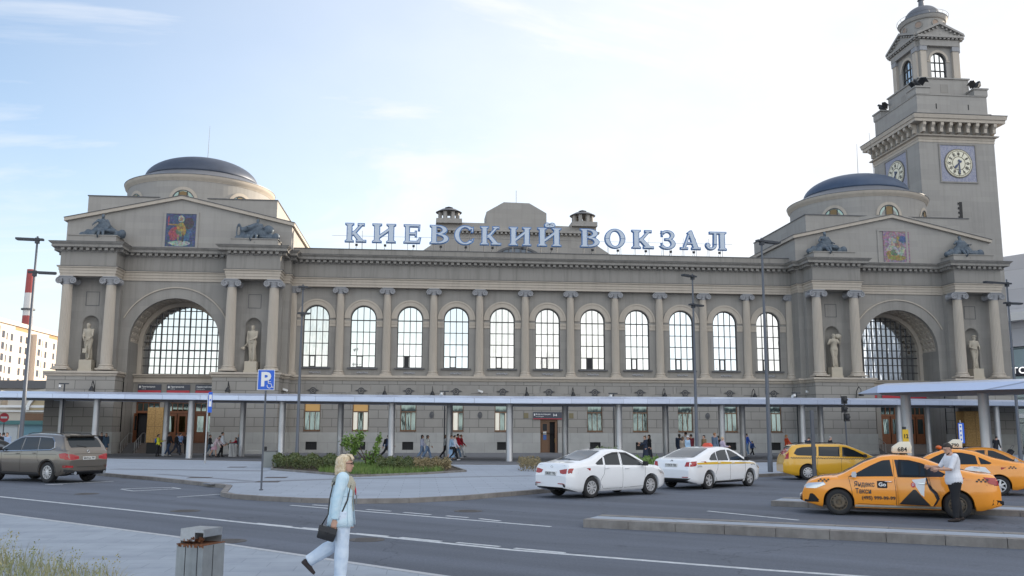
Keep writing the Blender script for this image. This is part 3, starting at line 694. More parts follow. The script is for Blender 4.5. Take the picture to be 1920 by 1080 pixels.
m = MB(); tbox(m, 4.4, 36.1, 36.7); tbox(m, 4.15, 36.701, 38.75); tbox(m, 4.22, 38.751, 38.85)
for sx, sy in ((-1, -1), (1, -1), (-1, 1), (1, 1)):
    cx_, cy_ = TX+sx*3.45, TY+sy*3.45; m.box(cx_-.8, cx_+.8, cy_-.8, cy_+.8, 38.851, 39.55); m.box(cx_-.9, cx_+.9, cy_-.9, cy_+.9, 39.551, 39.72)
m.build('attic_pedestal', STUP, tw)
m = MB()
for x in (TX-1.9, TX+1.9): m.box(x-.06, x+.06, TY-4.17, TY-4.1, 37.2, 37.8)
m.build('slit_windows', DARK, tw)
m = MB(); tbox(m, 3.0, 38.851, 41.2); tbox(m, 3.12, 41.201, 41.36); m.build('second_stage', STUP, tw)
m = MB(); m.box(TX-.45, TX+.45, TY-3.02, TY-2.9, 39.6, 40.6); m.box(TX-3.02, TX-2.9, TY-.4, TY+.4, 39.6, 40.4); m.build('hatch', FRIE, tw)
# lantern
LH = 2.35; m = MB()
def facewall(m, rot):
    m.M = Matrix.Translation((TX, TY, 0)) @ Matrix.Rotation(rot, 4, 'Z')
    archwall(m, -1.6, 1.6, 41.36, 45.3, 0, .92, 41.42, 43.75, -LH, -LH+.35, 14)
    archring(m, 0, 43.75, .95, 1.22, -LH-.05, -LH, 14, 1)
    for s in (-1, 1): m.box(*sorted((s*.95, s*1.35)), -LH-.06, -LH, 43.55, 43.7, 1); m.box(s*1.95-.35, s*1.95+.35, -LH-.3, -LH+.5, 41.36, 44.75, 1); m.box(s*1.95-.42, s*1.95+.42, -LH-.38, -LH+.5, 44.751, 45.29, 2); m.box(s*1.95-.42, s*1.95+.42, -LH-.36, -LH+.4, 41.361, 41.6, 1)
    m.M = None
for r_ in (0, -pi/2, pi/2, pi): facewall(m, r_)
for sx in (-1, 1):
    for sy in (-1, 1): m.box(TX+sx*2.1-.3, TX+sx*2.1+.3, TY+sy*2.1-.3, TY+sy*2.1+.3, 41.36, 45.3)
m.build('lantern_wall', [STUP, COLM, CAPM], tw)
for r_ in (0, -pi/2, pi/2, pi):
    g = MB(); g.M = Matrix.Translation((TX, TY, 0)) @ Matrix.Rotation(r_, 4, 'Z'); A = archpts(0, .92, 43.75, 12); y = -LH+.25
    g.add([(-.92, y, 41.42)] + [(p[0], y, p[1]) for p in A] + [(.92, y, 41.42)], [tuple(range(15))])
    ww = g.build('lantern_window', GWIN, tw)
    g = MB(); g.M = Matrix.Translation((TX, TY, 0)) @ Matrix.Rotation(r_, 4, 'Z'); archring(g, 0, 43.75, .84, .92, y-.08, y-.01, 12)
    g.box(-.92, -.84, y-.08, y-.01, 41.42, 43.75); g.box(.84, .92, y-.08, y-.01, 41.42, 43.75)
    bars_arch(g, 0, .88, 41.42, 43.75, y-.012, [(-.3, .045), (.3, .045)], [(42.55, .05), (43.55, .05)], d=.06); g.build('glazing_bars', FRAME, ww)
m = MB(); msweep(m, LH, [(-.4, 45.3), (.12, 45.3), (.12, 45.95), (.3, 46.), (.3, 46.2), (-.4, 46.2)])
for r_ in (0, -pi/2, pi/2, pi):
    m.M = Matrix.Translation((TX, TY, 0)) @ Matrix.Rotation(r_, 4, 'Z')
    m.box(-2.35, 2.35, -LH-.42, -LH+.2, 45.301, 46.0); m.box(-2.75, 2.75, -LH-.72, -LH+.2, 46.21, 46.45)
    m.prism([(-2.75, 46.451), (2.75, 46.451), (0, 47.75)], -LH-.45, -.1)
    for s in (-1, 1): m.prism([(s*2.85, 46.46), (s*2.85, 46.7), (0, 48.05), (0, 47.78)], -LH-.75, -.1)
    for k in range(11): m.box(-2.6+k*.5, -2.36+k*.5, -LH-.62, -LH-.42, 46.05, 46.209)
    for k in range(5):
        for s in (-1, 1): m.box(s*(.35+k*.48)-.1, s*(.35+k*.48)+.1, -LH-.66, -LH-.45, 47.35-k*.225, 47.53-k*.225)
    m.M = None
m.build('lantern_pediments', STUP, tw)
m = MB(); m.lathe([(2.3, 47.0), (2.3, 48.95), (2.45, 49.0), (2.62, 49.3), (2.62, 49.4)], TX, TY, 40); m.build('rotunda', STUP, tw, 35)
for k in range(8):
    a = -pi/2+k*pi/4; m = MB(); c_ = Vector((TX+2.31*cos(a), TY+2.31*sin(a), 48.35)); t_ = Vector((-sin(a), cos(a), 0)); n_ = Vector((cos(a), sin(a), 0))
    m.add([tuple(c_+t_*.36*cos(q*pi/8)+Vector((0, 0, .36*sin(q*pi/8)))) for q in range(16)], [tuple(range(16))], 0)
    m.tube([c_+n_*.02+t_*.40*cos(q*pi/8)+Vector((0, 0, .40*sin(q*pi/8))) for q in range(17)], .05, 5, 1); m.build('round_window', [mat('oculus', (.30, .22, .17), .6), STUP], tw)
m = MB(); m.lathe([(2.68, 49.401), (2.62, 49.5), (2.1, 49.75)] + [(1.95*cos(t), 49.8+1.6*sin(t)) for t in [pi/2*k/10*.9 for k in range(11)]] + [(.32, 51.6), (.28, 52.2), (.4, 52.3), (.1, 52.9)], TX, TY, 40); m.build('cupola', SKIRT, tw, 40)
m = MB()
for k in range(20):
    a = 2*pi*k/20; m.tube([(TX+2.6*cos(a), TY+2.6*sin(a), 49.4), (TX+2.75*cos(a), TY+2.75*sin(a), 49.75)], .02, 4)
m.tube([(TX+2.75*cos(2*pi*k/40), TY+2.75*sin(2*pi*k/40), 49.75) for k in range(41)], .02, 4); m.build('snow_guard', LEAD, tw)
m = MB(); m.box(TX-.25+.0, TX+.1, 91.96, 92.1, 24.6, 26.6, 0)
for k in range(4): m.box(TX-.4, TX-.25, 91.9, 92.05, 24.8+k*.5, 25.0+k*.5, 0)
m.build('stair_window', DARK, tw)
# clocks
def clock(rot, yoff):
    M = Matrix.Translation((TX, TY, 30.9)) @ Matrix.Rotation(rot, 4, 'Z')
    m = MB(); m.M = M; y = -HW-.03
    m.box(-2.02, 2.02, y, y+.2, -2.05, 2.05, 0); fc = m.build('clock', [mat('clock_mosaic', (.20, .21, .30), .6, c2=(.33, .33, .38), vscale=7)], tw)
    m = MB(); m.M = M
    for (a, b, c_, d) in ((-2.2, 2.2, 2.051, 2.2), (-2.2, 2.2, -2.2, -2.051)): m.box(a, b, y-.06, y+.2, c_, d)
    for a in (-2.2, 2.05): m.box(a, a+.15, y-.055, y+.195, -2.05, 2.05)
    m.build('clock_frame', FRIE, fc)
    m = MB(); m.M = M @ Matrix.Rotation(pi/2, 4, 'X'); m.lathe([(1.66, -y), (1.66, -y+.04), (1.6, -y+.05)], 0, 0, 48)
    m.build('dial_rim', LEAD, fc)
    m = MB(); m.M = M
    n = 60
    for i in range(12):     # petals between the ring bars
        a0 = radians(i*30+2.2); a1 = radians(i*30+27.8); ps = [(1.36*sin(a0+(a1-a0)*k/5), 1.36*cos(a0+(a1-a0)*k/5)) for k in range(6)] + [(.78*sin(a1-(a1-a0)*k/5), .78*cos(a1-(a1-a0)*k/5)) for k in range(6)]
        m.add([(p[0], y-.085, p[1]) for p in ps], [tuple(range(12))], 0)
    m.add([(.70*cos(q*pi/16), y-.085, .70*sin(q*pi/16)) for q in range(32)], [tuple(range(32))], 0)
    for i in range(60):
        a0 = radians(i*6+1); a1 = radians(i*6+5); m.add([(r_*sin(a), y-.085, r_*cos(a)) for r_, a in ((1.42, a0), (1.54, a0), (1.54, a1), (1.42, a1))], [(0, 1, 2, 3)], 0)
    m.build('dial', mat('dial_cream', (.72, .68, .54), .5), fc)
    m = MB(); m.M = M; ad = [(1.6*cos(q*pi/24), y-.055, 1.6*sin(q*pi/24)) for q in range(48)]; m.add(ad, [tuple(range(48))]); m.build('dial_back', mat('dial_bronze', (.20, .17, .11), .5), fc)
    num = ['XII', 'I', 'II', 'III', 'IIII', 'V', 'VI', 'VII', 'VIII', 'IX', 'X', 'XI']
    for i, s_ in enumerate(num):
        m = MB(); m.M = M; vs, fs = textmesh(s_, .44, .012, 'CENTER'); a = -radians(i*30); xs = [v[0] for v in vs]; wd = max(xs)-min(xs); k = min(1, .36/wd) if wd else 1
        o = []
        for v in vs:
            x_, z_ = v[0]*k, v[1]-.155+1.06; o.append((x_*cos(a)-z_*sin(a), y-.095, x_*sin(a)+z_*cos(a)))
        m.add(o, fs); m.build('numeral', DARK, fc)
    for nm, ang, L, wd in (('hour_hand', 225, .85, .09), ('minute_hand', 180, 1.3, .06)):
        m = MB(); m.M = M; a = radians(ang); d = Vector((sin(a), 0, cos(a))); e = Vector((cos(a), 0, -sin(a))); yy = y-.13 if nm[0] == 'h' else y-.17
        p = [-d*.35-e*wd, -d*.35+e*wd, -e*-wd*.7+d*.1, e*wd*1.6+d*L*.72, d*L, -e*wd*1.6+d*L*.72, -e*wd*.7+d*.1]
        m.prism([(q.x, q.z) for q in p], yy-.02, yy); m.ball((-.30*d.x, yy, -.30*d.z), (.13, .03, .13), 10); m.build(nm, mat('hand_blue', (.03, .05, .12), .4), fc)
clock(0, 0); clock(-pi/2, 0)
g = MB(); g.tube([(51.5, 97, 28), (51.0, 97, 36)], [.04, .015], 5); g.build('lightning_rod', LEAD, tw)
# ============================================================ GROUND
def ray(px, py):
    u = px-960; v = py-540; u, v = u*cos(ROLL)+v*sin(ROLL), -u*sin(ROLL)+v*cos(ROLL)
    d = FPX*cos(PITCH)+v*sin(PITCH); z = FPX*sin(PITCH)-v*cos(PITCH)
    return u*cos(YAW)+d*sin(YAW), -u*sin(YAW)+d*cos(YAW), z
def G(px, py, z=0.):
    r = ray(px, py); t = (z-HC)/r[2]; return (r[0]*t, r[1]*t)
ASPH = mat('asphalt', (.104, .119, .150), .85, var=.13, vscale=.35, bump=.35, bscale=60)
def wear(m, dirx=.755, diry=-.655):
    nt = m.node_tree; b = nt.nodes['Principled BSDF']; src = b.inputs['Base Color'].links[0].from_socket; tc = nt.nodes.new('ShaderNodeTexCoord')
    mp = nd(nt, 'ShaderNodeMapping'); mp.inputs['Rotation'].default_value = (0, 0, -atan2(diry, dirx)); nt.links.new(tc.outputs['Object'], mp.inputs[0])
    m2 = nd(nt, 'ShaderNodeMapping'); m2.inputs['Scale'].default_value = (.05, .8, 1); nt.links.new(mp.outputs[0], m2.inputs[0])
    n1 = nd(nt, 'ShaderNodeTexNoise', Scale=1., Detail=5, Roughness=.6); nt.links.new(m2.outputs[0], n1.inputs['Vector'])       # tyre tracks along the road
    c = mixc(nt, 1., src, ramp(nt, n1.outputs[0], [(.35, .80), (.65, 1.14)]), 'MULTIPLY')
    n2 = nd(nt, 'ShaderNodeTexNoise', Scale=22., Detail=3, Roughness=.7); nt.links.new(tc.outputs['Object'], n2.inputs['Vector']); c = mixc(nt, 1., c, ramp(nt, n2.outputs[0], [(.3, .80), (.7, 1.18)]), 'MULTIPLY')
    n3 = nd(nt, 'ShaderNodeTexNoise', Scale=.9, Detail=4, Roughness=.5); nt.links.new(tc.outputs['Object'], n3.inputs['Vector']); c = mixc(nt, 1., c, ramp(nt, n3.outputs[0], [(.66, 1), (.74, .78)]), 'MULTIPLY')   # oil stains
    v = nd(nt, 'ShaderNodeTexVoronoi', Scale=.16); v.feature = 'DISTANCE_TO_EDGE'; nz = nd(nt, 'ShaderNodeTexNoise', Scale=1.5, Detail=5); nt.links.new(tc.outputs['Object'], nz.inputs['Vector'])
    ad = nt.nodes.new('ShaderNodeVectorMath'); ad.operation = 'ADD'; nt.links.new(tc.outputs['Object'], ad.inputs[0]); nt.links.new(nz.outputs['Color'], ad.inputs[1]); nt.links.new(ad.outputs[0], v.inputs['Vector'])
    c = mixc(nt, 1., c, ramp(nt, v.outputs['Distance'], [(.0, .62), (.004, 1)]), 'MULTIPLY')
    nt.links.new(c, b.inputs['Base Color'])
wear(ASPH)
ASPD = mat('asphalt_dark', (.085, .078, .076), .85, var=.12, vscale=.5, bump=.3, bscale=50)
PAVE = mat('granite_paving', (.325, .365, .425), .75, var=.16, vscale=.45, brick=(1.2, .6, .012, .66, .5, 'flat'), bump=.12)
PAVN = mat('pavement_slabs', (.34, .38, .43), .7, c2=(.27, .305, .355), vscale=1.1, brick=(.9, .45, .007, .70, .5, 'flat'), bump=.12)
FORE = mat('forecourt_slabs', (.17, .175, .19), .75, var=.10, vscale=.4, brick=(1.2, .6, .01, .8, .5, 'flat'))
KERB = mat('kerb_granite', (.25, .235, .22), .75, c2=(.17, .155, .145), vscale=2.2, streak=.3, bump=.3, bscale=40)
LINE = mat('road_paint', (.62, .64, .66), .6, c2=(.40, .42, .44), vscale=6)
m = MB(); m.box(-1500, 1500, -900, 2500, -.5, 0); m.build('road', ASPH, None, kind='structure')
def cell(poly, z0, z1, name, mt, kind='structure'):
    m = MB(); m.prism(poly, z0, z1, 'z'); return m.build(name, mt, None, kind=kind)
NEAR = [(-70, 108), (-30, 60.5), (-12.9, 41.3), (-12.4, 40.6), (-10.6, 38.6), (-6.75, 33.4), (-6.6, 32.9), (-6.1, 29.6), (-5.6, 28.6), (-4.6, 27.7), (-3.3, 26.9), (-1.8, 26.45), (-.3, 26.6), (1.3, 27.6), (3.63, 30.0), (9.44, 36.2), (14.78, 40.15), (17.39, 41.7), (26, 46.2), (60, 60)]
FAR = [(60, 78), (45, 72), (29.5, 61.5), (25, 57.8), (20.9, 55.2), (14, 52.8), (8, 51.7), (3.2, 51.6), (-3, 53.6), (-9.9, 57.4), (-19.7, 62.4), (-40, 78), (-66, 112)]
def inset(path, d):
    P = [Vector(p) for p in path]; o = []
    for i in range(len(P)):
        a = (P[i]-P[i-1]).normalized() if i else (P[1]-P[0]).normalized(); b = (P[i+1]-P[i]).normalized() if i < len(P)-1 else a
        n = (Vector((-a.y, a.x))+Vector((-b.y, b.x))).normalized(); o.append(tuple(P[i]+n*d))
    return o
NI = inset(NEAR, .22); FI = inset(FAR, .2)
cell(NI + FI, 0, .125, 'plaza_paving', PAVE)
def kerb(path, w, h, name='kerb', mt=None, L=1.0):
    """kerb stones laid along a path (front on the right-hand side)"""
    m = MB(); Q = inset(path, w)
    for (a, b, c, d) in zip(path, path[1:], Q, Q[1:]):
        a, b, c, d = map(Vector, (a, b, c, d)); n = max(1, int((b-a).length/L)); 
        if n > 90: continue
        for i in range(n):
            s, t = i/n, (i+1)/n; g = .006/max(.1, (b-a).length)
            p = [a.lerp(b, s+g), a.lerp(b, t-g), c.lerp(d, t-g), c.lerp(d, s+g)]; hh = h+R.uniform(-.004, .004)
            m.prism([tuple(q) for q in p], -.02, hh, 'z')
    return m.build(name, mt or KERB, None, kind='structure')
kerb(NEAR[1:-1], .2, .13); kerb(FAR[1:-1], .2, .13)
FC = [(x-0, y+4.2) for x, y in FAR[::-1]]
cell([(-66, 116.2)] + FC[1:-1] + [(60, 82.2), (60, 84), (-66, 120)], .0, .006, 'forecourt', FORE)
cell(FAR[::-1] + [(60, 82.2)] + FC[1:-1][::-1] + [(-66, 116.2)], .0, .005, 'service_road', ASPD)
# near pavement
NP = [(-48, 60.8), (-9.98, 23.6), (-4.62, 18.5), (-.06, 13.75), (6, 7.6), (14, -.6), (30, -17), (30, -60), (-80, -60), (-80, 60.8)]
cell(NP, 0, .035, 'near_pavement', PAVN)
m = MB(); Q = NP[:6]; q2 = inset(Q, -.12)
for a, b, c, d in zip(Q, Q[1:], q2, q2[1:]): m.prism([a, b, d, c], -.02, .045, 'z')
m.build('edging_strip', mat('edging', (.42, .43, .45), .7, var=.1), None, kind='structure')
# right-hand islands
def island(A, B, w, h, name, endcap=True):
    A, B = Vector(A), Vector(B); d = (B-A).normalized(); n = Vector((-d.y, d.x)); m = MB(); k = int((B-A).length/1.0)
    for i in range(k):
        for (u0, u1, hh) in ((0, .3, h), (w-.3, w, h)):
            p = [A+d*(i+.005)+n*u0, A+d*(i+.995)+n*u0, A+d*(i+.995)+n*u1, A+d*(i+.005)+n*u1]; m.prism([tuple(q) for q in p], -.02, hh+R.uniform(-.003, .003), 'z')
    m.build('kerb', KERB, None, kind='structure')
    p = [A+d*.0+n*.3, A+d*k+n*.3, A+d*k+n*(w-.3), A+d*.0+n*(w-.3)]; cell([tuple(q) for q in p], 0, h-.01, name, PAVE)
island(G(1096, 988), Vector(G(1096, 988))+(Vector(G(1920, 1024))-Vector(G(1096, 988)))*4, 1.25, .17, 'traffic_island')
island(G(1448, 946), Vector(G(1448, 946))+(Vector(G(1920, 963))-Vector(G(1448, 946)))*4, 1.6, .14, 'taxi_island')
# road paint
def stripe(a, b, w=.12, name='road_marking', z=.004):
    a, b = Vector(a), Vector(b); d = (b-a).normalized(); n = Vector((-d.y, d.x))*w/2
    return [tuple(p) for p in (a-n, b-n, b+n, a+n)]
m = MB()
def ln(p, q, w=.12): m.prism(stripe(G(*p), G(*q), w), -.01, .004, 'z')
LP = [(-260, 912), (0, 937), (235, 960), (470, 984), (720, 1008), (960, 1031), (1260, 1053), (1440, 1066), (1670, 1080), (1900, 1094)]
for p_, q_ in zip(LP, LP[1:]): m.prism(stripe(G(*p_), G(*q_), .13), -.01, .0045, 'z')
for p, q in (((548, 950), (1035, 987)), ((484, 984), (549, 990)), ((570, 992), (640, 997)), ((670, 1002), (730, 1007)), ((754, 1009), (830, 1016)), ((860, 1018), (940, 1025)), ((968, 1028), (1062, 1036)), ((590, 949), (650, 953)), ((690, 957), (735, 960)), ((760, 962), (810, 966)), ((840, 968), (880, 971)), ((902, 973), (940, 977)), ((1330, 956), (1500, 972))): ln(p, q, .10)
for p, q in (((88, 914), (215, 907)), ((230, 921), (325, 918)), ((335, 936), (430, 929)), ((230, 922), (252, 925)), ((325, 918), (340, 920)), ((252, 925), (340, 920)), ((88, 914), (120, 914))): ln(p, q, .08)
m.build('road_marking', LINE, None, kind='structure')
# darker bands in the paving
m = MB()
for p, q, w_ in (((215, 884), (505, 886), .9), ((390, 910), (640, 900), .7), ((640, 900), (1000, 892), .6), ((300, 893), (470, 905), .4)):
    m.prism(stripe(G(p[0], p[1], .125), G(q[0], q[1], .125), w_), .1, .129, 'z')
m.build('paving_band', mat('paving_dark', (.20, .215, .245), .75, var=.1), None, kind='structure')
def manhole(px, py, r, z, square=False, label='', grp='manhole covers'):
    x, y = G(px, py, z); m = MB()
    if square: m.box(x-r, x+r, y-r, y+r, z-.02, z+.006)
    else:
        m.lathe([(r, z-.02), (r, z+.008), (r*.86, z+.008)], x, y, 24); m.lathe([(r*.84, z-.02), (r*.84, z+.005)], x, y, 24)
        for k in range(5): m.box(x-r*.6, x+r*.6, y-r*.6+k*r*.28, y-r*.6+k*r*.28+r*.1, z, z+.011)
    o = m.build('manhole_cover', mat('cast_iron', (.085, .078, .076), .8, var=.3, vscale=8), None, label=label, cat='manhole cover', group=grp); centre(o)
for a in (((377, 899), 'rusty square cover in the pale paving left of the parking sign'), ((447, 879), 'small rusty square cover farthest back in the pale paving'), ((505, 906), 'rusty square cover in the paving close right of the parking sign pole'), ((520, 898), 'rusty square cover between the parking sign and the hedge')):
    manhole(*a[0], .42, .128, True, a[1])
for a in (((350, 962), .36, 'round iron cover in the road behind the dented waste bin'), ((165, 931), .36, 'round iron cover in the road below the grey-brown car'), ((430, 1018), .34, 'round slotted iron grate right beside the waste bin'), ((880, 959), .36, 'round iron cover in the road between the two white dashed lines'), ((690, 1014), .34, 'round iron cover in the road right of the walking woman')):
    manhole(a[0][0], a[0][1], a[1], .0, False, a[2])

# ============================================================ LONG CANOPY
cp = [(-46, 75, 4.45), (-34, 71.5, 4.3), (-24, 68.2, 4.15), (-16, 65.5, 4.02), (-10, 63.6, 3.93), (-2, 61.2, 3.82), (5.7, 59.2, 3.72), (13, 59.2, 3.74), (20, 60.6, 3.80), (26, 62.4, 3.86), (35, 65.2, 3.95), (45, 68.8, 4.04), (56, 73, 4.1), (66, 77, 4.15)]
def interp(P, n):
    o = []
    for i in range(len(P)-1):
        p0 = Vector(P[max(i-1, 0)]); p1 = Vector(P[i]); p2 = Vector(P[i+1]); p3 = Vector(P[min(i+2, len(P)-1)])
        for k in range(n):
            t = k/n; o.append(.5*((2*p1)+(p2-p0)*t+(2*p0-5*p1+4*p2-p3)*t*t+(3*p1-p0-3*p2+p3)*t**3))
    o.append(Vector(P[-1])); return o
CS = interp(cp, 4)
lc = root('long_canopy', (10, 66, 0), 'long slim silver canopy on round columns crossing in front of the station', 'canopy')
def canopy(S, parent, prof, mi=0):
    m = MB(); rings = []
    for i, p in enumerate(S):
        d = (S[min(i+1, len(S)-1)]-S[max(i-1, 0)]); n = Vector((-d.y, d.x)).normalized()     # points away from the road
        rings.append([(p.x+n.x*o, p.y+n.y*o, p.z+z) for o, z in prof])
    m.loft(rings, True, True, True); return m
DEP = 8.0
canopy(CS, lc, [(0, .30), (0, .0), (.04, -.03), (.3, -.03), (.3, .28)]).build('fascia', ALU, lc)
canopy(CS, lc, [(.05, .315), (.06, .30), (.32, .30), (1.5, .44), (1.5, .50), (.9, .47)]).build('roof_edge', ALU, lc)
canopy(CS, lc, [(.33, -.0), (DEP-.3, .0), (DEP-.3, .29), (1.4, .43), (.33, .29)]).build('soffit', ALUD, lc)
canopy(CS, lc, [(DEP-.29, -.03), (DEP, -.03), (DEP, .3), (DEP-.29, .3)]).build('rear_fascia', ALU, lc)
def ypath(x, P=CS):
    for a, b in zip(P, P[1:]):
        if a.x <= x <= b.x: return a.lerp(b, (x-a.x)/(b.x-a.x))
    return P[-1] if x > P[-1].x else P[0]
def col_at(px, back):     # find the x where a column of the given row stands
    r = ray(px, 800); s = r[0]/r[1]; lo = None
    for k in range(2000):
        x = -44+k*.05; p = ypath(x); y = p.y+(5.8 if back else 1.2)
        if abs(x/y-s) < .0006: return x, y, p.z
    x = s*68; p = ypath(x); return x, p.y, p.z
cmesh = {}
for px in (117, 182, 314, 359, 457, 531, 640, 736, 845, 958, 1062, 1162, 1250, 1356, 1394, 1506, 1541, 1688, 1742, 1873):
    bk = px in (117, 314, 457, 640, 845, 1062, 1250, 1394, 1541, 1742)
    x, y, z = col_at(px, bk); m = MB(); m.lathe([(.25, 0), (.225, .03), (.225, 1.9), (.23, 1.905), (.23, 1.93), (.225, 1.935), (.22, z-.02), (.27, z), (.27, z+.02)], x, y, 20); m.build('canopy_column', STEEL, lc, 40)
# nearer canopy at the right
nc = root('near_canopy', (22, 34, 0), 'shorter silver canopy with a pointed end reaching in at the right', 'canopy')
n0 = Vector((17.9, 34.9, 3.53)); n1 = Vector((26.5, 25.6, 3.55))
NS = [n0.lerp(n1, k/10) + Vector((0, 0, .0)) for k in range(11)] + [n0.lerp(n1, 1.6), n0.lerp(n1, 2.4)]
NS = [Vector((p.x, p.y - .9*sin(min(1, k/10)*pi)*.4, p.z)) for k, p in enumerate(NS)]
def ncan(prof): return canopy(NS, nc, prof)
m = MB(); d = (n1-n0).normalized(); nn = Vector((-d.y, d.x, 0)); tip = n0-d*1.15+nn*1.8
rings = []
for p in NS: rings.append([(p.x+nn.x*o, p.y+nn.y*o, p.z+z) for o, z in ((0, .0), (.10, .29), (.9, .40), (3.4, .40), (4.2, .29), (4.3, .0))])
tr = [(tip.x+nn.x*o*.10, tip.y+nn.y*o*.10, tip.z+.02+z*.05) for o, z in ((-8, .0), (-8, .5), (-6, .5), (6, .5), (8, .5), (8, .0))]
m.loft([tr]+rings, True, True, True); m.build('canopy_roof', ALU, nc)
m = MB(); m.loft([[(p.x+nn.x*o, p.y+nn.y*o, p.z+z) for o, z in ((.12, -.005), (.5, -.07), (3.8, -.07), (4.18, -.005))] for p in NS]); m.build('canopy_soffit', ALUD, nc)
for px in (1703, 1849):
    r = ray(px, 790); s_ = r[0]/r[1]; q_ = min((n0.lerp(n1, k/200)+nn*1.1 for k in range(240)), key=lambda v: abs(v.x/v.y-s_)); x, yy = q_.x, q_.y; m = MB(); m.lathe([(.21, 0), (.19, .03), (.19, 3.42), (.23, 3.5)], x, yy, 22); m.build('canopy_column', STEEL, nc, 40)

# ============================================================ LAMP POSTS
def lamp(x, y, h, heads, label, lean=0.):
    t = root('street_lamp', (x, y, 0), label, 'street lamp', 'double-headed street lamps on the square')
    m = MB(); m.lathe([(.12, 0), (.12, .9), (.105, .92), (.045, h)], x, y, 14); m.build('pole', POLE, t, 40)
    for (zz_, ang, L) in heads:
        a = radians(ang); m = MB(); m.M = Matrix.Translation((x, y, zz_)) @ Matrix.Rotation(a, 4, 'Z')
        m.box(-.28, L, -.12, .12, .0, .09); m.box(L-.8, L-.05, -.15, .15, -.02, .0); m.box(-.09, .09, -.09, .09, -.15, .12)
        m.build('lamp_head', POLED, t)
x, y = G(36, 892); lamp(x, y, 11.2, [(11.0, 188, .95), (9.4, 12, .95)], 'tall grey street lamp behind the grey-brown car at the left edge')
x, y = G(558, 869); lamp(x, y, 11.2, [(11.0, 200, .3), (9.3, 20, .5)], 'grey street lamp in front of the left-most arched window')
x, y = G(1310, 872); lamp(x, y, 11.2, [(11.0, 215, .9), (9.3, 30, .8)], 'grey street lamp behind the white taxi with the red roof sign')
x, y = G(1447, 887); lamp(x, y, 11.3, [(11.1, 20, 1.1)], 'tall grey street lamp between the white taxi and the yellow estate')
x, y = G(1917, 868); lamp(x, y, 11.2, [(10.9, 195, 1.8), (9.7, 10, 1.0)], 'dark street lamp at the right edge beyond the taxis')
def cctvpole(px, py_top, dep, label):
    r = ray(px, 800); y = dep; x = r[0]/r[1]*y; r2_ = ray(px, py_top); z = HC+r2_[2]/r2_[1]*y
    t = root('camera_pole', (x, y, 0), label, 'camera pole', 'thin dark camera poles under the canopy')
    m = MB(); m.lathe([(.07, 0), (.05, .1), (.05, z)], x, y, 10); m.box(x-.4, x+.3, y-.05, y+.05, z-.06, z+.02); m.build('pole', POLED, t)
    m = MB(); m.M = Matrix.Translation((x-.3, y-.05, z-.28)) @ Matrix.Rotation(-.35, 4, 'X') @ Matrix.Rotation(.3, 4, 'Z'); m.box(-.07, .07, -.22, .16, -.07, .07); m.box(-.085, .085, -.27, .1, .071, .09); m.build('camera', WHITE, t)
cctvpole(835, 734, 70.5, 'thin dark pole with a camera left of the six walking pedestrians')
cctvpole(1153, 736, 70, 'thin dark pole with a camera above the parked white saloon')
cctvpole(1498, 733, 71, 'thin dark pole with a camera left of the right wing corner')
cctvpole(117, 724, 72, 'thin dark pole with a camera before the left wing corner')
cctvpole(1794, 748, 71, 'thin dark pole right of the boarded door at the right portal')
# ============================================================ BUILDINGS ROUND THE SQUARE
WALLW = mat('pale_render', (.55, .47, .40), .85, var=.06, vscale=.3, streak=.12)
DWIN = mat('far_window', (.06, .065, .08), .15, metal=.3)
fb = root('apartment_block', (-116, 285, 0), 'tall pale sunlit block with rows of small dark windows left of the station', 'building')
m = MB(); m.box(-135, -115, 222, 345, 0, 30.6); m.build('wall', WALLW, fb)
m = MB(); m.box(-135.3, -114.4, 221.5, 345.5, 30.6, 31.7); m.build('roof_parapet', WALLW, fb)
for bay in range(5):
    y0 = 226+bay*24
    m = MB(); m.box(-115, -113.4, y0+9, y0+13, 2, 29.4); m.build('bay_tower', WALLW, fb)
    m = MB(); m.box(-115., -114.95, y0-2, y0+8, 29.5, 30.4); m.build('attic_band', mat('ochre_band', (.36, .22, .10), .8), fb)
for bay in range(4):
    for fl in range(4, 9):
        z0 = 1.5+fl*3.1; y0 = 226+bay*24
        for yy in (1.5, 5.2, 16, 19.4): m = MB(); m.box(-115.02, -114.93, y0+yy, y0+yy+1.3, z0, z0+1.9); m.build('window', DWIN, fb)
        m = MB(); m.box(-113.45, -113.37, y0+10.2, y0+11.9, z0, z0+1.9); m.build('window', DWIN, fb)
ch = root('striped_chimney', (-206, 500, 0), 'red and white striped factory chimney rising behind the pale block', 'chimney')
for i, (z0, z1, c) in enumerate(((0, 36, 0), (36, 60, 1), (60, 72, 0), (72, 84.5, 1))):
    f = lambda z: 3.4-1.35*z/84.5
    m = MB(); m.lathe([(f(z0), z0), (f(z1), z1)], -206, 500, 24, caps=True); m.build('shaft_band', mat('chimney_red', (.34, .075, .07), .8) if c else mat('chimney_white', (.62, .60, .58), .8), ch, 40)
bpy_fix = ch
m = MB(); m.lathe([(3.3, 63), (3.4, 63.1), (3.4, 63.8), (2.3, 63.9)], -206, 500, 24); m.build('gallery', LEAD, ch)
lb = root('low_white_building', (-43, 106, 0), 'low cream railway building with a gable and an arched doorway at the left', 'building')
m = MB(); m.box(-66, -36.4, 104, 118, 0, 4.4); m.prism([(-44.9, 4.4), (-44.9, 6.0), (-49.6, 5.6), (-57, 4.4)], 104.02, 117.9); m.prism([(-44.0, 4.4), (-36.4, 4.4), (-36.4, 6.0), (-38.5, 6.5), (-44.0, 5.6)], 103.7, 116)
m.build('wall', mat('cream_wall', (.55, .50, .43), .85, var=.06, vscale=.5), lb)
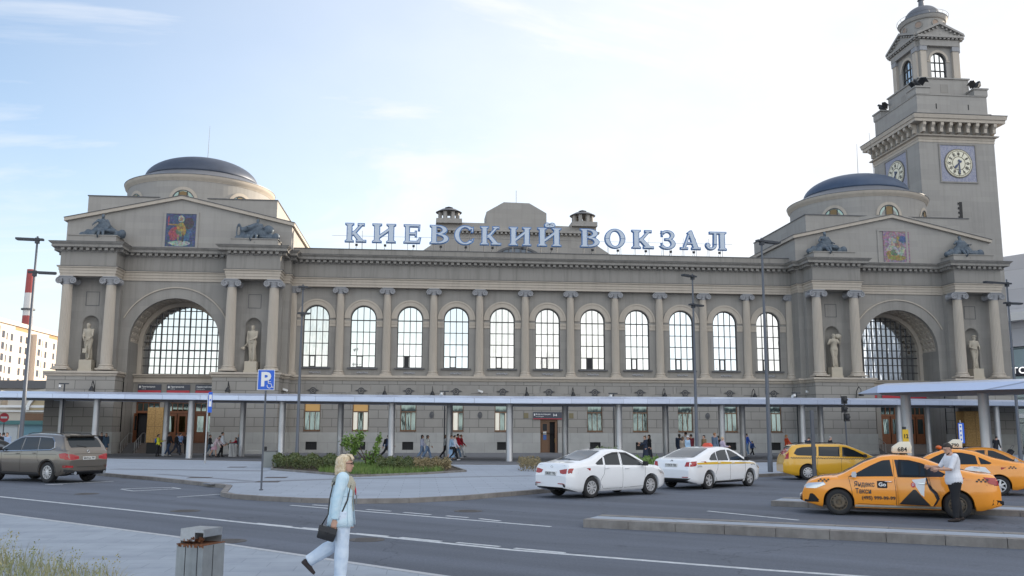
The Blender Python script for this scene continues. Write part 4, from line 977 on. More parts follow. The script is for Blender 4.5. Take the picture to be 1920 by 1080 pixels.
m = MB(); m.box(-66, -36.3, 103.6, 103.69, 4.2, 4.45); m.box(-66, -36.3, 103.75, 104.0, 3.75, 3.9); m.build('cornice', WHITE, lb)
m = MB(); archring(m, -40.2, 3.95, 1.5, 1.8, 103.4, 103.72, 16); m.build('arch_moulding', WHITE, lb)
m = MB(); A = archpts(-40.2, 1.48, 3.95, 14); m.add([(p[0], 103.68, p[1]) for p in A], [tuple(range(15))]); m.build('arched_window', mat('warm_glass', (.45, .36, .22), .4), lb)
for x in (-58, -54.2, -50.4, -46.6):
    m = MB(); m.prism([(x-.85, 1.7), (x+.85, 1.7), (x+.85, 3.0), (x, 3.3), (x-.85, 3.0)], 103.9, 104.05); m.build('window', DWIN, lb)
    m = MB(); m.box(x-.04, x+.04, 103.86, 103.9, 1.7, 3.2); m.box(x-.85, x+.85, 103.86, 103.899, 2.5, 2.58); m.build('window_frame', WHITE, lb)
m = MB(); m.box(-42.2, -40.2, 103.6, 103.8, 0, 3.6); m.build('door', WOODD, lb)
m = MB(); m.prism([(-66, 4.45), (-50, 5.7), (-50, 5.9), (-66, 4.65)], 103.5, 118); m.build('roof', LEAD, lb)
sr = root('side_street_block', (-90, 190, 0), 'long low grey roofed building far behind the cream one', 'building')
m = MB(); m.box(-112, -60, 185, 200, 0, 9.5); m.build('wall', mat('cream_wall', (.55, .50, .43)), sr)
m = MB(); m.prism([(-113, 9.5), (-59, 9.5), (-64, 11), (-108, 11)], 184, 201); m.build('roof', LEAD, sr)
# market pavilion with turquoise panels at far left
tk = root('turquoise_kiosk', (-36, 83, 0), 'low kiosk with turquoise and white panels at the far left', 'kiosk')
m = MB(); m.box(-50, -33.6, 86.5, 89, 2.35, 2.7); m.build('roof', mat('kiosk_green', (.10, .24, .24), .5), tk)
for k in range(7):
    m = MB(); m.box(-48+k*2.1, -46.3+k*2.1, 86.8, 86.95, .1, 2.35); m.build('panel', mat('kiosk_white', (.62, .66, .68), .5) if k % 2 else mat('kiosk_teal', (.18, .36, .44), .5), tk)
# the shopping centre on the right: really there, seen as a sliver, its added unseen roof mass keeps the low sun off the square
ml = root('shopping_centre', (95, 60, 0), 'pale modern shopping centre with a glass front at the right edge', 'building')
MP = [(68.2, 112), (92, 66), (104, 22), (118, -30), (128, -90), (158, -90), (150, 110), (104, 150)]
m = MB(); m.prism(MP, 12.2, 23.4, 'z'); m.build('upper_wall', mat('pale_cladding', (.60, .60, .62), .5, brick=(5, 2.4, .03, .75, .0)), ml)
m = MB(); m.prism(inset(MP[:5], -1.5)[0:5]+MP[5:], 15.2, 16.2, 'z'); m.build('white_ledge', WHITE, ml)
def ipoly(d): return inset(MP[:5], d)+MP[5:]
m = MB(); m.prism(ipoly(1.), 0, 12.19, 'z'); m.build('glass_storeys', mat('mall_glass', (.16, .21, .25), .12, metal=.7, brick=(1.6, 3.0, .06, .3, 0)), ml)
m = MB(); m.prism(ipoly(-.2), 8.7, 9.6, 'z'); m.build('dark_sign_band', mat('sign_band', (.03, .03, .045), .5), ml)
m = MB(); m.prism(ipoly(-.1), 3.6, 4.1, 'z'); m.prism(ipoly(-.15), 6.6, 7.0, 'z'); m.build('floor_edge', WHITE, ml)
m = MB(); m.prism([(80.5, 103), (93, 68), (105, 22), (119, -30), (129, -90), (158, -90), (149, 108), (100, 128)], 23.4, 34, 'z'); m.build('shade_storey', WHITE, ml)  # unseen upper mass, added and shaped to shade the square
m = MB(); vs, fs = textmesh('ТОК', 1.35, .02); pA = Vector((68.2, 112, 8.72)); pB = Vector((92, 66, 8.72)); d = (pB-pA).normalized(); n_ = Vector((d.y, -d.x, 0)).normalized()
r = ray(1891, 610); bst = min(range(400), key=lambda k: abs((pA+d*k*.05).x/(pA+d*k*.05).y-r[0]/r[1])); o_ = pA+d*bst*.05
m.add([tuple(o_+d*(v[0]+.1)*1.0+n_*-.26*-1+Vector((0, 0, v[1]*.75+.2))) for v in vs], fs); m.build('sign_letters', mat('sign_white', (.8, .8, .8), .5, emit=(1, 1, 1), es=.6), ml)

# ============================================================ PLANTING
def leafmat(name, a, b):
    m = bpy.data.materials.new(name); m.use_nodes = True; nt = m.node_tree; bs = nt.nodes['Principled BSDF']; bs.inputs['Roughness'].default_value = .6
    tc = nt.nodes.new('ShaderNodeTexCoord'); n = nd(nt, 'ShaderNodeTexNoise', Scale=2.2, Detail=4); nt.links.new(tc.outputs['Object'], n.inputs['Vector'])
    nt.links.new(mixc(nt, ramp(nt, n.outputs[0], [(.35, 0), (.65, 1)]), a, b), bs.inputs['Base Color']); MATS[name] = m; return m
LH1 = leafmat('hedge_leaf', (.05, .085, .022), (.12, .13, .045)); LH2 = leafmat('brown_hedge_leaf', (.17, .14, .07), (.26, .20, .10)); LS = leafmat('sapling_leaf', (.10, .18, .04), (.18, .28, .06)); LG = leafmat('grass_blade', (.09, .17, .035), (.18, .25, .06)); LD = leafmat('dry_grass', (.20, .23, .10), (.36, .32, .18))
TWIG = mat('twig', (.09, .065, .045), .9)
def leaf(m, p, s, rnd, up=.0):
    a = Vector((rnd.uniform(-1, 1), rnd.uniform(-1, 1), rnd.uniform(-.6, 1)+up)).normalized(); b = a.cross(Vector((rnd.uniform(-1, 1), rnd.uniform(-1, 1), rnd.uniform(-1, 1)))).normalized()*.5
    p = Vector(p); m.add([tuple(p), tuple(p+(a*.5+b)*s), tuple(p+a*s), tuple(p+(a*.5-b)*s)], [(0, 1, 2, 3)])
def hedge(poly, h, n, lm, label, grp='hedges in the planting beds', s=.07):
    P = [Vector(p) for p in poly]; t = root('hedge', (*((P[0]+P[2])/2), 0), label, 'hedge', grp); rnd = random.Random(len(label)*31+n)
    m = MB()
    for k in range(n):
        u, v = rnd.random(), rnd.random(); p = P[0].lerp(P[1], u).lerp(P[3].lerp(P[2], u), v)
        q = rnd.random()**.45; top = h*(.86+.16*sin(u*23)+.1*rnd.random()); z = top*q
        leaf(m, (p.x+rnd.gauss(0, .05), p.y+rnd.gauss(0, .05), z+.08), s*rnd.uniform(.6, 1.4), rnd, .2)
    m.build('foliage', lm, t)
    m = MB()
    for k in range(n//60):
        u, v = rnd.random(), rnd.random(); p = P[0].lerp(P[1], u).lerp(P[3].lerp(P[2], u), v); m.tube([(p.x, p.y, 0), (p.x+rnd.gauss(0, .12), p.y+rnd.gauss(0, .12), h*rnd.uniform(.6, 1.06))], [.012, .004], 4)
    m.build('stems', TWIG, t)
g4 = lambda *ps: [G(*p, .13) for p in ps]
bed = [G(512, 884, .13), G(580, 889, .13), G(668, 896, .13), G(800, 890, .13), G(875, 885, .13), G(848, 876, .13), G(700, 871, .13), G(514, 873, .13)]
cell(bed, .1, .16, 'soil_bed', mat('soil', (.07, .055, .04), .95, var=.3, vscale=5), kind='structure')
m = MB(); 
for a, b in zip(bed, bed[1:]+bed[:1]): m.prism(stripe(a, b, .10), .1, .21, 'z')
m.build('bed_edging', KERB, None, kind='structure')
hedge(g4((514, 882), (634, 888), (636, 876), (514, 874)), .66, 9500, LH1, 'dense dark green clipped hedge beside the grey cabinet')
hedge(g4((712, 886), (778, 887), (775, 877), (712, 876)), .58, 4200, LH1, 'dark green clipped hedge right of the sapling')
hedge(g4((778, 887), (846, 884), (846, 876), (778, 876)), .52, 3600, LH2, 'browned thin hedge at the right end of the grass bed')
hedge(g4((973, 884), (1012, 885), (1016, 877), (980, 876)), .6, 1600, LH2, 'bare brown bush behind the tail of the parked white saloon', s=.06)
hedge(g4((1190, 898), (1250, 899), (1262, 885), (1195, 884)), .75, 4200, LS, 'bright green clipped hedge between the two white cars', s=.08)
hedge(g4((1120, 868), (1160, 868), (1160, 864), (1120, 864)), .9, 1300, leafmat('olive_leaf', (.13, .16, .09), (.24, .27, .17)), 'loose olive green bush seen above the roof of the white saloon', s=.09)
m = MB(); rnd = random.Random(5); q4 = [Vector(p) for p in g4((600, 890), (668, 895), (835, 886), (800, 877))] ; q4b = [Vector(p) for p in g4((600, 878), (640, 874), (720, 874), (800, 876))]
for k in range(7500):
    u, v = rnd.random(), rnd.random(); p = Vector(G(600+235*u, 888.5+5.5*sin(u*pi)-1.5*u, .13)).lerp(Vector(G(600+200*u, 874, .13)), v)
    h = rnd.uniform(.12, .34); a = rnd.uniform(0, 6.28); dx_ = cos(a)*.012; dy_ = sin(a)*.012; lx = rnd.gauss(0, .06); ly = rnd.gauss(0, .06)
    m.add([(p.x-dx_, p.y-dy_, .15), (p.x+dx_, p.y+dy_, .15), (p.x+lx, p.y+ly, .15+h)], [(0, 1, 2)])
m.build('bed_grass', LG, None, kind='stuff', label='bright green grass growing between the hedges in the bed', cat='grass')
def sapling(px, py, trunk, lobes, n, label, s=.1):
    x, y = G(px, py, .13); t = root('sapling', (x, y, .13), label, 'sapling', 'young trees in the grass bed'); rnd = random.Random(n)
    m = MB()
    for tp in trunk: m.tube([(x+a, y+b, .13+c) for a, b, c in tp], [.035-.006*i for i in range(len(tp))], 6)
    m.build('trunk', TWIG, t)
    m = MB()
    for k in range(n):
        c = rnd.choice(lobes); p = [rnd.gauss(0, .5) for _ in range(3)]; leaf(m, (x+c[0]+p[0]*c[3], y+c[1]+p[1]*c[3], .13+c[2]+p[2]*c[4]), s*rnd.uniform(.6, 1.4), rnd)
    m.build('foliage', LS, t)
sapling(688, 880, [[(0, 0, 0), (-.05, 0, .5), (-.35, 0, 1.1)], [(0, 0, .3), (-.5, .1, .9), (-.9, .1, 1.3)], [(0, 0, .3), (.0, 0, .9)]], [(-.9, 0, 1.35, .3, .3), (-.55, 0, 1.3, .35, .35), (-.3, 0, 1.55, .2, .25), (-1.0, 0, 1.15, .2, .2), (-.6, 0, .9, .15, .3)], 900, 'leafy young tree leaning left behind the hedge')
sapling(698, 881, [[(0, 0, 0), (.1, 0, .7), (.35, 0, 1.5)], [(0, 0, 0), (-.1, 0, .8)]], [(.12, 0, .6, .2, .4), (.25, 0, 1.0, .14, .4), (.36, 0, 1.45, .1, .2), (-.1, 0, .5, .22, .35), (0, 0, .25, .25, .3)], 620, 'thin upright sapling right of the leaning one')
# tall grass at the bottom left corner
m = MB(); rnd = random.Random(11)
for k in range(2600):
    x = -7.9+rnd.random()**1.3*3.9; y = 12.4+rnd.random()*3.3-(x+7.9)*.35; h = rnd.uniform(.25, .62)*max(.35, 1-(x+7.9)/6.5); a = rnd.uniform(0, 6.28); lx = rnd.gauss(0, .12); ly = rnd.gauss(0, .12); w_ = .006
    if y > 16.6-(x+8)*.75: continue
    pts = [(x, y, .0), (x+lx*.3, y+ly*.3, h*.55), (x+lx, y+ly, h)]
    c_, s_ = cos(a)*w_, sin(a)*w_
    m.add([(pts[0][0]-c_, pts[0][1]-s_, pts[0][2]), (pts[0][0]+c_, pts[0][1]+s_, pts[0][2]), (pts[1][0]+c_*.7, pts[1][1]+s_*.7, pts[1][2]), (pts[1][0]-c_*.7, pts[1][1]-s_*.7, pts[1][2]), pts[2]], [(0, 1, 2, 3), (3, 2, 4)])
    if k % 9 == 0:
        for q in range(7): leaf(m, (pts[2][0]+rnd.gauss(0, .02), pts[2][1]+rnd.gauss(0, .02), h+q*.018-.03), .028, rnd, .5)
for sx, sh in ((-7.55, 1.15), (-7.25, .95), (-6.7, .8)):
    m.tube([(sx, 14.9, 0), (sx+.03, 14.9, sh)], .004, 4)
    for q in range(22): leaf(m, (sx+.03+rnd.gauss(0, .012), 14.9+rnd.gauss(0, .012), sh-.02+q*.008), .022, rnd, .5)
m.build('tall_grass', LD, None, kind='stuff', label='long seeding grass in the bottom left corner of the pavement', cat='grass')

# ============================================================ STREET FURNITURE
# near waste bin
t = root('waste_bin', (-2.72, 12.2, .035), 'dented grey metal waste bin with a rusty top and cut-open hood', 'waste bin', None, radians(-27), proto=True); t.scale = (.75, .75, .75)
BIN = mat('bin_metal', (.30, .32, .33), .45, metal=.35, c2=(.22, .235, .245), vscale=2.2, streak=.35); RUSTM = mat('rust', (.22, .085, .035), .9, c2=(.10, .04, .02), vscale=18)
m = MB(); m.box(-.27, .27, -.27, .27, .0, .80)
m.build('bin_body', [BIN], t)
m = MB()
for x in (-.085, .16): m.box(x-.006, x+.006, -.274, -.268, .02, .79)
for y_ in (-.02,): m.box(.268, .274, y_-.006, y_+.006, .02, .79)
m.build('panel_seams', DARK, t)
m = MB(); m.box(-.275, .275, -.275, .275, .80, .815); 
for k in range(26): a_ = R.uniform(-.27, .27); m.box(a_, a_+R.uniform(.01, .05), -.277, -.262, .81-R.uniform(.0, .05), .818)
m.build('rusty_rim', RUSTM, t)
m = MB()      # folded sheet hood: top, left side, back; open to the right
m.box(-.235, .235, -.235, .235, 1.04, 1.055); m.box(-.235, -.225, -.235, .235, .816, 1.04); m.box(-.2249, .235, .225, .235, .816, 1.04); m.box(-.2249, .06, -.235, -.225, .86, 1.04); m.box(.06, .235, -.235, -.225, 1.0, 1.04); m.box(.225, .235, -.2249, .2249, .93, 1.0399)
m.build('hood', mat('hood_steel', (.52, .54, .56), .3, metal=.7, c2=(.35, .35, .36), vscale=3), t)
m = MB(); rnd = random.Random(3)
for k in range(46): leaf(m, (rnd.uniform(-.2, .16), rnd.uniform(-.25, -.1), .825+rnd.uniform(0, .07)), rnd.uniform(.04, .09), rnd, .4)
m.build('litter', RUSTM, t)
# grey cabinet and steel bin far back
x, y = G(508, 879, .13); t = root('grey_cabinet', (x, y, .13), 'tall grey slatted metal cabinet at the left end of the hedge', 'cabinet')
m = MB(); m.box(x-.32, x+.32, y-.3, y+.3, .13, .92)
m.build('body', mat('cabinet_grey', (.22, .235, .23), .6, var=.1), t)
m = MB(); m.box(x-.34, x+.34, y-.32, y+.32, .921, .955); m.build('lid', LEAD, t)
m = MB(); m.box(x-.3, x-.2, y-.1, y+.1, .956, 1.16); m.build('black_top_box', DARK, t)
x, y = G(438, 861); t = root('steel_litter_bin', (x, y, 0), 'round slatted steel litter bin beside the small children', 'waste bin')
m = MB()
for k in range(16): a_ = k*pi/8; m.tube([(x+.26*cos(a_), y+.26*sin(a_), .05), (x+.26*cos(a_), y+.26*sin(a_), .98)], .035, 5)
m.build('slats', STEEL, t); m = MB(); m.lathe([(.24, .02), (.24, .96), (.30, .98), (.30, 1.03), (.2, 1.03)], x, y, 16); m.build('liner', LEAD, t)
# parking sign
BLUE = mat('sign_blue', (.02, .12, .60), .4); YEL = mat('sign_yellow', (.75, .48, .03), .5); RED = mat('sign_red', (.55, .03, .05), .5)
x, y = G(492, 922, .13); t = root('parking_sign', (x, y, .13), 'blue disabled parking sign on a thin grey pole', 'road sign')
m = MB(); m.tube([(x, y, .13), (x+.01, y, 3.95)], .03, 10); m.box(x-.06, x+.06, y-.04, y+.04, .13, .16); m.build('pole', POLE, t)
m = MB(); m.box(x-.255, x+.285, y-.06, y-.04, 3.28, 3.94, 1); m.box(x-.235, x+.265, y-.066, y-.0601, 3.30, 3.92, 0)
text(m, 'P', x-.16, y-.072, 3.42, .62, 1, .022); m.build('sign_plate', [BLUE, WHITE], t)
m = MB(); cx_, cz_ = x+.13, 3.42; yy = y-.073
m.tube([(cx_+.075*cos(a_*pi/8), yy, cz_+.075*sin(a_*pi/8)) for a_ in range(7, 17)], .011, 5); m.tube([(cx_-.05, yy, cz_+.19), (cx_-.04, yy, cz_+.08), (cx_+.05, yy, cz_+.06), (cx_+.09, yy, cz_-.05), (cx_+.13, yy, cz_-.04)], .012, 5); m.ball((cx_-.055, yy, cz_+.225), (.024, .008, .024), 8); m.tube([(cx_-.04, yy, cz_+.13), (cx_+.04, yy, cz_+.13)], .01, 5); m.build('wheelchair_symbol', WHITE, t)
# wayfinding sign on pole
x, y = G(386, 872, .13); t = root('wayfinding_sign', (x, y, .13), 'thin pole with a narrow blue and white sign before the left portal', 'road sign')
m = MB(); m.tube([(x, y, .13), (x, y, 3.9)], .045, 10); m.build('pole', STEEL, t)
m = MB(); m.box(x+.02, x+.24, y-.06, y-.03, 2.95, 4.1, 0); m.box(x+.06, x+.21, y-.066, y-.0601, 3.28, 3.95, 1); m.box(x+.10, x+.17, y-.07, y-.0661, 3.58, 3.70, 0); m.build('sign_panel', [BLUE, WHITE], t)
# column mounted yellow sign, info board, no-entry
r = ray(1698, 800); yy = 33.4; x = r[0]/r[1]*yy; t = root('yellow_platform_sign', (x, yy, 0), 'upright yellow number sign on a dark post behind the orange taxis', 'sign')
m = MB(); m.box(x-.05, x+.05, yy, yy+.1, 0, 2.2); m.build('post', POLED, t)
m = MB(); m.box(x-.11, x+.11, yy-.05, yy-.001, 1.25, 2.1, 0); m.M = Matrix.Translation((x-.02, yy-.055, 1.78)) @ Matrix.Rotation(0, 4, 'Y'); text(m, '12', -.08, 0, 0, .2, 1, .008); m.M = None; m.build('sign_panel', [YEL, DARK], t)
r = ray(1803, 800); yy = 62.; x = r[0]/r[1]*yy; t = root('info_banner', (x, yy, 0), 'slim blue and white information stand beside the boarded right door', 'sign')
m = MB(); m.box(x-.03, x+.03, yy, yy+.06, 0, 2.8); m.build('post', STEEL, t); m = MB(); m.box(x-.2, x+.22, yy-.05, yy-.001, 1.2, 2.6, 0); m.box(x-.16, x+.08, yy-.056, yy-.0501, 1.25, 2.52, 1)
for k in range(4): m.ball((x-.04, yy-.06, 1.45+k*.3), (.06, .01, .07), 8, 0)
m.build('sign_panel', [BLUE, WHITE], t)
x, y = G(8, 868); y = 76; x = ray(9, 800)[0]/ray(9, 800)[1]*y; t = root('no_entry_sign', (x, y, 0), 'round red no entry sign at the far left', 'road sign')
m = MB(); m.tube([(x, y, 0), (x, y, 3.0)], .04, 8); m.build('pole', POLE, t); m = MB(); m.M = Matrix.Translation((x, y, 2.85)) @ Matrix.Rotation(pi/2, 4, 'X'); m.lathe([(.36, .05), (.36, .08)], 0, 0, 24); m.M = None; m.box(x-.24, x+.24, y-.09, y-.081, 2.78, 2.92, 1); m.build('sign_disc', [RED, WHITE], t)
y = 62; r = ray(1587, 800); x = r[0]/r[1]*y; t = root('traffic_signal', (x, y, 0), 'black traffic signal seen from behind on a thin grey pole', 'traffic signal')
m = MB(); m.tube([(x+.05, y, 0), (x, y, 4.3)], .05, 8); m.build('pole', POLE, t)
for k, (dx_, z) in enumerate(((0, 4.15), (-.02, 3.55), (.12, 2.95))):
    m = MB(); m.box(x+dx_-.17, x+dx_+.17, y-.12, y+.1, z-.27, z+.27); m.ball((x+dx_, y-.12, z), (.15, .12, .2), 10); m.tube([(x+dx_+.05, y-.05, z+.1), (x+dx_+.22, y-.1, z+.0)], .06, 6); m.build('signal_head', IRON, t)
x, y = G(1530, 896, .13); m = MB(); m.box(x-.065, x+.065, y-.05, y+.05, .1, 2.85); o = m.build('grey_post', POLE, None, label='plain square grey post in front of the yellow estate car', cat='post'); centre(o)
# hoardings
for wi, c in enumerate((XC+CL, XC+CR)):
    hx_ = c+(-.62 if wi == 0 else 4.6); yy = 78.6 if wi == 0 else 77.0; t = root('plywood_hoarding', (hx_, yy, 0), 'upright plywood box in the left portal beside the open door' if wi == 0 else 'large plywood box at the right edge of the right portal', 'hoarding')
    w_ = .62 if wi == 0 else 1.0; z0 = .9 if wi == 0 else .7
    m = MB(); m.box(hx_-w_, hx_+w_, yy, yy+1.5, z0, 3.75); m.build('panels', OSB, t)
    m = MB(); m.box(hx_-w_-.003, hx_+w_+.003, yy-.006, yy-.001, 2.2, 2.22); m.box(hx_-.01, hx_+.01, yy-.007, yy-.0011, z0, 3.74); m.build('joints', WOODD, t)
    m = MB(); m.box(hx_-w_+.05, hx_+w_-.05, yy+.05, yy+1.4, 0, z0); m.build('base', DARK, t)
# ramp rails at the portals
for wi, c in enumerate((XC+CL, XC+CR)):
    t = root('stair_handrail', (c-2.9, 80.5, 0), 'grey metal handrail and ramp on the steps of the %s portal' % ('left' if wi == 0 else 'right'), 'handrail')
    for x in (c-3.5, c-2.4):
        m = MB(); m.tube([(x, 79.6, .0), (x, 79.6, .9), (x, 81.6, 1.65), (x, 82.4, 1.65), (x, 82.4, .8)], .03, 6)
        for k in range(3): m.tube([(x, 80.1+k*.55, 0), (x, 80.1+k*.55, 1.09+k*.205)], .022, 5)
        m.build('rail', STEEL, t)
    m = MB(); m.prism([(79.3, .0), (79.3, .03), (81.5, .86), (81.5, .80)], c-3.4, c-2.5, 'x'); m.build('ramp', LEAD, t)
# ============================================================ FIGURES
def remesh(mb, vox, smooth=True, nm='body'):
    me = bpy.data.meshes.new('tmp'); me.from_pydata(mb.v, [], mb.f); fixn(me)
    o = bpy.data.objects.new('tmp', me); COL.objects.link(o)
    md = o.modifiers.new('r', 'REMESH'); md.mode = 'VOXEL'; md.voxel_size = vox; md.use_smooth_shade = True
    sm = o.modifiers.new('s', 'SMOOTH'); sm.factor = .5; sm.iterations = 2
    bpy.context.view_layer.update(); r = bpy.data.meshes.new_from_object(o.evaluated_get(bpy.context.evaluated_depsgraph_get()))
    bpy.data.objects.remove(o); bpy.data.meshes.remove(me)
    vs = [tuple(v.co) for v in r.vertices]; fs = [tuple(p.vertices) for p in r.polygons]; bpy.data.meshes.remove(r)
    out = MB(); out.v = vs; out.f = fs; out.m = [0]*len(fs); return out
def elring(c, ax, ay, rx, ry, n=14): return [tuple(Vector(c)+ax*(rx*cos(2*pi*k/n))+ay*(ry*sin(2*pi*k/n))) for k in range(n)]
class Fig:
    """a standing or posed person, facing local +X, +Y is the left-hand side; lengths in units of the body height"""
    def __init__(s, h=1.75, fem=False, lean=0., legs=((0, 0), (0, 0)), arms=((5, 10, 6), (5, 10, 6)), head=(0, 0), twist=0., drop=None, fat=1., hipz=None):
        s.h = h; s.fem = fem; s.fat = fat
        X = Vector((1, 0, 0)); Y = Vector((0, 1, 0)); Z = Vector((0, 0, 1))
        s.legs = []; low = 1e9
        for sd, (sw, kn) in zip((1, -1), legs):      # swing forward, knee flexion
            hip = Vector((0, sd*.052, 0)); a = radians(sw); d1 = Vector((sin(a), 0, -cos(a))); b = a-radians(kn); d2 = Vector((sin(b), 0, -cos(b)))
            k = hip+d1*.245; an = k+d2*.235; s.legs.append((hip, k, an, b)); 
            low = min(low, an.z-.045*max(.5, cos(b)) - max(0, sin(-b))*.05)
        hz = -low if hipz is None else hipz
        s.legs = [(a+Z*hz, b+Z*hz, c+Z*hz, q) for a, b, c, q in s.legs]
        L = radians(lean); s.up = Vector((sin(L), 0, cos(L))); s.fx = Vector((cos(L), 0, -sin(L))); s.P = Vector((0, 0, hz))
        s.T = lambda z, x=0., y=0.: s.P+s.up*z+s.fx*x+Y*y      # z above the hip joint
        s.sh = []; sw_ = .098 if fem else .112
        tw = radians(twist)
        for sd, A in zip((1, -1), arms):       # forward swing, elbow flexion, abduction
            S = s.T(.29, sd*-sin(tw)*sw_, sd*sw_*cos(tw)); a = radians(A[0]); ab = radians(A[2])
            d = (s.fx*sin(a)*cos(ab)+Y*sd*sin(ab)-s.up*cos(a)*cos(ab)).normalized()
            E = S+d*.175; e = radians(A[0]+A[1]); inn = radians(A[3]) if len(A) > 3 else 0.
            d2 = (s.fx*sin(e)*cos(inn)-Y*sd*sin(inn)-s.up*cos(e)*cos(inn)).normalized(); W = E+d2*.150; s.sh.append((S, E, W, d2, sd))
        hp, hy = radians(head[0]), radians(head[1])
        s.neck = s.T(.335); s.hup = (s.up*cos(hp)+s.fx*sin(hp)).normalized(); hf = (s.fx*cos(hp)-s.up*sin(hp)); s.hl = s.hup.cross(hf); s.hf = (hf*cos(hy)+s.hl*sin(hy)).normalized(); s.hl = s.hup.cross(s.hf)
        s.hc = s.neck+s.hup*.068+s.hf*.012
    def pt(s, f=0., u=0., l=0.): return s.hc+s.hf*f+s.hup*u+s.hl*l
    def headm(s, m, g=0.):
        h = s.h; rows = [(-.066, .028, .022, .018), (-.058, .038, .030, .016), (-.040, .045, .038, .010), (-.018, .050, .0415, .003), (.006, .053, .044, -.002), (.030, .052, .044, -.005), (.050, .042, .036, -.008), (.062, .022, .02, -.008)]
        m.loft([elring(s.pt(f, u)*h, s.hf, s.hl, (a+g)*h, (b+g)*h) for u, a, b, f in rows])
        m.loft([elring((s.T(.30)+(s.hc-s.T(.30))*t)*h, s.hf, s.hl, r*h, r*h, 12) for t, r in ((0, .040), (.3, .031), (.75, .028))])
    def face(s, m, fine=True):
        h = s.h; B = lambda f, u, l, r: m.ball(tuple(s.pt(f, u, l)*h), r*h, 8, 0, 5)
        p = [s.pt(.050, .010), s.pt(.058, -.006), s.pt(.062, -.018), s.pt(.052, -.024)]; m.tube([q*h for q in p], [.004*h, .007*h, .0095*h, .006*h], 6)
        for l in (-.044, .044): m.loft([elring(s.pt(-.004, u, l*1.02)*h, s.hf, s.hl, a*h, .006*h, 8) for u, a in ((-.022, .005), (-.012, .010), (.004, .012), (.012, .008))])
        m.tube([s.pt(.046, -.037, -.012)*h, s.pt(.052, -.037, 0)*h, s.pt(.046, -.037, .012)*h], [.004*h, .0062*h, .004*h], 6)
        B(.040, -.054, 0, .012)
        m.tube([s.pt(.046, .014, -.030)*h, s.pt(.051, .016, -.012)*h, s.pt(.051, .016, .012)*h, s.pt(.046, .014, .030)*h], .006*h, 6)
    def torso(s, m, g=0., z0=-.045, z1=.335, flare=0.):
        h = s.h; f = s.fat; W = [(-.06, .060, .072), (-.02, .071, .092), (.03, .069, .093), (.09, .060, .080), (.13, .060, .080), (.20, .069, .093), (.245, .069, .100), (.285, .058, .104), (.305, .046, .080), (.32, .036, .05), (.335, .030, .036)]
        if s.fem: W = [(z, a*(1.08 if .18 < z < .26 else .94), b*(1.03 if z < .06 else .88)) for z, a, b in W]
        rows = []
        for z, a, b in W:
            if z < z0 or z > z1: continue
            k = flare*max(0, (.12-z)/.2); rows.append(elring(s.T(z, .004)*h, s.fx, Vector((0, 1, 0)), (a*f+g+k)*h, (b*f+g+k)*h, 18))
        m.loft(rows)
    def arm(s, i, m, g=0., upto=1., hand=True, cuff=0.):
        h = s.h; S, E, W, d, sd = s.sh[i]; f = .92 if s.fem else 1.
        pts = [S+(S-E)*.02, S+(E-S)*.35, S+(E-S)*.8, E, E+(W-E)*.35, W]; rad = [.034, .031, .025, .024, .023, .0165+cuff]
        n = max(2, int(round(len(pts)*upto)))
        m.tube([p*h for p in pts[:n]], [(r*f+g)*h for r in rad[:n]], 10)
        m.ball(tuple(S*h), (.037*f+g)*h, 10)
        m.ball(tuple(E*h), (.0245*f+g)*h, 8) if n > 4 else None
    def hand(s, i, m, curl=35., spread=0.):
        h = s.h; S, E, W, d, sd = s.sh[i]
        n = Vector((0, -sd, 0)); n = (n-d*n.dot(d)).normalized() if abs(n.dot(d)) < .95 else Vector((0, 0, 1)); t = d.cross(n).normalized()    # n = palm normal, t across the knuckles
        if t.dot(s.fx) < 0: t = -t
        m.loft([elring((W+d*q)*h, t, n, a*h, b*h, 10) for q, a, b in ((-.012, .0165, .0135), (.01, .018, .012), (.03, .024, .0115), (.052, .0245, .010), (.06, .021, .009))])
        for k, (o, ln) in enumerate(((.0175, .041), (.006, .046), (-.006, .043), (-.017, .034))):
            b = W+d*.052+t*o; c = radians(curl+k*5); p = [b]; dd = d
            for q, fr in ((.4, .35), (.33, .8), (.27, 1.2)): 
                a = c*fr; v = d*cos(a)+n*sin(a); p.append(p[-1]+v*ln*q)
            m.tube([x*h for x in p], [.0056*h, .0053*h, .0049*h, .0036*h], 6)
        b = W+d*.012+t*.016; m.tube([x*h for x in (b, b+d*.018+t*.013+n*.006, b+d*.034+t*.016+n*.014, b+d*.046+t*.013+n*.02)], [.0075*h, .0068*h, .006*h, .0042*h], 6)
    def leg(s, i, m, g=0., upto=1., loose=0.):
        h = s.h; a, k, an, q = s.legs[i]; f = s.fat
        pts = [a+Vector((0, 0, .035)), a+(k-a)*.15, a+(k-a)*.6, k, k+(an-k)*.3, k+(an-k)*.75, an]; rad = [.058, .058, .045, .034, .034, .024, .020]
        n = max(2, int(round(len(pts)*upto)))
        m.tube([p*h for p in pts[:n]], [(r*f+g+loose*max(0, j-2)/4)*h for j, r in enumerate(rad[:n])], 12)
    def foot(s, i, m, g=0.):
        h = s.h; a, k, an, q = s.legs[i]; t = q*.75 if q < 0 else q*.9; fwd = Vector((cos(t), 0, sin(t))); dn = Vector((sin(t), 0, -cos(t))); Y = Vector((0, 1, 0))
        m.loft([elring((an+fwd*x+dn*z)*h, Y, -dn, (w_+g)*h, (hh+g)*h, 12) for x, z, w_, hh in ((-.036, .028, .012, .012), (-.028, .025, .020, .020), (0, .018, .022, .027), (.035, .028, .023, .018), (.07, .034, .026, .012), (.095, .036, .020, .009), (.105, .037, .010, .006))])
SKIN = mat('skin', (.50, .30, .22), .55, var=.06, vscale=30); SKIN2 = mat('skin_tan', (.38, .22, .15), .55)

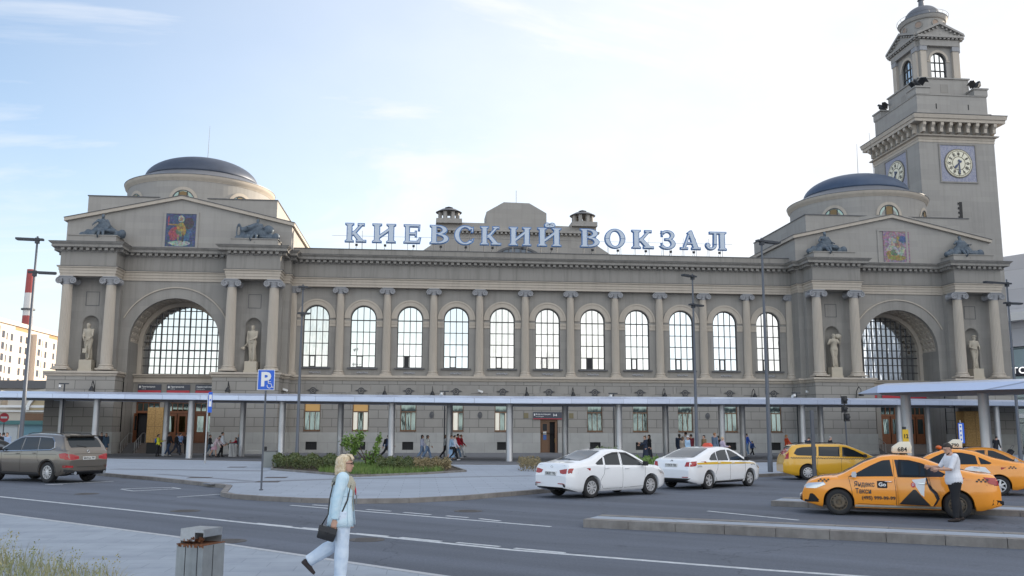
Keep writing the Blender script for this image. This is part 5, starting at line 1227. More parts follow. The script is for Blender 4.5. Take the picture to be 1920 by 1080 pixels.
def cloth(c, nm='cloth'):
    k = '%s_%02d%02d%02d' % (nm, int(c[0]*99), int(c[1]*99), int(c[2]*99)); return mat(k, c, .85, var=.12, vscale=9, bump=.15, bscale=30)
def person(F, x, y, z, head, label, group=None, top=(.05, .05, .06), sleeves=1., bottom=(.03, .04, .07), kind='trousers', shoes=(.03, .03, .03), hair=(.03, .02, .015), hl='short', vox=.02, extra=None, skin=None, coatlen=-.045, name='person', cat='person', sc=1., allmat=None, fingers=True, curl=35):
    sk = skin or SKIN; t = root(name, (x, y, z), label, cat, group, head, proto=True); t.scale = (sc,)*3; h = F.h
    cm = lambda c, n='cloth': allmat or cloth(c, n)
    m = MB(); F.headm(m); F.torso(m)
    for i in (0, 1): F.arm(i, m); F.leg(i, m); F.foot(i, m)
    F.face(m); m = remesh(m, vox*.7 if vox < .015 else vox)
    for i in (0, 1): F.hand(i, m, curl)
    m.build('body', allmat or sk, t, True)
    if kind:
        m = MB()
        if kind in ('trousers', 'shorts', 'wide'):
            F.torso(m, .006, -.06, .10)
            for i in (0, 1): F.leg(i, m, .007 if kind != 'wide' else .011, 1. if kind != 'shorts' else .55, .006 if kind == 'trousers' else (.014 if kind == 'wide' else .02))
        elif kind in ('skirt', 'dress', 'long'):
            L = {'skirt': .20, 'dress': .24, 'long': .40}[kind]; cxm = (F.legs[0][1]+F.legs[1][1])/2; spread = abs(F.legs[0][1].x-F.legs[1][1].x)/2
            P0 = F.P; rows = []
            for t_ in (0, .25, .5, .75, 1.):
                c = F.T(.06) if t_ == 0 else F.P.lerp(Vector((cxm.x, 0, F.P.z-.245)), min(1.4, t_*L/.245)); c = Vector((c.x, 0, (F.P.z+.06)*(1-t_)+(F.P.z-L)*t_))
                rows.append(elring(c*h, Vector((1, 0, 0)), Vector((0, 1, 0)), (.075+t_*(.02+spread*.9))*h, (.10+t_*.035)*h, 18))
            m.loft(rows)
        m = remesh(m, vox); m.build({'trousers': 'trousers', 'shorts': 'shorts', 'wide': 'trousers', 'skirt': 'skirt', 'dress': 'skirt', 'long': 'skirt'}[kind], cm(bottom), t, True)
    if top:
        m = MB(); F.torso(m, .016, coatlen, .318, .01)
        for i in (0, 1):
            if sleeves: F.arm(i, m, .009, sleeves, cuff=.004)
        m = remesh(m, vox); m.build('top', cm(top), t, True)
    m = MB()
    for i in (0, 1): F.foot(i, m, .004)
    m.build('shoes', cm(shoes, 'shoe'), t, True)
    if hl != 'none':
        m = MB(); g = .008; rows = [(-.050 if hl != 'short' else -.02, .036, .036, -.02), (-.02, .046, .044, -.014), (.006, .048, .0465, -.014), (.030, .053, .047, -.009), (.052, .046, .040, -.009), (.066, .022, .024, -.010)]
        m.loft([elring(F.pt(f-(.008 if u < .02 else 0), u+.004)*h, F.hf, F.hl, a*h, (b+.003)*h) for u, a, b, f in rows])
        if hl == 'long': m.loft([elring((F.pt(-.030, -.01)-F.up*q+F.fx*-x_)*h, F.hf, F.hl, a*h, b*h) for q, a, b, x_ in ((-.03, .035, .043, 0), (.03, .032, .046, .002), (.09, .028, .044, .012), (.14, .018, .036, .012), (.155, .008, .02, .01))])
        if hl == 'bun': m.ball(tuple(F.pt(-.05, .045)*h), .025*h, 8)
        if hl == 'pony': m.tube([F.pt(-.05, .03)*h, F.pt(-.075, .0)*h, F.pt(-.07, -.06)*h], [.015*h, .018*h, .006*h], 7)
        m = remesh(m, max(.008, vox*.8)); m.build('hair', allmat or mat('hair_%d' % int(sum(hair)*1000), hair, .6, var=.2, vscale=20), t, True)
    if extra: extra(F, t)
    return t
def bag(kind, c, side=-1):
    def f(F, t):
        h = F.h; m = MB()
        if kind == 'backpack': 
            ctr = F.T(.19, -.105)*h; m.loft([elring(ctr+F.up*z*h, F.fx, Vector((0, 1, 0)), a*h, b*h, 12) for z, a, b in ((-.10, .03, .06), (-.08, .045, .08), (0, .05, .085), (.08, .04, .07), (.10, .02, .05))])
        elif kind == 'shoulder':
            ctr = F.T(-.02, -.02, side*.15)*h; m.loft([elring(ctr+Vector((0, 0, z*h)), Vector((1, 0, 0)), Vector((0, 1, 0)), a*h, .03*h, 10) for z, a in ((-.06, .05), (-.05, .075), (.03, .07), (.05, .05))]); m.tube([ctr+Vector((0, 0, .05*h)), F.T(.31, 0, side*.07)*h, F.T(.2, -.05, -side*.05)*h], .006*h, 5)
        m.build('backpack' if kind == 'backpack' else 'shoulder_bag', cloth(c), t, True)
    return f
# ============================================================ ROOFTOP LETTERS
def growp(P, d):
    n = len(P); o = []; A = sum(P[i][0]*P[(i+1) % n][1]-P[(i+1) % n][0]*P[i][1] for i in range(n)); s = 1 if A > 0 else -1
    for i in range(n):
        a = Vector(P[i-1]); b = Vector(P[i]); c = Vector(P[(i+1) % n]); e0 = (b-a).normalized(); e1 = (c-b).normalized(); n0 = Vector((e0.y, -e0.x))*s; n1 = Vector((e1.y, -e1.x))*s
        v = n0+n1; v = v/max(.5, v.dot(n0)); o.append(tuple(b+v*d))
    return o
S_ = .22
def stem(x, w_=.24, top=True, bot=True, sl=.09, sr=.09):
    o = [[(x, .02), (x+w_, .02), (x+w_, .98), (x, .98)]]
    if bot: o.append([(x-sl, 0), (x+w_+sr, 0), (x+w_+sr, .05), (x+w_, .11), (x, .11), (x-sl, .05)])
    if top: o.append([(x-sl, 1), (x-sl, .95), (x, .89), (x+w_, .89), (x+w_+sr, .95), (x+w_+sr, 1)])
    return o
def arcr(cx, cy, rx, ry, ti, tx, a0, a1, n=14):      # thick ring piece: outer rx,ry ; inner rx-tx, ry-ti
    o = [(cx+rx*cos(a0+(a1-a0)*k/n), cy+ry*sin(a0+(a1-a0)*k/n)) for k in range(n+1)]; i = [(cx+(rx-tx)*cos(a0+(a1-a0)*k/n), cy+(ry-ti)*sin(a0+(a1-a0)*k/n)) for k in range(n+1)]
    return o+i[::-1]
H2 = pi/2
LET = {
 'К': stem(.10) + [[(.34, .42), (.76, .93), (.90, .93), (.46, .38), (.36, .36)], [(.66, .90), (.98, .90), (.98, 1), (.66, 1)], [(.34, .50), (.48, .60), (.95, .06), (.68, .06)], [(.58, 0), (1.08, 0), (1.08, .09), (.58, .09)]],
 'И': stem(.10) + stem(.78) + [[(.30, .20), (.30, .36), (.82, .80), (.82, .64)]],
 'Е': stem(.10, sr=0) + [[(.30, .90), (.90, .90), (.90, .70), (.96, .70), (.98, 1), (.30, 1)], [(.32, .46), (.70, .46), (.70, .36), (.78, .36), (.78, .66), (.70, .66), (.70, .56), (.32, .56)], [(.30, 0), (.98, 0), (1.04, .30), (.97, .30), (.85, .10), (.30, .10)]],
 'В': stem(.10, sr=0) + [arcr(.40, .75, .48, .25, .085, .24, -H2, H2), arcr(.42, .275, .54, .275, .09, .25, -H2, H2), [(.30, .915), (.42, .915), (.42, 1), (.30, 1)], [(.30, .5), (.42, .5), (.42, .585), (.30, .585)], [(.30, 0), (.42, 0), (.42, .09), (.30, .09)]],
 'С': [arcr(.56, .5, .50, .52, .09, .22, radians(42), radians(318), 26), [(.86, .66), (.93, .66), (.95, .95), (.88, .90)], [(.86, .22), (.93, .30), (.97, .30), (.90, .14)]],
 'О': [arcr(.55, .5, .54, .53, .09, .24, 0, 2*pi*.5, 18), arcr(.55, .5, .54, .53, .09, .24, pi, 2*pi, 18)],
 'З': [arcr(.38, .755, .44, .265, .085, .22, -H2, radians(150)), arcr(.36, .28, .52, .30, .09, .25, radians(-150), H2, 18), [(.24, .48), (.42, .48), (.42, .57), (.24, .57)], [(.02, .70), (.08, .70), (.08, .96), (.02, .98)], [(.0, .30), (.06, .30), (.10, .10), (.02, .04)]],
 'А': [[(.40, .92), (.56, 1.04), (.64, 1.04), (1.0, .06), (.74, .06), (.50, .80)], [(.44, .86), (.52, .78), (.26, .06), (.14, .06)], [(.26, .30), (.72, .30), (.70, .38), (.28, .38)], [(.0, 0), (.40, 0), (.40, .085), (.0, .085)], [(.64, 0), (1.12, 0), (1.12, .085), (.64, .085)]],
 'Л': stem(.72, sl=.05) + [[(.22, .91), (.80, .91), (.80, 1), (.22, 1)], [(.42, .95), (.56, .95), (.54, .30), (.40, .30)], arcr(.27, .27, .27, .27, .10, .14, pi, 2*pi)+[], [(.02, .22), (.16, .14), (.22, .24), (.16, .36), (.04, .36)]],
}
LET['Й'] = LET['И'] + [arcr(.46, 1.16, .13, .13, .12, .12, radians(20), radians(380), 12), arcr(.70, 1.16, .13, .13, .12, .12, radians(-200), radians(160), 12), [(.48, 1.03), (.68, 1.03), (.64, 1.10), (.52, 1.10)]]
sg = root('rooftop_lettering', (11, 84, 18.3), 'big pale blue letters КИЕВСКИЙ ВОКЗАЛ standing on the station roof', 'sign')
LBL = mat('letter_face', (.46, .52, .60), .4, metal=.15); LBO = mat('letter_outline', (.06, .17, .40), .4)
LX = [(-7.30, -5.33), (-4.82, -2.62), (-1.94, -.30), (.47, 2.28), (2.75, 4.62), (5.16, 7.16), (7.86, 10.0), (10.55, 12.85), (14.62, 16.5), (16.98, 18.98), (19.58, 21.74), (22.28, 23.85), (24.28, 26.3), (26.74, 28.86)]
for n_, (chh, (xa, xb)) in enumerate(zip('КИЕВСКИЙВОКЗАЛ', LX)):
    P_ = LET[chh]; x0 = min(p[0] for q in P_ for p in q); x1 = max(p[0] for q in P_ for p in q); kx = (xb-xa-.1)/(x1-x0); HL = 1.72
    m = MB(); 
    for k, q in enumerate(P_):
        w_ = [(xa+.05+(p[0]-x0)*kx, 19.09+p[1]*HL) for p in q]
        m.prism(growp(w_, .055), 84.0+k*.004, 84.26+k*.002, 'y', 1); m.prism(growp(w_, -.022), 83.955-k*.0035, 83.99, 'y', 0)
    L = m.build('letter', [LBL, LBO], sg)
    m = MB()
    for x in (xa+.4, xb-.4): m.tube([(x, 84.2, 18.2), (x, 84.2, 19.1)], .02, 4); m.tube([(x, 85., 18.2), (x, 84.25, 20.2)], .015, 4)
    m.build('support', LEAD, L)
    m = MB(); xc = (xa+xb)/2; m.tube([(xc, 83.9, 18.1), (xc+.15, 83.5, 18.65)], .02, 4); m.box(xc+.03, xc+.25, 83.42, 83.58, 18.6, 18.8); m.build('floodlight', DARK, L)
m = MB(); m.tube([(-8.5, 84.3, 19.7), (29.5, 84.3, 19.7)], .012, 4); m.build('rail', LEAD, sg)
# ---- mosaics: plain generic panels of about the same colours
def tess(name, c):
    if name in MATS: return MATS[name]
    m = mat(name, c, .6, c2=tuple(v*.5 for v in c), vscale=5); nt = m.node_tree; b = nt.nodes['Principled BSDF']; src = b.inputs['Base Color'].links[0].from_socket; tc = nt.nodes.new('ShaderNodeTexCoord')
    v = nd(nt, 'ShaderNodeTexVoronoi', Scale=7.); nt.links.new(tc.outputs['Object'], v.inputs['Vector']); c_ = mixc(nt, .35, src, mixc(nt, 1., src, v.outputs['Color'], 'MULTIPLY')); nt.links.new(mixc(nt, .12, c_, v.outputs['Color'], 'OVERLAY'), b.inputs['Base Color']); return m
def mosaic(x, y, z, cols, blobs, label):
    t = root('mosaic_panel', (x, y, z), label, 'mosaic'); m = MB(); m.box(x-1.27, x+1.27, y-.02, y+.05, z, z+2.92)
    m.build('ground', tess('mosaic_ground_%d' % int(x), tuple((p+q)/2 for p, q in zip(*cols))), t)
    for k, (bx, bz, rx, rz, c, sh) in enumerate(blobs):
        q = MB(); rr = random.Random(k+int(x)); n = 14; q.add([(x+bx+rx*(1+rr.uniform(-.16, .16))*cos(2*pi*i/n), y-.024-.0015*k, z+bz+rz*(1+rr.uniform(-.16, .16))*sin(2*pi*i/n)) for i in range(n)], [tuple(range(n))])
        q.build('coloured_shape', tess('mosaic_%02d%02d%02d' % tuple(int(v*99) for v in c), c), t)
Yl, Rd, Bl, Gn, Wh, Br, Fl = (.40, .29, .10), (.38, .10, .13), (.09, .15, .30), (.16, .24, .16), (.46, .46, .43), (.10, .08, .09), (.36, .25, .18)
mosaic(XC+CL, 80.66, 17.62, ((.10, .10, .14), (.07, .13, .30)), [(-.55, 1.15, .45, .62, Rd, 0), (.5, 1.1, .4, .6, Bl, 0), (.65, 2.1, .42, .55, Br, 0), (0, .30, .95, .24, Wh, 0), (0, 1.35, .36, .48, Gn, 0), (0, 1.75, .34, .42, Yl, 0), (.25, 1.4, .2, .5, Yl, 0), (-.18, .8, .10, .34, Fl, 0), (.2, .8, .10, .34, Br, 0), (0, 2.45, .30, .30, Wh, 0), (0, 2.42, .15, .19, Fl, 0), (-.65, 1.95, .42, .07, Yl, 0), (-1.05, 2.3, .07, .45, Rd, 0)], 'colourful mosaic with a yellow and red figure over white cloud in the left gable')
mosaic(XC+CR+.35, 80.66, 17.62, ((.42, .27, .28), (.34, .24, .36)), [(-.1, 1.1, .9, .6, Wh, 0), (.65, 2.2, .48, .34, Bl, 0), (-.4, 2.0, .38, .36, Wh, 0), (0, .42, .85, .26, Yl, 0), (-.3, .9, .4, .3, Gn, 0), (.2, 1.0, .35, .22, Wh, 0), (-.8, .7, .2, .4, Yl, 0), (.1, 1.7, .24, .4, Fl, 0), (.15, 2.3, .15, .18, Yl, 0)], 'weathered mosaic with a pale horse-like shape and blue cloak in the right gable')
# ---- stone statues in the niches
def cape(c):
    def f(F, t):
        h = F.h; m = MB(); m.loft([elring(Vector((-.03, .03, z))*h, Vector((1, 0, 0)), Vector((0, 1, 0)), a*h, b*h, 12) for z, a, b in ((.0, .07, .10), (.2, .06, .08), (.42, .05, .06))]); m.build('support_block', STAT, t, True)
        m = MB(); m.tube([F.P*h+Vector((0, .09*h, .04*h)), F.P*h+Vector((.05*h, 0, .0)), F.P*h+Vector((0, -.09*h, .05*h)), F.P*h+Vector((-.05*h, -.05*h, -.12*h))], [.03*h, .04*h, .035*h, .02*h], 8); m.build('loincloth', STAT, t, True)
    return f
nb = [(XC+CL-6.7, Fig(3.1, lean=6, legs=((12, 8), (-6, 4)), arms=((25, 25, 4, 25), (20, 30, 4, 20)), head=(20, -10), fat=1.22), 'bearded', 'stone statue leaning on a hammer handle in the outer niche of the left wing'),
      (XC+CL+6.7, Fig(3.1, legs=((8, 6), (-4, 0)), arms=((20, 38, 2, 40), (-4, 10, 10)), head=(8, -5), fat=1.22), 'bare', 'bare-chested stone statue with a mallet in the inner niche of the left wing'),
      (XC+CR-6.7, Fig(3.05, legs=((-4, 2), (12, 14)), arms=((35, 105, 10, 10), (20, 95, 30, 30)), head=(8, 20), fat=1.22), 'bundle', 'stone statue carrying a bundle on its shoulder in the niche of the right wing'),
      (XC+CR+6.7, Fig(3.05, legs=((-2, 0), (10, 18)), arms=((10, 60, 14, 30), (8, 50, 14, 35)), head=(5, 10), fat=1.22), 'hat', 'stone statue in a flat hat with crossed hands in the outermost right niche')]
for x, F_, k, lab in nb:
    def ex(F, t, k=k):
        cape(0)(F, t); h = F.h; W = F.sh[1][2]
        if k == 'bearded': m = MB(); m.tube([tuple(F.sh[0][2]*h), (F.sh[0][2].x*h+.05, 0, .75)], .05, 6); m.box(F.sh[0][2].x*h-.15, F.sh[0][2].x*h+.25, -.16, .16, .55, .9); m.build('hammer', STAT, t)
        if k == 'bare': m = MB(); m.tube([W*h, W*h+Vector((.1, -.25, -.35))], .04, 6); m.ball(tuple(W*h+Vector((.12, -.3, -.42))), (.15, .2, .15), 8); m.build('mallet', STAT, t)
        if k == 'bundle': m = MB(); m.ball(tuple(F.pt(.03, -.01, .14)*h), (.22, .33, .24), 10); m.build('bundle', STAT, t, True)
        if k == 'hat': m = MB(); m.ball(tuple(F.pt(0, .05)*h), (.24, .22, .08), 10); m.build('hat', STAT, t, True)
    person(F_, x, 79.72, 7.66, -pi/2, lab, 'stone statues in the wing niches', top=None, kind=None, vox=.045, allmat=STAT, name='statue', cat='statue', extra=ex)
    m = MB(); m.box(x-.55, x+.55, 79.2, 80.3, 6.70, 6.9); m.box(x-.5, x+.5, 79.25, 80.2, 6.901, 7.66); m.build('statue_pedestal', STAT, st)
# ---- bronze seated groups on the gables
bz = [(XC+CL-6.2, 'bronze seated woman with flowing robes beside the left mosaic, left of it', 0), (XC+CL+6.7, 'bronze reclining man before a wheel, right of the left mosaic', 1), (XC+CR-6.9, 'bronze reclining figure left of the right mosaic', 2), (XC+CR+6.4, 'bronze seated figure with a pointed drape right of the right mosaic', 3)]
for x, lab, k in bz:
    t = root('bronze_sculpture', (x, 79.6, 18.1), lab, 'sculpture', 'bronze figures on the wing gables'); F = Fig(3.1, lean=-12 if k % 2 else 4, legs=((75, 60), (70, 20)), arms=((20, 50, 30), (30, 40, 40)), head=(-5, 0), hipz=.20, fat=1.2)
    m = MB(); F.headm(m); F.torso(m)
    for i in (0, 1): F.arm(i, m); F.leg(i, m); F.foot(i, m); F.hand(i, m)
    m = remesh(m, .045); m.M = None
    M = Matrix.Translation((x-.1, 79.95, 18.12)) @ Matrix.Rotation(radians((-80, -95, -85, -95)[k]), 4, 'Z'); m.v = [tuple(M @ Vector(v)) for v in m.v]; m.build('figure', BRONZ, t, True)
    m = MB(); sd = (1, -1, 1, 1)[k]; m.loft([[(x-1.75*a, 79.7+b, 18.12+c) for a, b, c in ((-1, -.3, 0), (1, -.3, 0), (1, .4, 0), (-1, .4, 0))], [(x+1.6*a, 79.7+b, 18.12+c) for a, b, c in ((-1, -.25, .5), (.9, -.25, .35), (.9, .4, .35), (-1, .4, .5))][::1]][:1]+[[(x+a*1.2, 79.75+b, 18.7) for a, b in ((-1, -.2), (.6, -.2), (.6, .3), (-1, .3))]] ) if False else None
    for q in range(9): m.ball((x-1.6+q*.4, 79.75+.1*sin(q*2.), 18.28+.16*abs(sin(q*1.7))+(.28 if k in (0, 2) and 2 < q < 7 else 0)), (.36, .34, .30+.12*sin(q)), 8)
    if k == 1: m.tube([(x-1.6+.5*cos(a_*pi/8)*.35, 79.8, 18.85+.75*sin(a_*pi/8)) for a_ in range(17)], .08, 6); m.tube([(x-1.4, 79.8, 19.0), (x, 79.9, 19.5)], [.25, .3], 8); m.ball((x+.9, 79.9, 19.1), (.5, .3, .45), 8)
    if k in (0, 1, 2, 3): m.loft([elring(Vector((x, 79.95, z)), Vector((1, 0, 0)), Vector((0, 1, 0)), a, .3, 12) for z, a in ((18.12, 1.75), (18.4, 1.6), (18.8, 1.0), (19.2, .62), (19.5, .36))])
    m = remesh(m, .06); m.build('drapery_base', BRONZ, t, True)
EAG = mat('eagle_bronze', (.035, .038, .045), .55, metal=.3, bump=.4, bscale=12)
# ---- eagles on the tower
for sx, sy, hd, lab in ((-1, -1, 200, 'bronze eagle with spread wings on the near left corner of the clock tower'), (1, -1, 300, 'bronze eagle with raised wings on the near right corner of the clock tower'), (-1, 1, 170, 'bronze eagle on the far left corner of the clock tower')):
    x, y, z = TX-.2+sx*3.4, 92+(TY+sy*3.45-92)*1.14, 39.72; t = root('eagle', (x, y, z), lab, 'sculpture', 'eagles on the clock tower', radians(hd), proto=True); t.scale = (.8,)*3
    m = MB(); m.tube([(-.75, 0, .25), (-.3, 0, .45), (.2, 0, .85), (.45, 0, 1.15), (.62, 0, 1.2), (.8, 0, 1.08)], [.05, .26, .34, .2, .16, .03], 10); m.tube([(0, .12, .5), (0, .15, 0)], .07, 6); m.tube([(0, -.12, .5), (0, -.15, 0)], .07, 6); m.build('eagle_body', EAG, t, True)
    for s in (-1, 1):
        m = MB(); m.loft([[(.25-.0, s*.2, .95), (.25, s*.25, .85), (-.6, s*.3, .45), (-.6, s*.25, .55)], [(.35, s*.8, 1.35), (.35, s*.85, 1.27), (-.5, s*.85, .85), (-.5, s*.8, .92)], [(.1, s*1.5, 1.2), (.1, s*1.5, 1.15), (-.55, s*1.4, .6), (-.55, s*1.4, .65)]]); m.build('wing', EAG, t)
# ---- notice boards, lanterns, cameras on the wall
NAVY = mat('board_navy', (.055, .06, .08), .5); BRED = mat('board_red', (.50, .035, .05), .5)
for wi, c in enumerate((XC+CL, XC+CR)):
    for k, tx in enumerate((('Пригородные', 'поезда'), ('Пригородные', 'поезда'), ('Киевский вокзал', 'Kiyevsky station'))):
        x = c-2.35+k*2.42; y = 82.68; o = MB(); o.box(x-.98, x+.98, y-.06, y, 5.02, 5.82, 0); o.box(x-.96, x+.96, y-.066, y-.0601, 5.05, 5.30, 1)
        text(o, tx[0], x-.66 if k < 2 else x-.88, y-.068, 5.56, .17 if k < 2 else .2, 2, .004); text(o, tx[1], x-.66 if k < 2 else x-.88, y-.068, 5.40, .11, 2)
        if k < 2: o.box(x-.88, x-.74, y-.068, y-.0661, 5.50, 5.68, 2)
        q = o.build('notice_board', [NAVY, BRED, WHITE], None, label='dark board with a red strip, %s over the doors of the %s portal' % (('leftmost', 'middle', 'rightmost')[k], ('left', 'right')[wi]), cat='sign', group='notice boards over the portal doors'); centre(q)
x = WX[5]-.1; y = yG-.02; o = MB(); o.box(x-1.33, x+1.33, y-.12, y, 2.96, 3.58, 0); o.box(x-1.33, x+1.33, y-.125, y-.1201, 2.96, 3.02, 1); text(o, 'Вход на станцию', x-1.1, y-.128, 3.34, .16, 2, .004); text(o, 'и к поездам', x-1.1, y-.128, 3.16, .12, 2); text(o, '3-4', x+.45, y-.128, 3.24, .26, 2, .01); o.box(x-1.26, x-1.16, y-.128, y-.1256, 3.26, 3.44, 2)
o = o.build('entrance_board', [NAVY, BRED, WHITE], None, label='dark entrance board with a red lower edge above the side door', cat='sign'); centre(o)
k = 0
nam = ['second and third', 'third and fourth', 'fifth and sixth', 'sixth and seventh', 'eighth and ninth', 'tenth and eleventh']
for i, b in ((1, 2), (2, 3), (4, 5), (5, 6), (7, 8), (9, 10)):
    x = (WX[i]+WX[b])/2-2.073*0; t = root('wall_lantern', (x, yG-.1, 5.0), 'black wall lantern under the columns between the %s ground windows' % nam[k], 'wall lantern', 'wall lanterns along the front'); k += 1
    m = MB(); m.tube([(x, yG, 4.9), (x, yG-.2, 5.5), (x, yG-.55, 5.75), (x, yG-.85, 5.55), (x, yG-.85, 5.3)], .03, 6); m.build('bracket', IRON, t)
    m = MB(); m.lathe([(.05, 5.35), (.09, 5.3), (.22, 5.02), (.2, 5.0)], x, yG-.85, 12); m.build('shade', IRON, t)
for j, (x, lab) in enumerate(((XC+CL-5.4, 'black wall lantern on the outer pier of the left portal'), (XC+CL+5.3, 'black wall lantern on the inner pier of the left portal'), (XC+CR-5.6, 'black wall lantern on the inner pier of the right portal'))):
    t = root('wall_lantern', (x, 78.1, 5.0), lab, 'wall lantern', 'wall lanterns along the front')
    m = MB(); m.tube([(x, 78.2, 4.8), (x, 78.0, 5.5), (x, 77.6, 5.85), (x+.05, 77.3, 5.6), (x+.05, 77.3, 5.3)], .035, 6); m.build('bracket', IRON, t)
    m = MB(); m.lathe([(.05, 5.4), (.1, 5.35), (.24, 5.05), (.2, 5.02)], x+.05, 77.3, 12); m.build('shade', IRON, t)
for x, y, z, lab in ((WX[4]-1.95, yG-.3, 5.35, 'white security camera left of the fifth winged emblem'), (XC+CL+9.0, 79.9, 5.5, 'white security camera on the inner flank of the left wing'), (XC+CR-9.2, 79.9, 5.4, 'white security camera on the inner flank of the right wing'), (XC+CL+9.6, 80.0, 5.3, 'white security camera right of the one on the left wing flank')):
    t = root('security_camera', (x, y, z), lab, 'camera', 'security cameras on the wall'); m = MB(); m.M = Matrix.Translation((x, y, z)) @ Matrix.Rotation(.5, 4, 'Z') @ Matrix.Rotation(.25, 4, 'Y'); m.box(-.28, .18, -.07, .07, -.07, .07); m.box(-.33, .1, -.085, .085, .071, .09); m.build('housing', WHITE, t); m = MB(); m.tube([(x, y, z-.05), (x+.05, y+.3, z-.15)], .025, 5); m.build('arm', WHITE, t)
for x, lab in ((WX[3]-2.1, 'oval bronze plaque left of the fourth ground window'), (WX[4]-2.0, 'oval bronze plaque left of the fifth ground window'), (WX[9]-2.1, 'oval bronze plaque left of the tenth ground window')):
    m = MB(); m.add([(x+.2*cos(a_*pi/10), yG-.05, 3.3+.3*sin(a_*pi/10)) for a_ in range(20)], [tuple(range(20))]); m.prism([(x+.2*cos(a_*pi/10), 3.3+.3*sin(a_*pi/10)) for a_ in range(20)], yG-.06, yG); m.ball((x, yG-.07, 3.3), (.1, .05, .16), 8); o = m.build('oval_plaque', LEAD, None, label=lab, cat='plaque', group='oval plaques on the wall'); centre(o)
for x, lab in ((WX[5]-2.05, 'small square brass plaque left of the side door'), (WX[5]+2.0, 'small square brass plaque right of the side door')):
    m = MB(); m.box(x-.2, x+.2, yG-.05, yG, 3.05, 3.5); o = m.build('brass_plaque', mat('old_brass', (.20, .17, .10), .5, metal=.4), None, label=lab, cat='plaque', group='brass plaques beside the side door'); centre(o)
# ============================================================ CARS
def lerpP(P, x):
    if x <= P[0][0]: return P[0][1]
    for (a, b), (c, d) in zip(P, P[1:]):
        if x <= c: return b+(d-b)*(x-a)/(c-a) if c > a else d
    return P[-1][1]
def smoothP(P, x, w=.07):
    return (lerpP(P, x-w)+2*lerpP(P, x-w*.5)+2*lerpP(P, x)+2*lerpP(P, x+w*.5)+lerpP(P, x+w))/8
RUB = mat('tyre_rubber', (.022, .022, .024), .8, bump=.2, bscale=40); RIM = mat('alloy_rim', (.60, .60, .61), .3, metal=.35); RIMD = mat('steel_rim', (.10, .095, .085), .55, metal=.6, c2=(.16, .12, .08), vscale=8)
PLAS = mat('black_plastic', (.02, .02, .022), .55); CHRO = mat('chrome', (.7, .7, .7), .12, metal=1.); LRED = mat('rear_lamp_red', (.34, .008, .012), .2, coat=.4); LCLR = mat('clear_lamp', (.62, .64, .66), .12, metal=.4, coat=1.); LORG = mat('orange_lamp', (.6, .12, .02), .3); PLATE = mat('number_plate', (.70, .70, .68), .5); SILL = mat('car_void', (.008, .008, .01), .7)
SEAT = mat('dark_upholstery', (.03, .035, .05), .9)
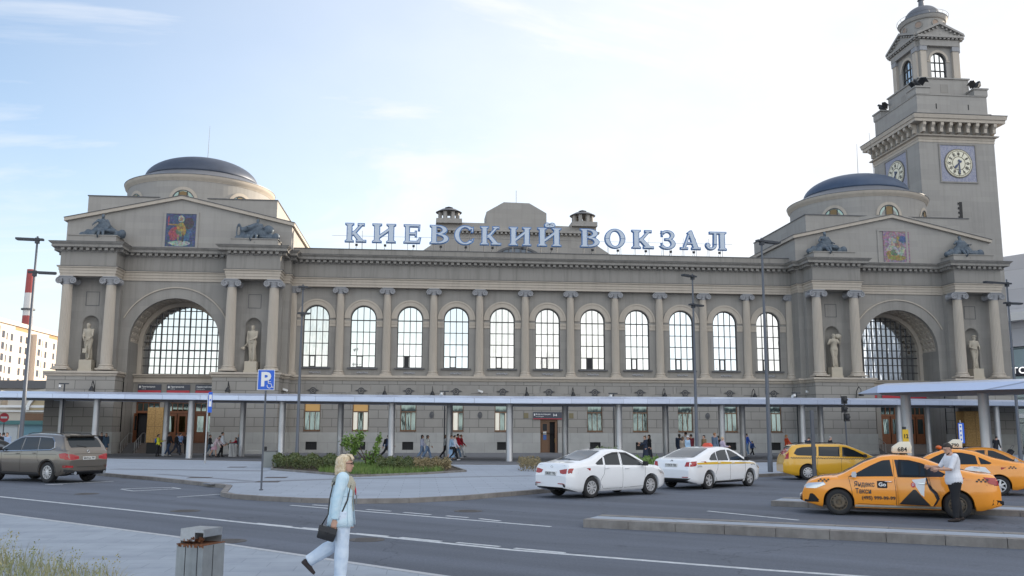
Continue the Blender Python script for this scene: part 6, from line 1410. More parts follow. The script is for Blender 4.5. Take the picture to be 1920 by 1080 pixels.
class Car:
    def __init__(s, L=4.4, W=1.74, H=1.47, xf=1.33, xr=-1.30, tr=.315, top=None, belt=None, clear=.19, k=.40, arch=.045, nose=.24, tail=.19, wheelw=.2):
        s.L, s.W, s.H, s.xf, s.xr, s.tr, s.top, s.belt, s.clear, s.k, s.ra, s.nose, s.tail, s.ww = L, W, H, xf, xr, tr, top, belt, clear, k, tr+arch, nose, tail, wheelw
    def T(s, x): return smoothP(s.top, x, .06)
    def Bz(s, x):
        b = s.clear; e = s.L/2-abs(x)
        if e < .45: b += (.45-e)*.28
        for xw in (s.xf, s.xr):
            d = abs(x-xw)
            if d < s.ra: b = max(b, s.tr-.005+sqrt(s.ra**2-d**2))
        return b
    def zb(s, x): return min(lerpP(s.belt, x), s.T(x)-.035)
    def hw(s, x):
        w = s.W/2; e = s.L/2-x; r = s.L/2+x
        for q, R_ in ((e, s.nose), (r, s.tail)):
            n = R_*2.6
            if q < n: w -= (s.W*.5)*R_*1.0*((n-q)/n)**2.6
        return w
    def prof(s, z): return lerpP([(.15, .90), (.28, .965), (.42, .99), (.60, 1.0), (.80, .985), (.95, .96), (1.1, .935)], z)
    def ring(s, x):
        T, B, zb, w = s.T(x), s.Bz(x), s.zb(x), s.hw(x); B = min(B, zb-.03)
        o = [(w*.6*s.prof(B), B-.0), (w*(s.prof(B)-.03), B)]
        for f in (.06, .2, .36, .52, .68, .84, .95, 1.): z = B+f*(zb-B); o.append((w*s.prof(z), z))
        wb = w*s.prof(zb); h = T-zb; 
        if h > .10:
            we = wb-.012; o.append((we, zb+.012)); hh = h-.085
            for f in (.33, .66, 1.): o.append((we-(s.k*hh*f+ .10*(f*hh)**2), zb+.012+f*hh*.985))
            yr = we-(s.k*hh+.10*hh*hh); o += [(yr-.025, T-.04), (yr-.09, T-.014), (yr*.6, T-.002), (0, T)]
        else:
            o += [(wb-.012, zb+.25*h), (wb-.04, zb+.45*h), (wb-.09, zb+.65*h), (wb-.17, zb+.8*h), (wb*.72, zb+.88*h), (wb*.55, zb+.93*h), (wb*.3, zb+.98*h), (0, T)]
        return o
    def side(s, x, z):
        r = s.ring(x)[1:]
        if z <= r[0][1]: return r[0][0]
        for (a, b), (c, d) in zip(r, r[1:]):
            if z <= d: return a+(c-a)*(z-b)/max(1e-6, d-b)
        return r[-1][0]
    def topz(s, x, y):
        r = s.ring(x)[1:]; y = abs(y)
        for (a, b), (c, d) in zip(r[::-1], r[::-1][1:]):
            if y <= c: return b+(d-b)*(y-a)/max(1e-6, c-a)
        return r[8][1]
    def endx(s, y, z, sg):
        lo, hi = s.L/2+.05, s.L/2-.9; y = abs(y)
        for k in range(90):
            x = lo+(hi-lo)*k/89
            if s.Bz(sg*x)-.0 <= z <= s.T(sg*x) and s.side(sg*x, z) >= y: return sg*x
        return sg*hi
    def shell(s):
        xs = set()
        for a, b, st_ in ((-s.L/2, -s.L/2+.5, .022), (s.L/2-.5, s.L/2, .022), (-s.L/2+.5, s.L/2-.5, .055)):
            n = int((b-a)/st_)+1
            for i in range(n+1): xs.add(round(a+(b-a)*i/n, 4))
        for xw in (s.xf, s.xr):
            for k in range(25): a = pi*k/24; xs.add(round(xw-s.ra*cos(a), 4))
        xs = sorted(xs); m = MB(); rings = []
        for x in xs:
            r = s.ring(min(max(x, -s.L/2+.001), s.L/2-.001)); rings.append([(x, -y, z) for y, z in r] + [(x, y, z) for y, z in r[::-1][1:]])
        m.loft(rings, False, False, False)
        for rg, flip in ((rings[0], 1), (rings[-1], 0)): m.add(rg, [tuple(range(len(rg)))])
        return m
    def spatch(s, m, poly, sg, off=.006, mi=0, n=None):
        """polygon (x,z) laid on the side; sg +1 left, -1 right"""
        xs = sorted(set([p[0] for p in poly])); x0, x1 = xs[0], xs[-1]; n = n or max(2, int((x1-x0)/.05)); 
        al = sorted(set([round(x0+(x1-x0)*i/n, 5) for i in range(n+1)]+[round(a, 5) for a in xs])); cols = []
        for x in al:
            zs = []; xx = min(max(x, x0+1e-4), x1-1e-4)
            for a, b in zip(poly, poly[1:]+poly[:1]):
                if (a[0]-xx)*(b[0]-xx) < 0: zs.append(a[1]+(b[1]-a[1])*(xx-a[0])/(b[0]-a[0]))
            if len(zs) < 2: continue
            lo, hi = min(zs), max(zs); k = 5; cols.append([(x, sg*(s.side(x, lo+(hi-lo)*j/k)+off), lo+(hi-lo)*j/k) for j in range(k+1)])
        if len(cols) > 1: m.loft(cols, False, False, False, mi)
    def tpatch(s, m, pts, off=.006, mi=0, k=12):
        """pts = [(x, halfwidth)] along the windscreen"""
        m.loft([[(x, -w+2*w*j/k, s.topz(x, -w+2*w*j/k)+off) for j in range(k+1)] for x, w in pts], False, False, False, mi)
    def epatch(s, m, poly, sg, off=.006, mi=0):
        """polygon (y,z) on the front or rear end, monotone in y"""
        ys = [p[0] for p in poly]; y0, y1 = min(ys), max(ys); n = max(2, int((y1-y0)/.05)); al = sorted(set([round(y0+(y1-y0)*i/n, 5) for i in range(n+1)]+[round(a, 5) for a in ys])); cols = []
        for y in al:
            yy = min(max(y, y0+1e-4), y1-1e-4); zs = []
            for a, b in zip(poly, poly[1:]+poly[:1]):
                if (a[0]-yy)*(b[0]-yy) < 0: zs.append(a[1]+(b[1]-a[1])*(yy-a[0])/(b[0]-a[0]))
            if len(zs) < 2: continue
            lo, hi = min(zs), max(zs); cols.append([(s.endx(y, lo+(hi-lo)*j/4, sg)+sg*off, y, lo+(hi-lo)*j/4) for j in range(5)])
        if len(cols) > 1: m.loft(cols, False, False, False, mi)
    def sline(s, m, pts, sg, r=.0045, mi=0):
        P = []
        for (a, b), (c, d) in zip(pts, pts[1:]):
            for k in range(6): t = k/6; P.append((a+(c-a)*t, b+(d-b)*t))
        P.append(pts[-1]); m.tube([(x, sg*(s.side(x, z)+.001), z) for x, z in P], r, 4, mi)
    def stext(s, m, txt, x, z, size, sg, mi=0, bold=0., off=.009, width=None):
        vs, fs = textmesh(txt, size, bold); 
        k = 1.
        if width: xs = [v[0] for v in vs]; k = width/(max(xs)-min(xs))
        o = []
        for v in vs: xx = x-v[0]*k*sg; zz_ = z+v[1]; o.append((xx, sg*(s.side(xx, zz_)+off), zz_))
        m.add(o, fs, mi)
def wheel(C, t, x, sg, rim, spokes=7, steer=0., style='alloy'):
    r, w_ = C.tr, C.ww; y0 = C.W/2-.035
    wr = MB(); wr.M = Matrix.Translation((x, sg*y0, r)) @ Matrix.Rotation(steer, 4, 'Z') @ Matrix.Rotation(-sg*pi/2, 4, 'X')
    rr = r*.64
    wr.lathe([(rr-.02, -w_), (r-.03, -w_), (r-.005, -w_+.02), (r, -w_+.05), (r, -.05), (r-.006, -.02), (r-.035, -.003), (rr+.03, .0), (rr, -.012), (rr-.01, -.05)], 0, 0, 40, 0, caps=False)
    W_ = wr.build('wheel', RUB, t, 50)
    m = MB(); m.M = wr.M
    m.lathe([(rr, -.014), (rr-.02, -.012), (rr-.03, -.05), (rr-.035, -w_*.8)], 0, 0, 36, 0, caps=False); m.lathe([(rr-.03, -w_*.55), (.0, -w_*.55)], 0, 0, 24, 1, caps=False)
    if style == 'steel':
        m.lathe([(rr-.03, -.035), (rr*.72, -.03), (rr*.62, -.012), (rr*.34, -.014), (rr*.3, -.05), (.0, -.05)], 0, 0, 30, 0, caps=False)
        for k in range(12): a = k*pi/6; m.ball((rr*.80*cos(a), rr*.80*sin(a), -.024), (.016, .016, .006), 6, 1, 4)
    else:
        m.lathe([(.055, -.05), (.05, -.012), (.0, -.008)], 0, 0, 16, 0, caps=False)
        for k in range(spokes):
            a = 2*pi*k/spokes; c, s_ = cos(a), sin(a); u = Vector((c, s_, 0)); v = Vector((-s_, c, 0))
            offs = (-.032, .032) if style == 'double' else (0,)
            for o in offs:
                b = v*o; wd = .016 if style == 'double' else .030
                p = [u*.03+b*.4+v*wd, u*.03+b*.4-v*wd, u*(rr-.015)+b*1.5-v*wd*.8, u*(rr-.015)+b*1.5+v*wd*.8]
                m.add([(q.x, q.y, -.012 if i < 2 else -.022) for i, q in enumerate(p)]+[(q.x, q.y, -.05) for q in p], [(0, 1, 2, 3), (4, 5, 6, 7), (0, 1, 5, 4), (1, 2, 6, 5), (2, 3, 7, 6), (3, 0, 4, 7)])
    m.build('rim', [rim, SILL], W_, 40)
def make_car(C, name, label, cat, loc, hd, paint, group=None, windows=(), seams=(), handles=(), wins=None, ws=None, rw=None, rim=RIM, spokes=7, style='alloy', near=1, scale=1., lamps=(), plate=None, mirrors=None, extra=None, sunstrip=False, cladding=None, glass=None):
    t = root(name, loc, label, cat, group, radians(hd), proto=True); t.scale = (scale,)*3; glass = glass or GCAR
    b = C.shell().build('body', paint, t, 42)
    m = MB(); w = C.W*.5-.28; m.box(-C.L/2+.35, C.L/2-.35, -w, w, C.clear+.03, C.zb(0)-.12); m.box(-C.L/2+.2, C.L/2-.2, -w, w, C.clear+.12, C.clear+.2); m.box(C.xr-.1, C.xr+.1, -w-.1, w+.1, C.tr-.06, C.tr+.04); m.box(C.xf-.1, C.xf+.1, -w-.1, w+.1, C.tr-.06, C.tr+.04); m.build('underbody', SILL, t)
    for x in (C.xf, C.xr):
        for sg in (1, -1): wheel(C, t, x, sg, rim, spokes, 0, style)
    for sg in (1, -1):
        for poly in windows:
            m = MB(); C.spatch(m, poly, sg, .006); m.build('side_window', glass, t, True)
        m = MB()
        for ln_ in seams: C.sline(m, ln_, sg)
        if seams: m.build('door_seams', SILL, t)
        for hx, hz_ in handles:
            m = MB(); y = C.side(hx, hz_); m.tube([(hx-.09, sg*(y+.004), hz_), (hx-.07, sg*(y+.03), hz_+.004), (hx+.07, sg*(y+.03), hz_+.004), (hx+.09, sg*(y+.004), hz_)], [.010, .013, .013, .010], 6); m.build('door_handle', paint if name != 'orange_taxi' else CHRO, t, True)
        if mirrors:
            mx, mz, mm = mirrors; y = C.side(mx, mz); m = MB(); m.loft([[(mx+a, sg*(y+q), mz+c) for a, c in ((.03, .0), (.06, .05), (.03, .13), (-.05, .14), (-.07, .07), (-.05, .0))] for q in (.07, .14, .21)]); m.tube([(mx, sg*(y-.03), mz+.01), (mx, sg*(y+.1), mz+.04)], .02, 6); m.build('wing_mirror', mm, t, 50)
    m = MB(); C.tpatch(m, ws); m.build('windscreen', glass, t, True)
    m = MB(); C.tpatch(m, rw); m.build('rear_window', glass, t, True)
    for (nm, kind, poly, mt) in lamps:
        for sg in (1, -1):
            m = MB()
            if kind == 'side': C.spatch(m, poly, sg, .013)
            else: C.epatch(m, [(p[0]*sg, p[1]) for p in poly], -1 if kind == 'rear' else 1, .012)
            m.build(nm, mt, t, True)
    if plate:
        for sg, z, tx in plate:
            x = C.endx(.1, z, sg); m = MB(); m.box(*sorted((x, x+sg*.03)), -.26, .26, z-.056, z+.056, 0); m.box(*sorted((x+sg*.03, x+sg*.031)), -.268, .268, z-.062, z-.056, 1)
            vs, fs = textmesh(tx, .105, .002); xs = [v[0] for v in vs]; k = .46/(max(xs)-min(xs)); m.add([(x+sg*.033, sg*(v[0]*k-.24), z-.036+v[1]) for v in vs], fs, 1); m.build('number_plate', [PLATE, SILL], t)
    if extra: extra(C, t)
    return t
def carpos(px, py, hd, C, sg, xw, sc=1.):
    """centre of a car whose near-side wheel (offset xw) touches the ground at the given spot"""
    x, y = G(px, py); a = radians(hd); y_ = sg*(C.W/2-.08)
    return (x-(cos(a)*xw-sin(a)*y_)*sc, y-(sin(a)*xw+cos(a)*y_)*sc, 0)
WHP = carpaint('white_car_paint', (.82, .83, .85)); ORP = carpaint('orange_car_paint', (.90, .325, .022)); YEP = carpaint('yellow_car_paint', (.80, .42, .02)); BRP = carpaint('bronze_car_paint', (.15, .128, .105), .5, .3); REP = carpaint('red_car_paint', (.6, .06, .03))
# --- saloon A: parked white saloon
def saloon(L=4.40, W=1.73, H=1.465, xf=1.36, xr=-1.24, **k):
    h = L/2; top = [(-h-.02, .50), (-h+.005, .60), (-h+.03, .90), (-h+.09, 1.025), (-h+.16, 1.05), (-h+.50, 1.075), (-1.10, 1.21), (-.62, 1.40), (-.25, H-.008), (.08, H), (.36, H-.03), (.75, 1.30), (1.27, 1.005), (1.36, .97), (1.75, .93), (h-.20, .84), (h-.07, .74), (h-.01, .60), (h+.02, .42)]
    belt = [(-h, .90), (-1.6, .955), (-1.0, .96), (0, .925), (1., .895), (1.5, .86), (h, .62)]
    return Car(L, W, H, xf, xr, .315, top, belt, **k)
SW = [[(1.13, .935), (.98, 1.0), (.62, 1.20), (.33, 1.335), (.12, 1.355), (.10, .965)], [(.04, .968), (.05, 1.358), (-.20, 1.350), (-.52, 1.285), (-.64, 1.235), (-.66, .985)], [(-.70, .988), (-.69, 1.215), (-.86, 1.14), (-1.06, 1.035), (-1.04, .995)]]
SS = [[(1.12, .92), (1.06, .60), (1.02, .30), (.12, .27)], [(.08, .96), (.06, .60), (.06, .27)], [(.08, 1.36), (.08, .96)], [(-.68, .98), (-.74, .72), (-.86, .58), (-.90, .5)], [(.06, .27), (-.78, .27), (-.86, .40)]]
WS_ = [(1.24, .60), (1.0, .60), (.80, .575), (.60, .55), (.44, .53)]; RW_ = [(-1.50, .56), (-1.30, .57), (-1.0, .545), (-.75, .52), (-.60, .50)]
C1 = saloon()
def ex_white(C, t):
    m = MB(); m.prism([(-.35, 1.455), (-.55, 1.43), (-.52, 1.50)], -.012, .012, 'y'); m.build('fin_aerial', PLAS, t)
    m = MB(); C.epatch(m, [(-.62, .34), (.62, .34), (.52, .25), (-.52, .25)], -1, .01); m.build('rear_diffuser', PLAS, t)
    for s in (-1, 1):
        m = MB(); C.epatch(m, [(s*.66, .46), (s*.40, .46), (s*.40, .435), (s*.68, .43)], -1, .008); m.build('rear_reflector', LRED, t)
        m = MB(); C.epatch(m, [(s*.60, .46), (s*.66, .44), (s*.80, .25), (s*.70, .25)], -1, .012); m.build('bumper_vent', PLAS, t)
        for pl in [[(.10, 1.36), (.40, 1.345), (.70, 1.19), (1.08, 1.0), (1.12, .965), (.66, 1.165), (.36, 1.30), (.10, 1.32)], [(.04, 1.365), (.04, 1.325), (-.2, 1.315), (-.52, 1.25), (-.64, 1.20), (-.66, 1.235), (-.52, 1.29), (-.2, 1.358)]]:
            m = MB(); C.spatch(m, pl, s, .02); m.build('wind_deflector', PLAS, t)
    m = MB(); C.epatch(m, [(-.60, .98), (.60, .98), (.60, .972), (-.60, .972)], -1, .004); m.build('boot_seam', SILL, t)
    m = MB(); m.tube([(C.endx(.0, .93, -1)-.01, .055*cos(a*pi/8), .93+.03*sin(a*pi/8)) for a in range(17)], .006, 5); m.build('badge', CHRO, t)
make_car(C1, 'white_saloon', 'parked white saloon car with long red tail lamps, left of the other white car', 'car', carpos(1111, 933, 33, C1, -1, C1.xr), 33, WHP, windows=SW, seams=SS, handles=[(.26, .86), (-.62, .88)], ws=WS_, rw=RW_, spokes=9, style='double', mirrors=(1.0, .93, PLAS),
    lamps=[('tail_lamp', 'rear', [(.38, .84), (.40, .76), (.55, .73), (.85, .76), (.85, .90), (.6, .88)], LRED), ('tail_lamp_wrap', 'side', [(-2.16, .77), (-2.14, .905), (-1.97, .90), (-2.02, .80)], LRED), ('headlight', 'side', [(2.08, .62), (1.95, .74), (1.66, .80), (1.80, .68)], LCLR)], plate=[(-1, .74, 'C883EY 790')], extra=ex_white)
# --- white taxi liftback
C2 = saloon(4.66, 1.81, 1.46, 1.43, -1.26)
C2.top = [(-2.35, .5), (-2.325, .62), (-2.30, .92), (-2.22, 1.045), (-2.05, 1.07), (-1.75, 1.12), (-1.25, 1.29), (-.72, 1.425), (-.25, 1.458), (.1, 1.46), (.38, 1.43), (.80, 1.29), (1.33, 1.02), (1.45, .975), (1.9, .91), (2.15, .80), (2.27, .68), (2.32, .55), (2.35, .42)]
SW2 = [[(1.18, .955), (1.0, 1.03), (.66, 1.215), (.36, 1.335), (.14, 1.35), (.12, .975)], [(.06, .975), (.07, 1.352), (-.22, 1.345), (-.60, 1.29), (-.66, .985)], [(-.70, .99), (-.65, 1.28), (-.95, 1.19), (-1.18, 1.04), (-1.15, 1.0)]]
YST = mat('yellow_stripe', (.72, .45, .03), .4)
def ex_oct(C, t):
    m = MB(); m.loft([[(-.0+a*q, b*q2, 1.455+z) for a, b in ((-.09, -.16), (.09, -.16), (.09, .16), (-.09, .16))] for z, q, q2 in ((0, 1, 1), (.06, 1, 1), (.13, .5, .7))]); m.build('taxi_roof_sign', mat('red_roof_sign', (.62, .08, .04), .4), t)
    for s in (-1, 1):
        m = MB(); C.spatch(m, [(-2.05, .93), (-2.0, .87), (1.9, .83), (1.5, .87), (-.5, .94)], s, .004, n=40); m.build('yellow_stripe', YST, t)
        m = MB()
        for x0 in (-1.75, 1.72):
            for k in range(5): xx = x0-k*.055*s*-1; m.add([(xx+a, s*(C.side(xx, .79)+.007), .775+b+(k % 2)*.03) for a, b in ((-.02, 0), (.02, 0), (.02, .028), (-.02, .028))], [(0, 1, 2, 3)])
        m.build('chequer_mark', SILL, t)
        m = MB(); C.spatch(m, [(.95, .27), (.95, .20), (-.9, .20), (-.9, .27)], s, .006); m.build('sill_trim', PLAS, t)
    m = MB(); C.epatch(m, [(-.78, .40), (.78, .40), (.60, .25), (-.60, .25)], -1, .01); m.build('rear_bumper_trim', PLAS, t)
    m = MB(); m.tube([(C.endx(.0, .98, -1)-.01, .04*cos(a*pi/8), .97+.04*sin(a*pi/8)) for a in range(17)], .009, 5); m.build('badge', SILL, t)
make_car(C2, 'white_taxi', 'white taxi with a yellow stripe and small red roof sign', 'car', carpos(1331, 915, 39, C2, -1, C2.xr), 39, WHP, windows=SW2, seams=SS, handles=[(.26, .88), (-.62, .90)], ws=[(1.28, .62), (1.0, .62), (.80, .59), (.60, .56), (.46, .54)], rw=[(-1.86, .58), (-1.6, .60), (-1.25, .58), (-.95, .54), (-.78, .51)], spokes=5, mirrors=(1.05, .95, PLAS),
    lamps=[('tail_lamp', 'rear', [(.58, .95), (.56, .80), (.88, .80), (.88, .97)], LRED), ('tail_lamp_wrap', 'side', [(-2.25, .80), (-2.23, .97), (-1.98, .98), (-2.05, .82)], LRED), ('rear_reflector', 'rear', [(.50, .45), (.50, .425), (.72, .43), (.72, .455)], LRED), ('headlight', 'side', [(2.2, .62), (2.1, .74), (1.8, .80), (1.9, .68)], LCLR)], plate=[(-1, .84, 'Y193CP 750')], extra=ex_oct)
# --- orange saloon taxi with an open rear door
C3 = saloon(4.46, 1.75, 1.475, 1.37, -1.28)
TXT = mat('taxi_lettering', (.05, .045, .04), .4); TWH = mat('decal_white', (.78, .78, .78), .4); TBK = mat('decal_black', (.02, .02, .022), .4); TRD = mat('decal_red', (.65, .03, .04), .4)
CRM = mat('roof_box_cream', (.72, .68, .56), .4)
def chk(C, m, x0, z0, sg, n=5, s_=.045):
    for k in range(n):
        for j in (0, 1):
            if (k+j) % 2 == 0: xx = x0-k*s_*sg; m.add([(xx+a*s_, sg*(C.side(xx, z0)+.008), z0+(b+j)*s_*.9) for a, b in ((-.5, 0), (.5, 0), (.5, .95), (-.5, .95))], [(0, 1, 2, 3)])
def roofbox(t, num, x=-.1, z=1.47):
    m = MB(); m.loft([[(x+a*.36+c, b*.13*w_, z+zz_) for a, b in ((-1, -1), (1, -1), (1, 1), (-1, 1))] if False else [(x+.23*p+c, q*w_, z+zz_) for p, q in ((-1, -.7), (-.8, -1), (.9, -1), (1, -.6), (1, .6), (.9, 1), (-.8, 1), (-1, .7))] for zz_, w_, c, in ((.03, .11, .0), (.08, .14, .02), (.18, .135, .0), (.28, .10, -.05))][:3]+[[(x+.12*p-.07, q*.085, z+.31) for p, q in ((-1, -.7), (-.8, -1), (.9, -1), (1, -.6), (1, .6), (.9, 1), (-.8, 1), (-1, .7))]]); b = m.build('taxi_roof_box', CRM, t, 35)
    m = MB(); vs, fs = textmesh(num, .15, .003); xs = [v[0] for v in vs]; w_ = max(xs)-min(xs)
    m.add([(x+.0+w_/2-v[0], .147-.14*v[1]*.0, z+.07+v[1]) for v in vs], fs); m.build('roof_number', SILL, b)
    m = MB(); m.box(x-.06, x+.06, -.1, .1, z-.03, z+.029); m.build('roof_foot', SILL, t)
def ex_taxi(C, t):
    roofbox(t, '684', -.17, 1.475)
    s = 1; m = MB()
    chk(C, m, 1.40+.42, .80, 1, 6); chk(C, m, -1.72, .86, 1, 6)
    m.build('chequer_mark', TXT, t)
    for tx_, x_, z_, s_, w_ in (('Яндекс', 1.0, .71, .165, .47), ('Такси', .98, .545, .165, .36), ('(495) 999-99-99', .84, .405, .11, .76), ('684', -.06, .76, .14, .17)): m = MB(); C.stext(m, tx_, x_, z_, s_, 1, bold=.004, width=w_); m.build('lettering', TXT, t)
    m = MB()
    for k in range(1): 
        cx_, cz_ = .36, .765; P_ = [(cx_+.115*max(-1, min(1, 1.35*cos(a*pi/12))), cz_+.085*max(-1, min(1, 1.35*sin(a*pi/12)))) for a in range(24)]; m.add([(p[0], C.side(p[0], p[1])+.008, p[1]) for p in P_], [tuple(range(24))])
    m.build('go_badge', SILL, t); m = MB(); C.stext(m, 'Go', .445, .725, .12, 1, bold=.004, off=.011, width=.17); m.build('badge_letters', TWH, t)
    m = MB(); C.spatch(m, [(1.0, .27), (1.0, .21), (-.92, .21), (-.92, .27)], 1, .006); m.build('sill_trim', mat('scuffed_sill', (.40, .36, .30), .7, var=.3, vscale=8), t)
    # dark opening and the rear door swung out
    door = [(.04, .30), (.06, .94), (-.66, .96), (-.72, .72), (-.88, .56), (-.90, .46), (-.80, .31)]
    m = MB(); C.spatch(m, door, 1, .004); C.spatch(m, [(.04, .95), (.05, 1.355), (-.20, 1.35), (-.52, 1.285), (-1.0, 1.06), (-1.0, .97)], 1, .0085); m.build('open_doorway', SEAT, t)
    hgx, hgy = .05, C.side(.05, .6); M = Matrix.Translation((hgx, hgy+.015, 0)) @ Matrix.Rotation(radians(-27), 4, 'Z') @ Matrix.Translation((-hgx, -hgy, 0))
    m = MB(); m.M = M; C.spatch(m, door, 1, .012); C.spatch(m, door, 1, -.06, 1); C.spatch(m, [(.05, .95), (.06, 1.36), (-.20, 1.355), (-.52, 1.29), (-.68, 1.22), (-.70, .98)], 1, .004, 2)
    # edge of the door towards the rear
    for (a, b) in ((( -.66, .96), (-.72, .72)), ((-.72, .72), (-.88, .56)), ((-.88, .56), (-.90, .46)), ((-.90, .46), (-.80, .31))):
        m.add([(a[0], C.side(*a)+.012, a[1]), (b[0], C.side(*b)+.012, b[1]), (b[0], C.side(*b)-.07, b[1]), (a[0], C.side(*a)-.07, a[1])], [(0, 1, 2, 3)], 1)
    d = m.build('open_rear_door', [ORP, SEAT, SILL], t, True, label='orange rear door swung open with white and black triangles')
    m = MB(); m.M = M; C.spatch(m, [(-.02, 1.0), (-.01, 1.32), (-.20, 1.315), (-.48, 1.255), (-.50, 1.0)], 1, .012); C.spatch(m, [(-.52, 1.0), (-.52, 1.245), (-.64, 1.20), (-.65, 1.0)], 1, .012); m.build('door_window', GCAR, d, True)
    m = MB(); m.M = M; C.spatch(m, [(-.40, .90), (-.67, .955), (-.64, .52), (-.60, .50)], 1, .018); C.spatch(m, [(-.34, .90), (-.66, .95), (-.60, .48)], 1, .016); m.build('white_triangle', TWH, d)
    m = MB(); m.M = M; C.spatch(m, [(.0, .31), (-.40, .70), (-.74, .33), (-.74, .31)], 1, .020); m.build('black_triangle', TBK, d)
    m = MB(); m.M = M; m.add([(-.37+.055*cos(a*pi/10), C.side(-.3, .78)+.021, .78+.06*sin(a*pi/10)) for a in range(20)], [tuple(range(20))]); C.stext(m, 'Я', -.335, .745, .10, 1, 1, off=.024, width=.06); m.build('round_logo', [TRD, TWH], d)
    m = MB(); m.M = M; y = C.side(-.62, .82); m.tube([(-.50, y+.012, .82), (-.52, y+.045, .825), (-.66, y+.045, .825), (-.68, y+.012, .82)], .012, 6); m.build('door_handle', CHRO, d)
    m = MB(); C.epatch(m, [(-.45, .70), (.45, .70), (.52, .60), (-.52, .60)], 1, .01); C.epatch(m, [(-.5, .42), (.5, .42), (.6, .26), (-.6, .26)], 1, .012); m.build('front_grille', SILL, t)
    m = MB(); C.spatch(m, [(2.06, .50), (1.97, .52), (1.83, .36), (1.85, .33), (2.10, .32)], 1, .009); C.spatch(m, [(2.18, .36), (1.84, .34), (1.84, .31), (2.18, .30)], 1, .011); m.build('fog_surround', SILL, t)
    m = MB(); C.epatch(m, [(.5, .40), (.5, .26), (.82, .26), (.82, .46)], -1, .01); m.build('rear_bumper_corner', SILL, t)
make_car(C3, 'orange_taxi', 'large near orange taxi with lettering and its rear door open beside the man', 'car', carpos(1577, 962, 154.5, C3, 1, C3.xf), 154.5, ORP, 'orange taxis queueing at the right', windows=SW[:1]+SW[2:], seams=SS, handles=[(.22, .83)], ws=WS_, rw=RW_, rim=RIMD, style='steel', mirrors=(1.0, .93, LCLR),
    lamps=[('headlight', 'side', [(2.19, .64), (2.10, .76), (1.70, .80), (1.66, .74), (1.9, .64)], LCLR), ('headlight_front', 'front', [(.5, .64), (.5, .72), (.85, .76), (.85, .64)], LCLR), ('tail_lamp', 'side', [(-2.18, .80), (-2.14, .96), (-1.86, .98), (-1.98, .82)], LRED), ('rear_lamp', 'rear', [(.50, .80), (.50, .94), (.85, .96), (.85, .78)], LRED)], plate=[(1, .40, 'M684TA 797')], extra=ex_taxi)
# --- taxi 790 behind it, and the third one
C4 = saloon()
def ex_taxi2(C, t):
    roofbox(t, '790', -.05, 1.465); m = MB(); chk(C, m, -1.55, .86, 1, 5); m.build('chequer_mark', TXT, t)
    m = MB(); C.spatch(m, [(-.2, .72), (-.28, .86), (-.44, .92), (-.86, .90), (-1.02, .72), (-.62, .66)], 1, .008); m.build('white_triangle', TWH, t)
    m = MB(); m.ball((.45, .1, 1.50), (.10, .12, .07), 10); m.build('orange_beacon', LORG, t)
def tx2(px, py, hd, lab, ex, cc=C4, xw=None):
    make_car(cc, 'orange_taxi', lab, 'car', carpos(px, py, hd, cc, 1, cc.xr if xw is None else xw), hd, ORP, 'orange taxis queueing at the right', windows=SW, seams=SS, handles=[(.26, .86), (-.62, .88)], ws=WS_, rw=RW_, spokes=7, mirrors=(1.0, .93, CHRO),
    lamps=[('tail_lamp', 'rear', [(.38, .84), (.40, .76), (.55, .73), (.85, .76), (.85, .90), (.6, .88)], LRED), ('tail_lamp_wrap', 'side', [(-2.16, .77), (-2.14, .905), (-1.97, .90), (-2.02, .80)], LRED), ('headlight', 'side', [(2.08, .62), (1.95, .74), (1.66, .80), (1.80, .68)], LCLR)], plate=[(-1, .74, 'A790TX 797')], extra=ex)
tx2(1878, 924, 151, 'second orange taxi numbered 790, partly behind the near one', ex_taxi2)
def ex_taxi3(C, t): m = MB(); chk(C, m, 1.55, .80, -1, 6); chk(C, m, 1.55, .80, 1, 6); m.build('chequer_mark', TXT, t)
tx2(1880, 905, -22, 'third orange taxi, mostly hidden behind numbers 790, facing right', ex_taxi3, C4, .8)
# --- yellow estate
C5 = Car(4.56, 1.84, 1.50, 1.35, -1.29, .32, [(-2.30, .5), (-2.27, .62), (-2.24, .90), (-2.14, 1.10), (-1.90, 1.40), (-1.80, 1.455), (-1.2, 1.49), (-.2, 1.505), (.15, 1.50), (.42, 1.45), (.85, 1.27), (1.32, 1.04), (1.42, 1.0), (1.85, .92), (2.1, .80), (2.22, .66), (2.27, .55), (2.30, .42)], [(-2.3, .98), (-1.5, .99), (0, .95), (1., .92), (1.5, .89), (2.3, .62)])
SW5 = [[(1.16, .96), (1.0, 1.05), (.66, 1.235), (.34, 1.36), (.14, 1.375), (.12, .98)], [(.06, .98), (.07, 1.38), (-.80, 1.385), (-.84, 1.0)], [(-.90, 1.0), (-.87, 1.385), (-1.45, 1.36), (-1.70, 1.30), (-1.84, 1.10), (-1.72, 1.02)]]
def ex_est(C, t):
    for s in (-1, 1):
        m = MB()
        for k in range(64):
            for j in (0, 1):
                if (k+j) % 2 == 0: x = 1.2-k*.05; z = .865+j*.032+.02*(1-(x+2)/3.2); m.add([(x+a, s*(C.side(x, z)+.006), z+b) for a, b in ((-.025, 0), (.025, 0), (.025, .031), (-.025, .031))], [(0, 1, 2, 3)])
        q = m.build('chequer_band', TXT, t)
    m = MB()
    for s in (-1, 1): m.tube([(-1.7, s*.58, 1.46), (-1.5, s*.58, 1.52), (.1, s*.58, 1.535), (.25, s*.58, 1.49)], .014, 5)
    m.build('roof_rails', PLAS, t)
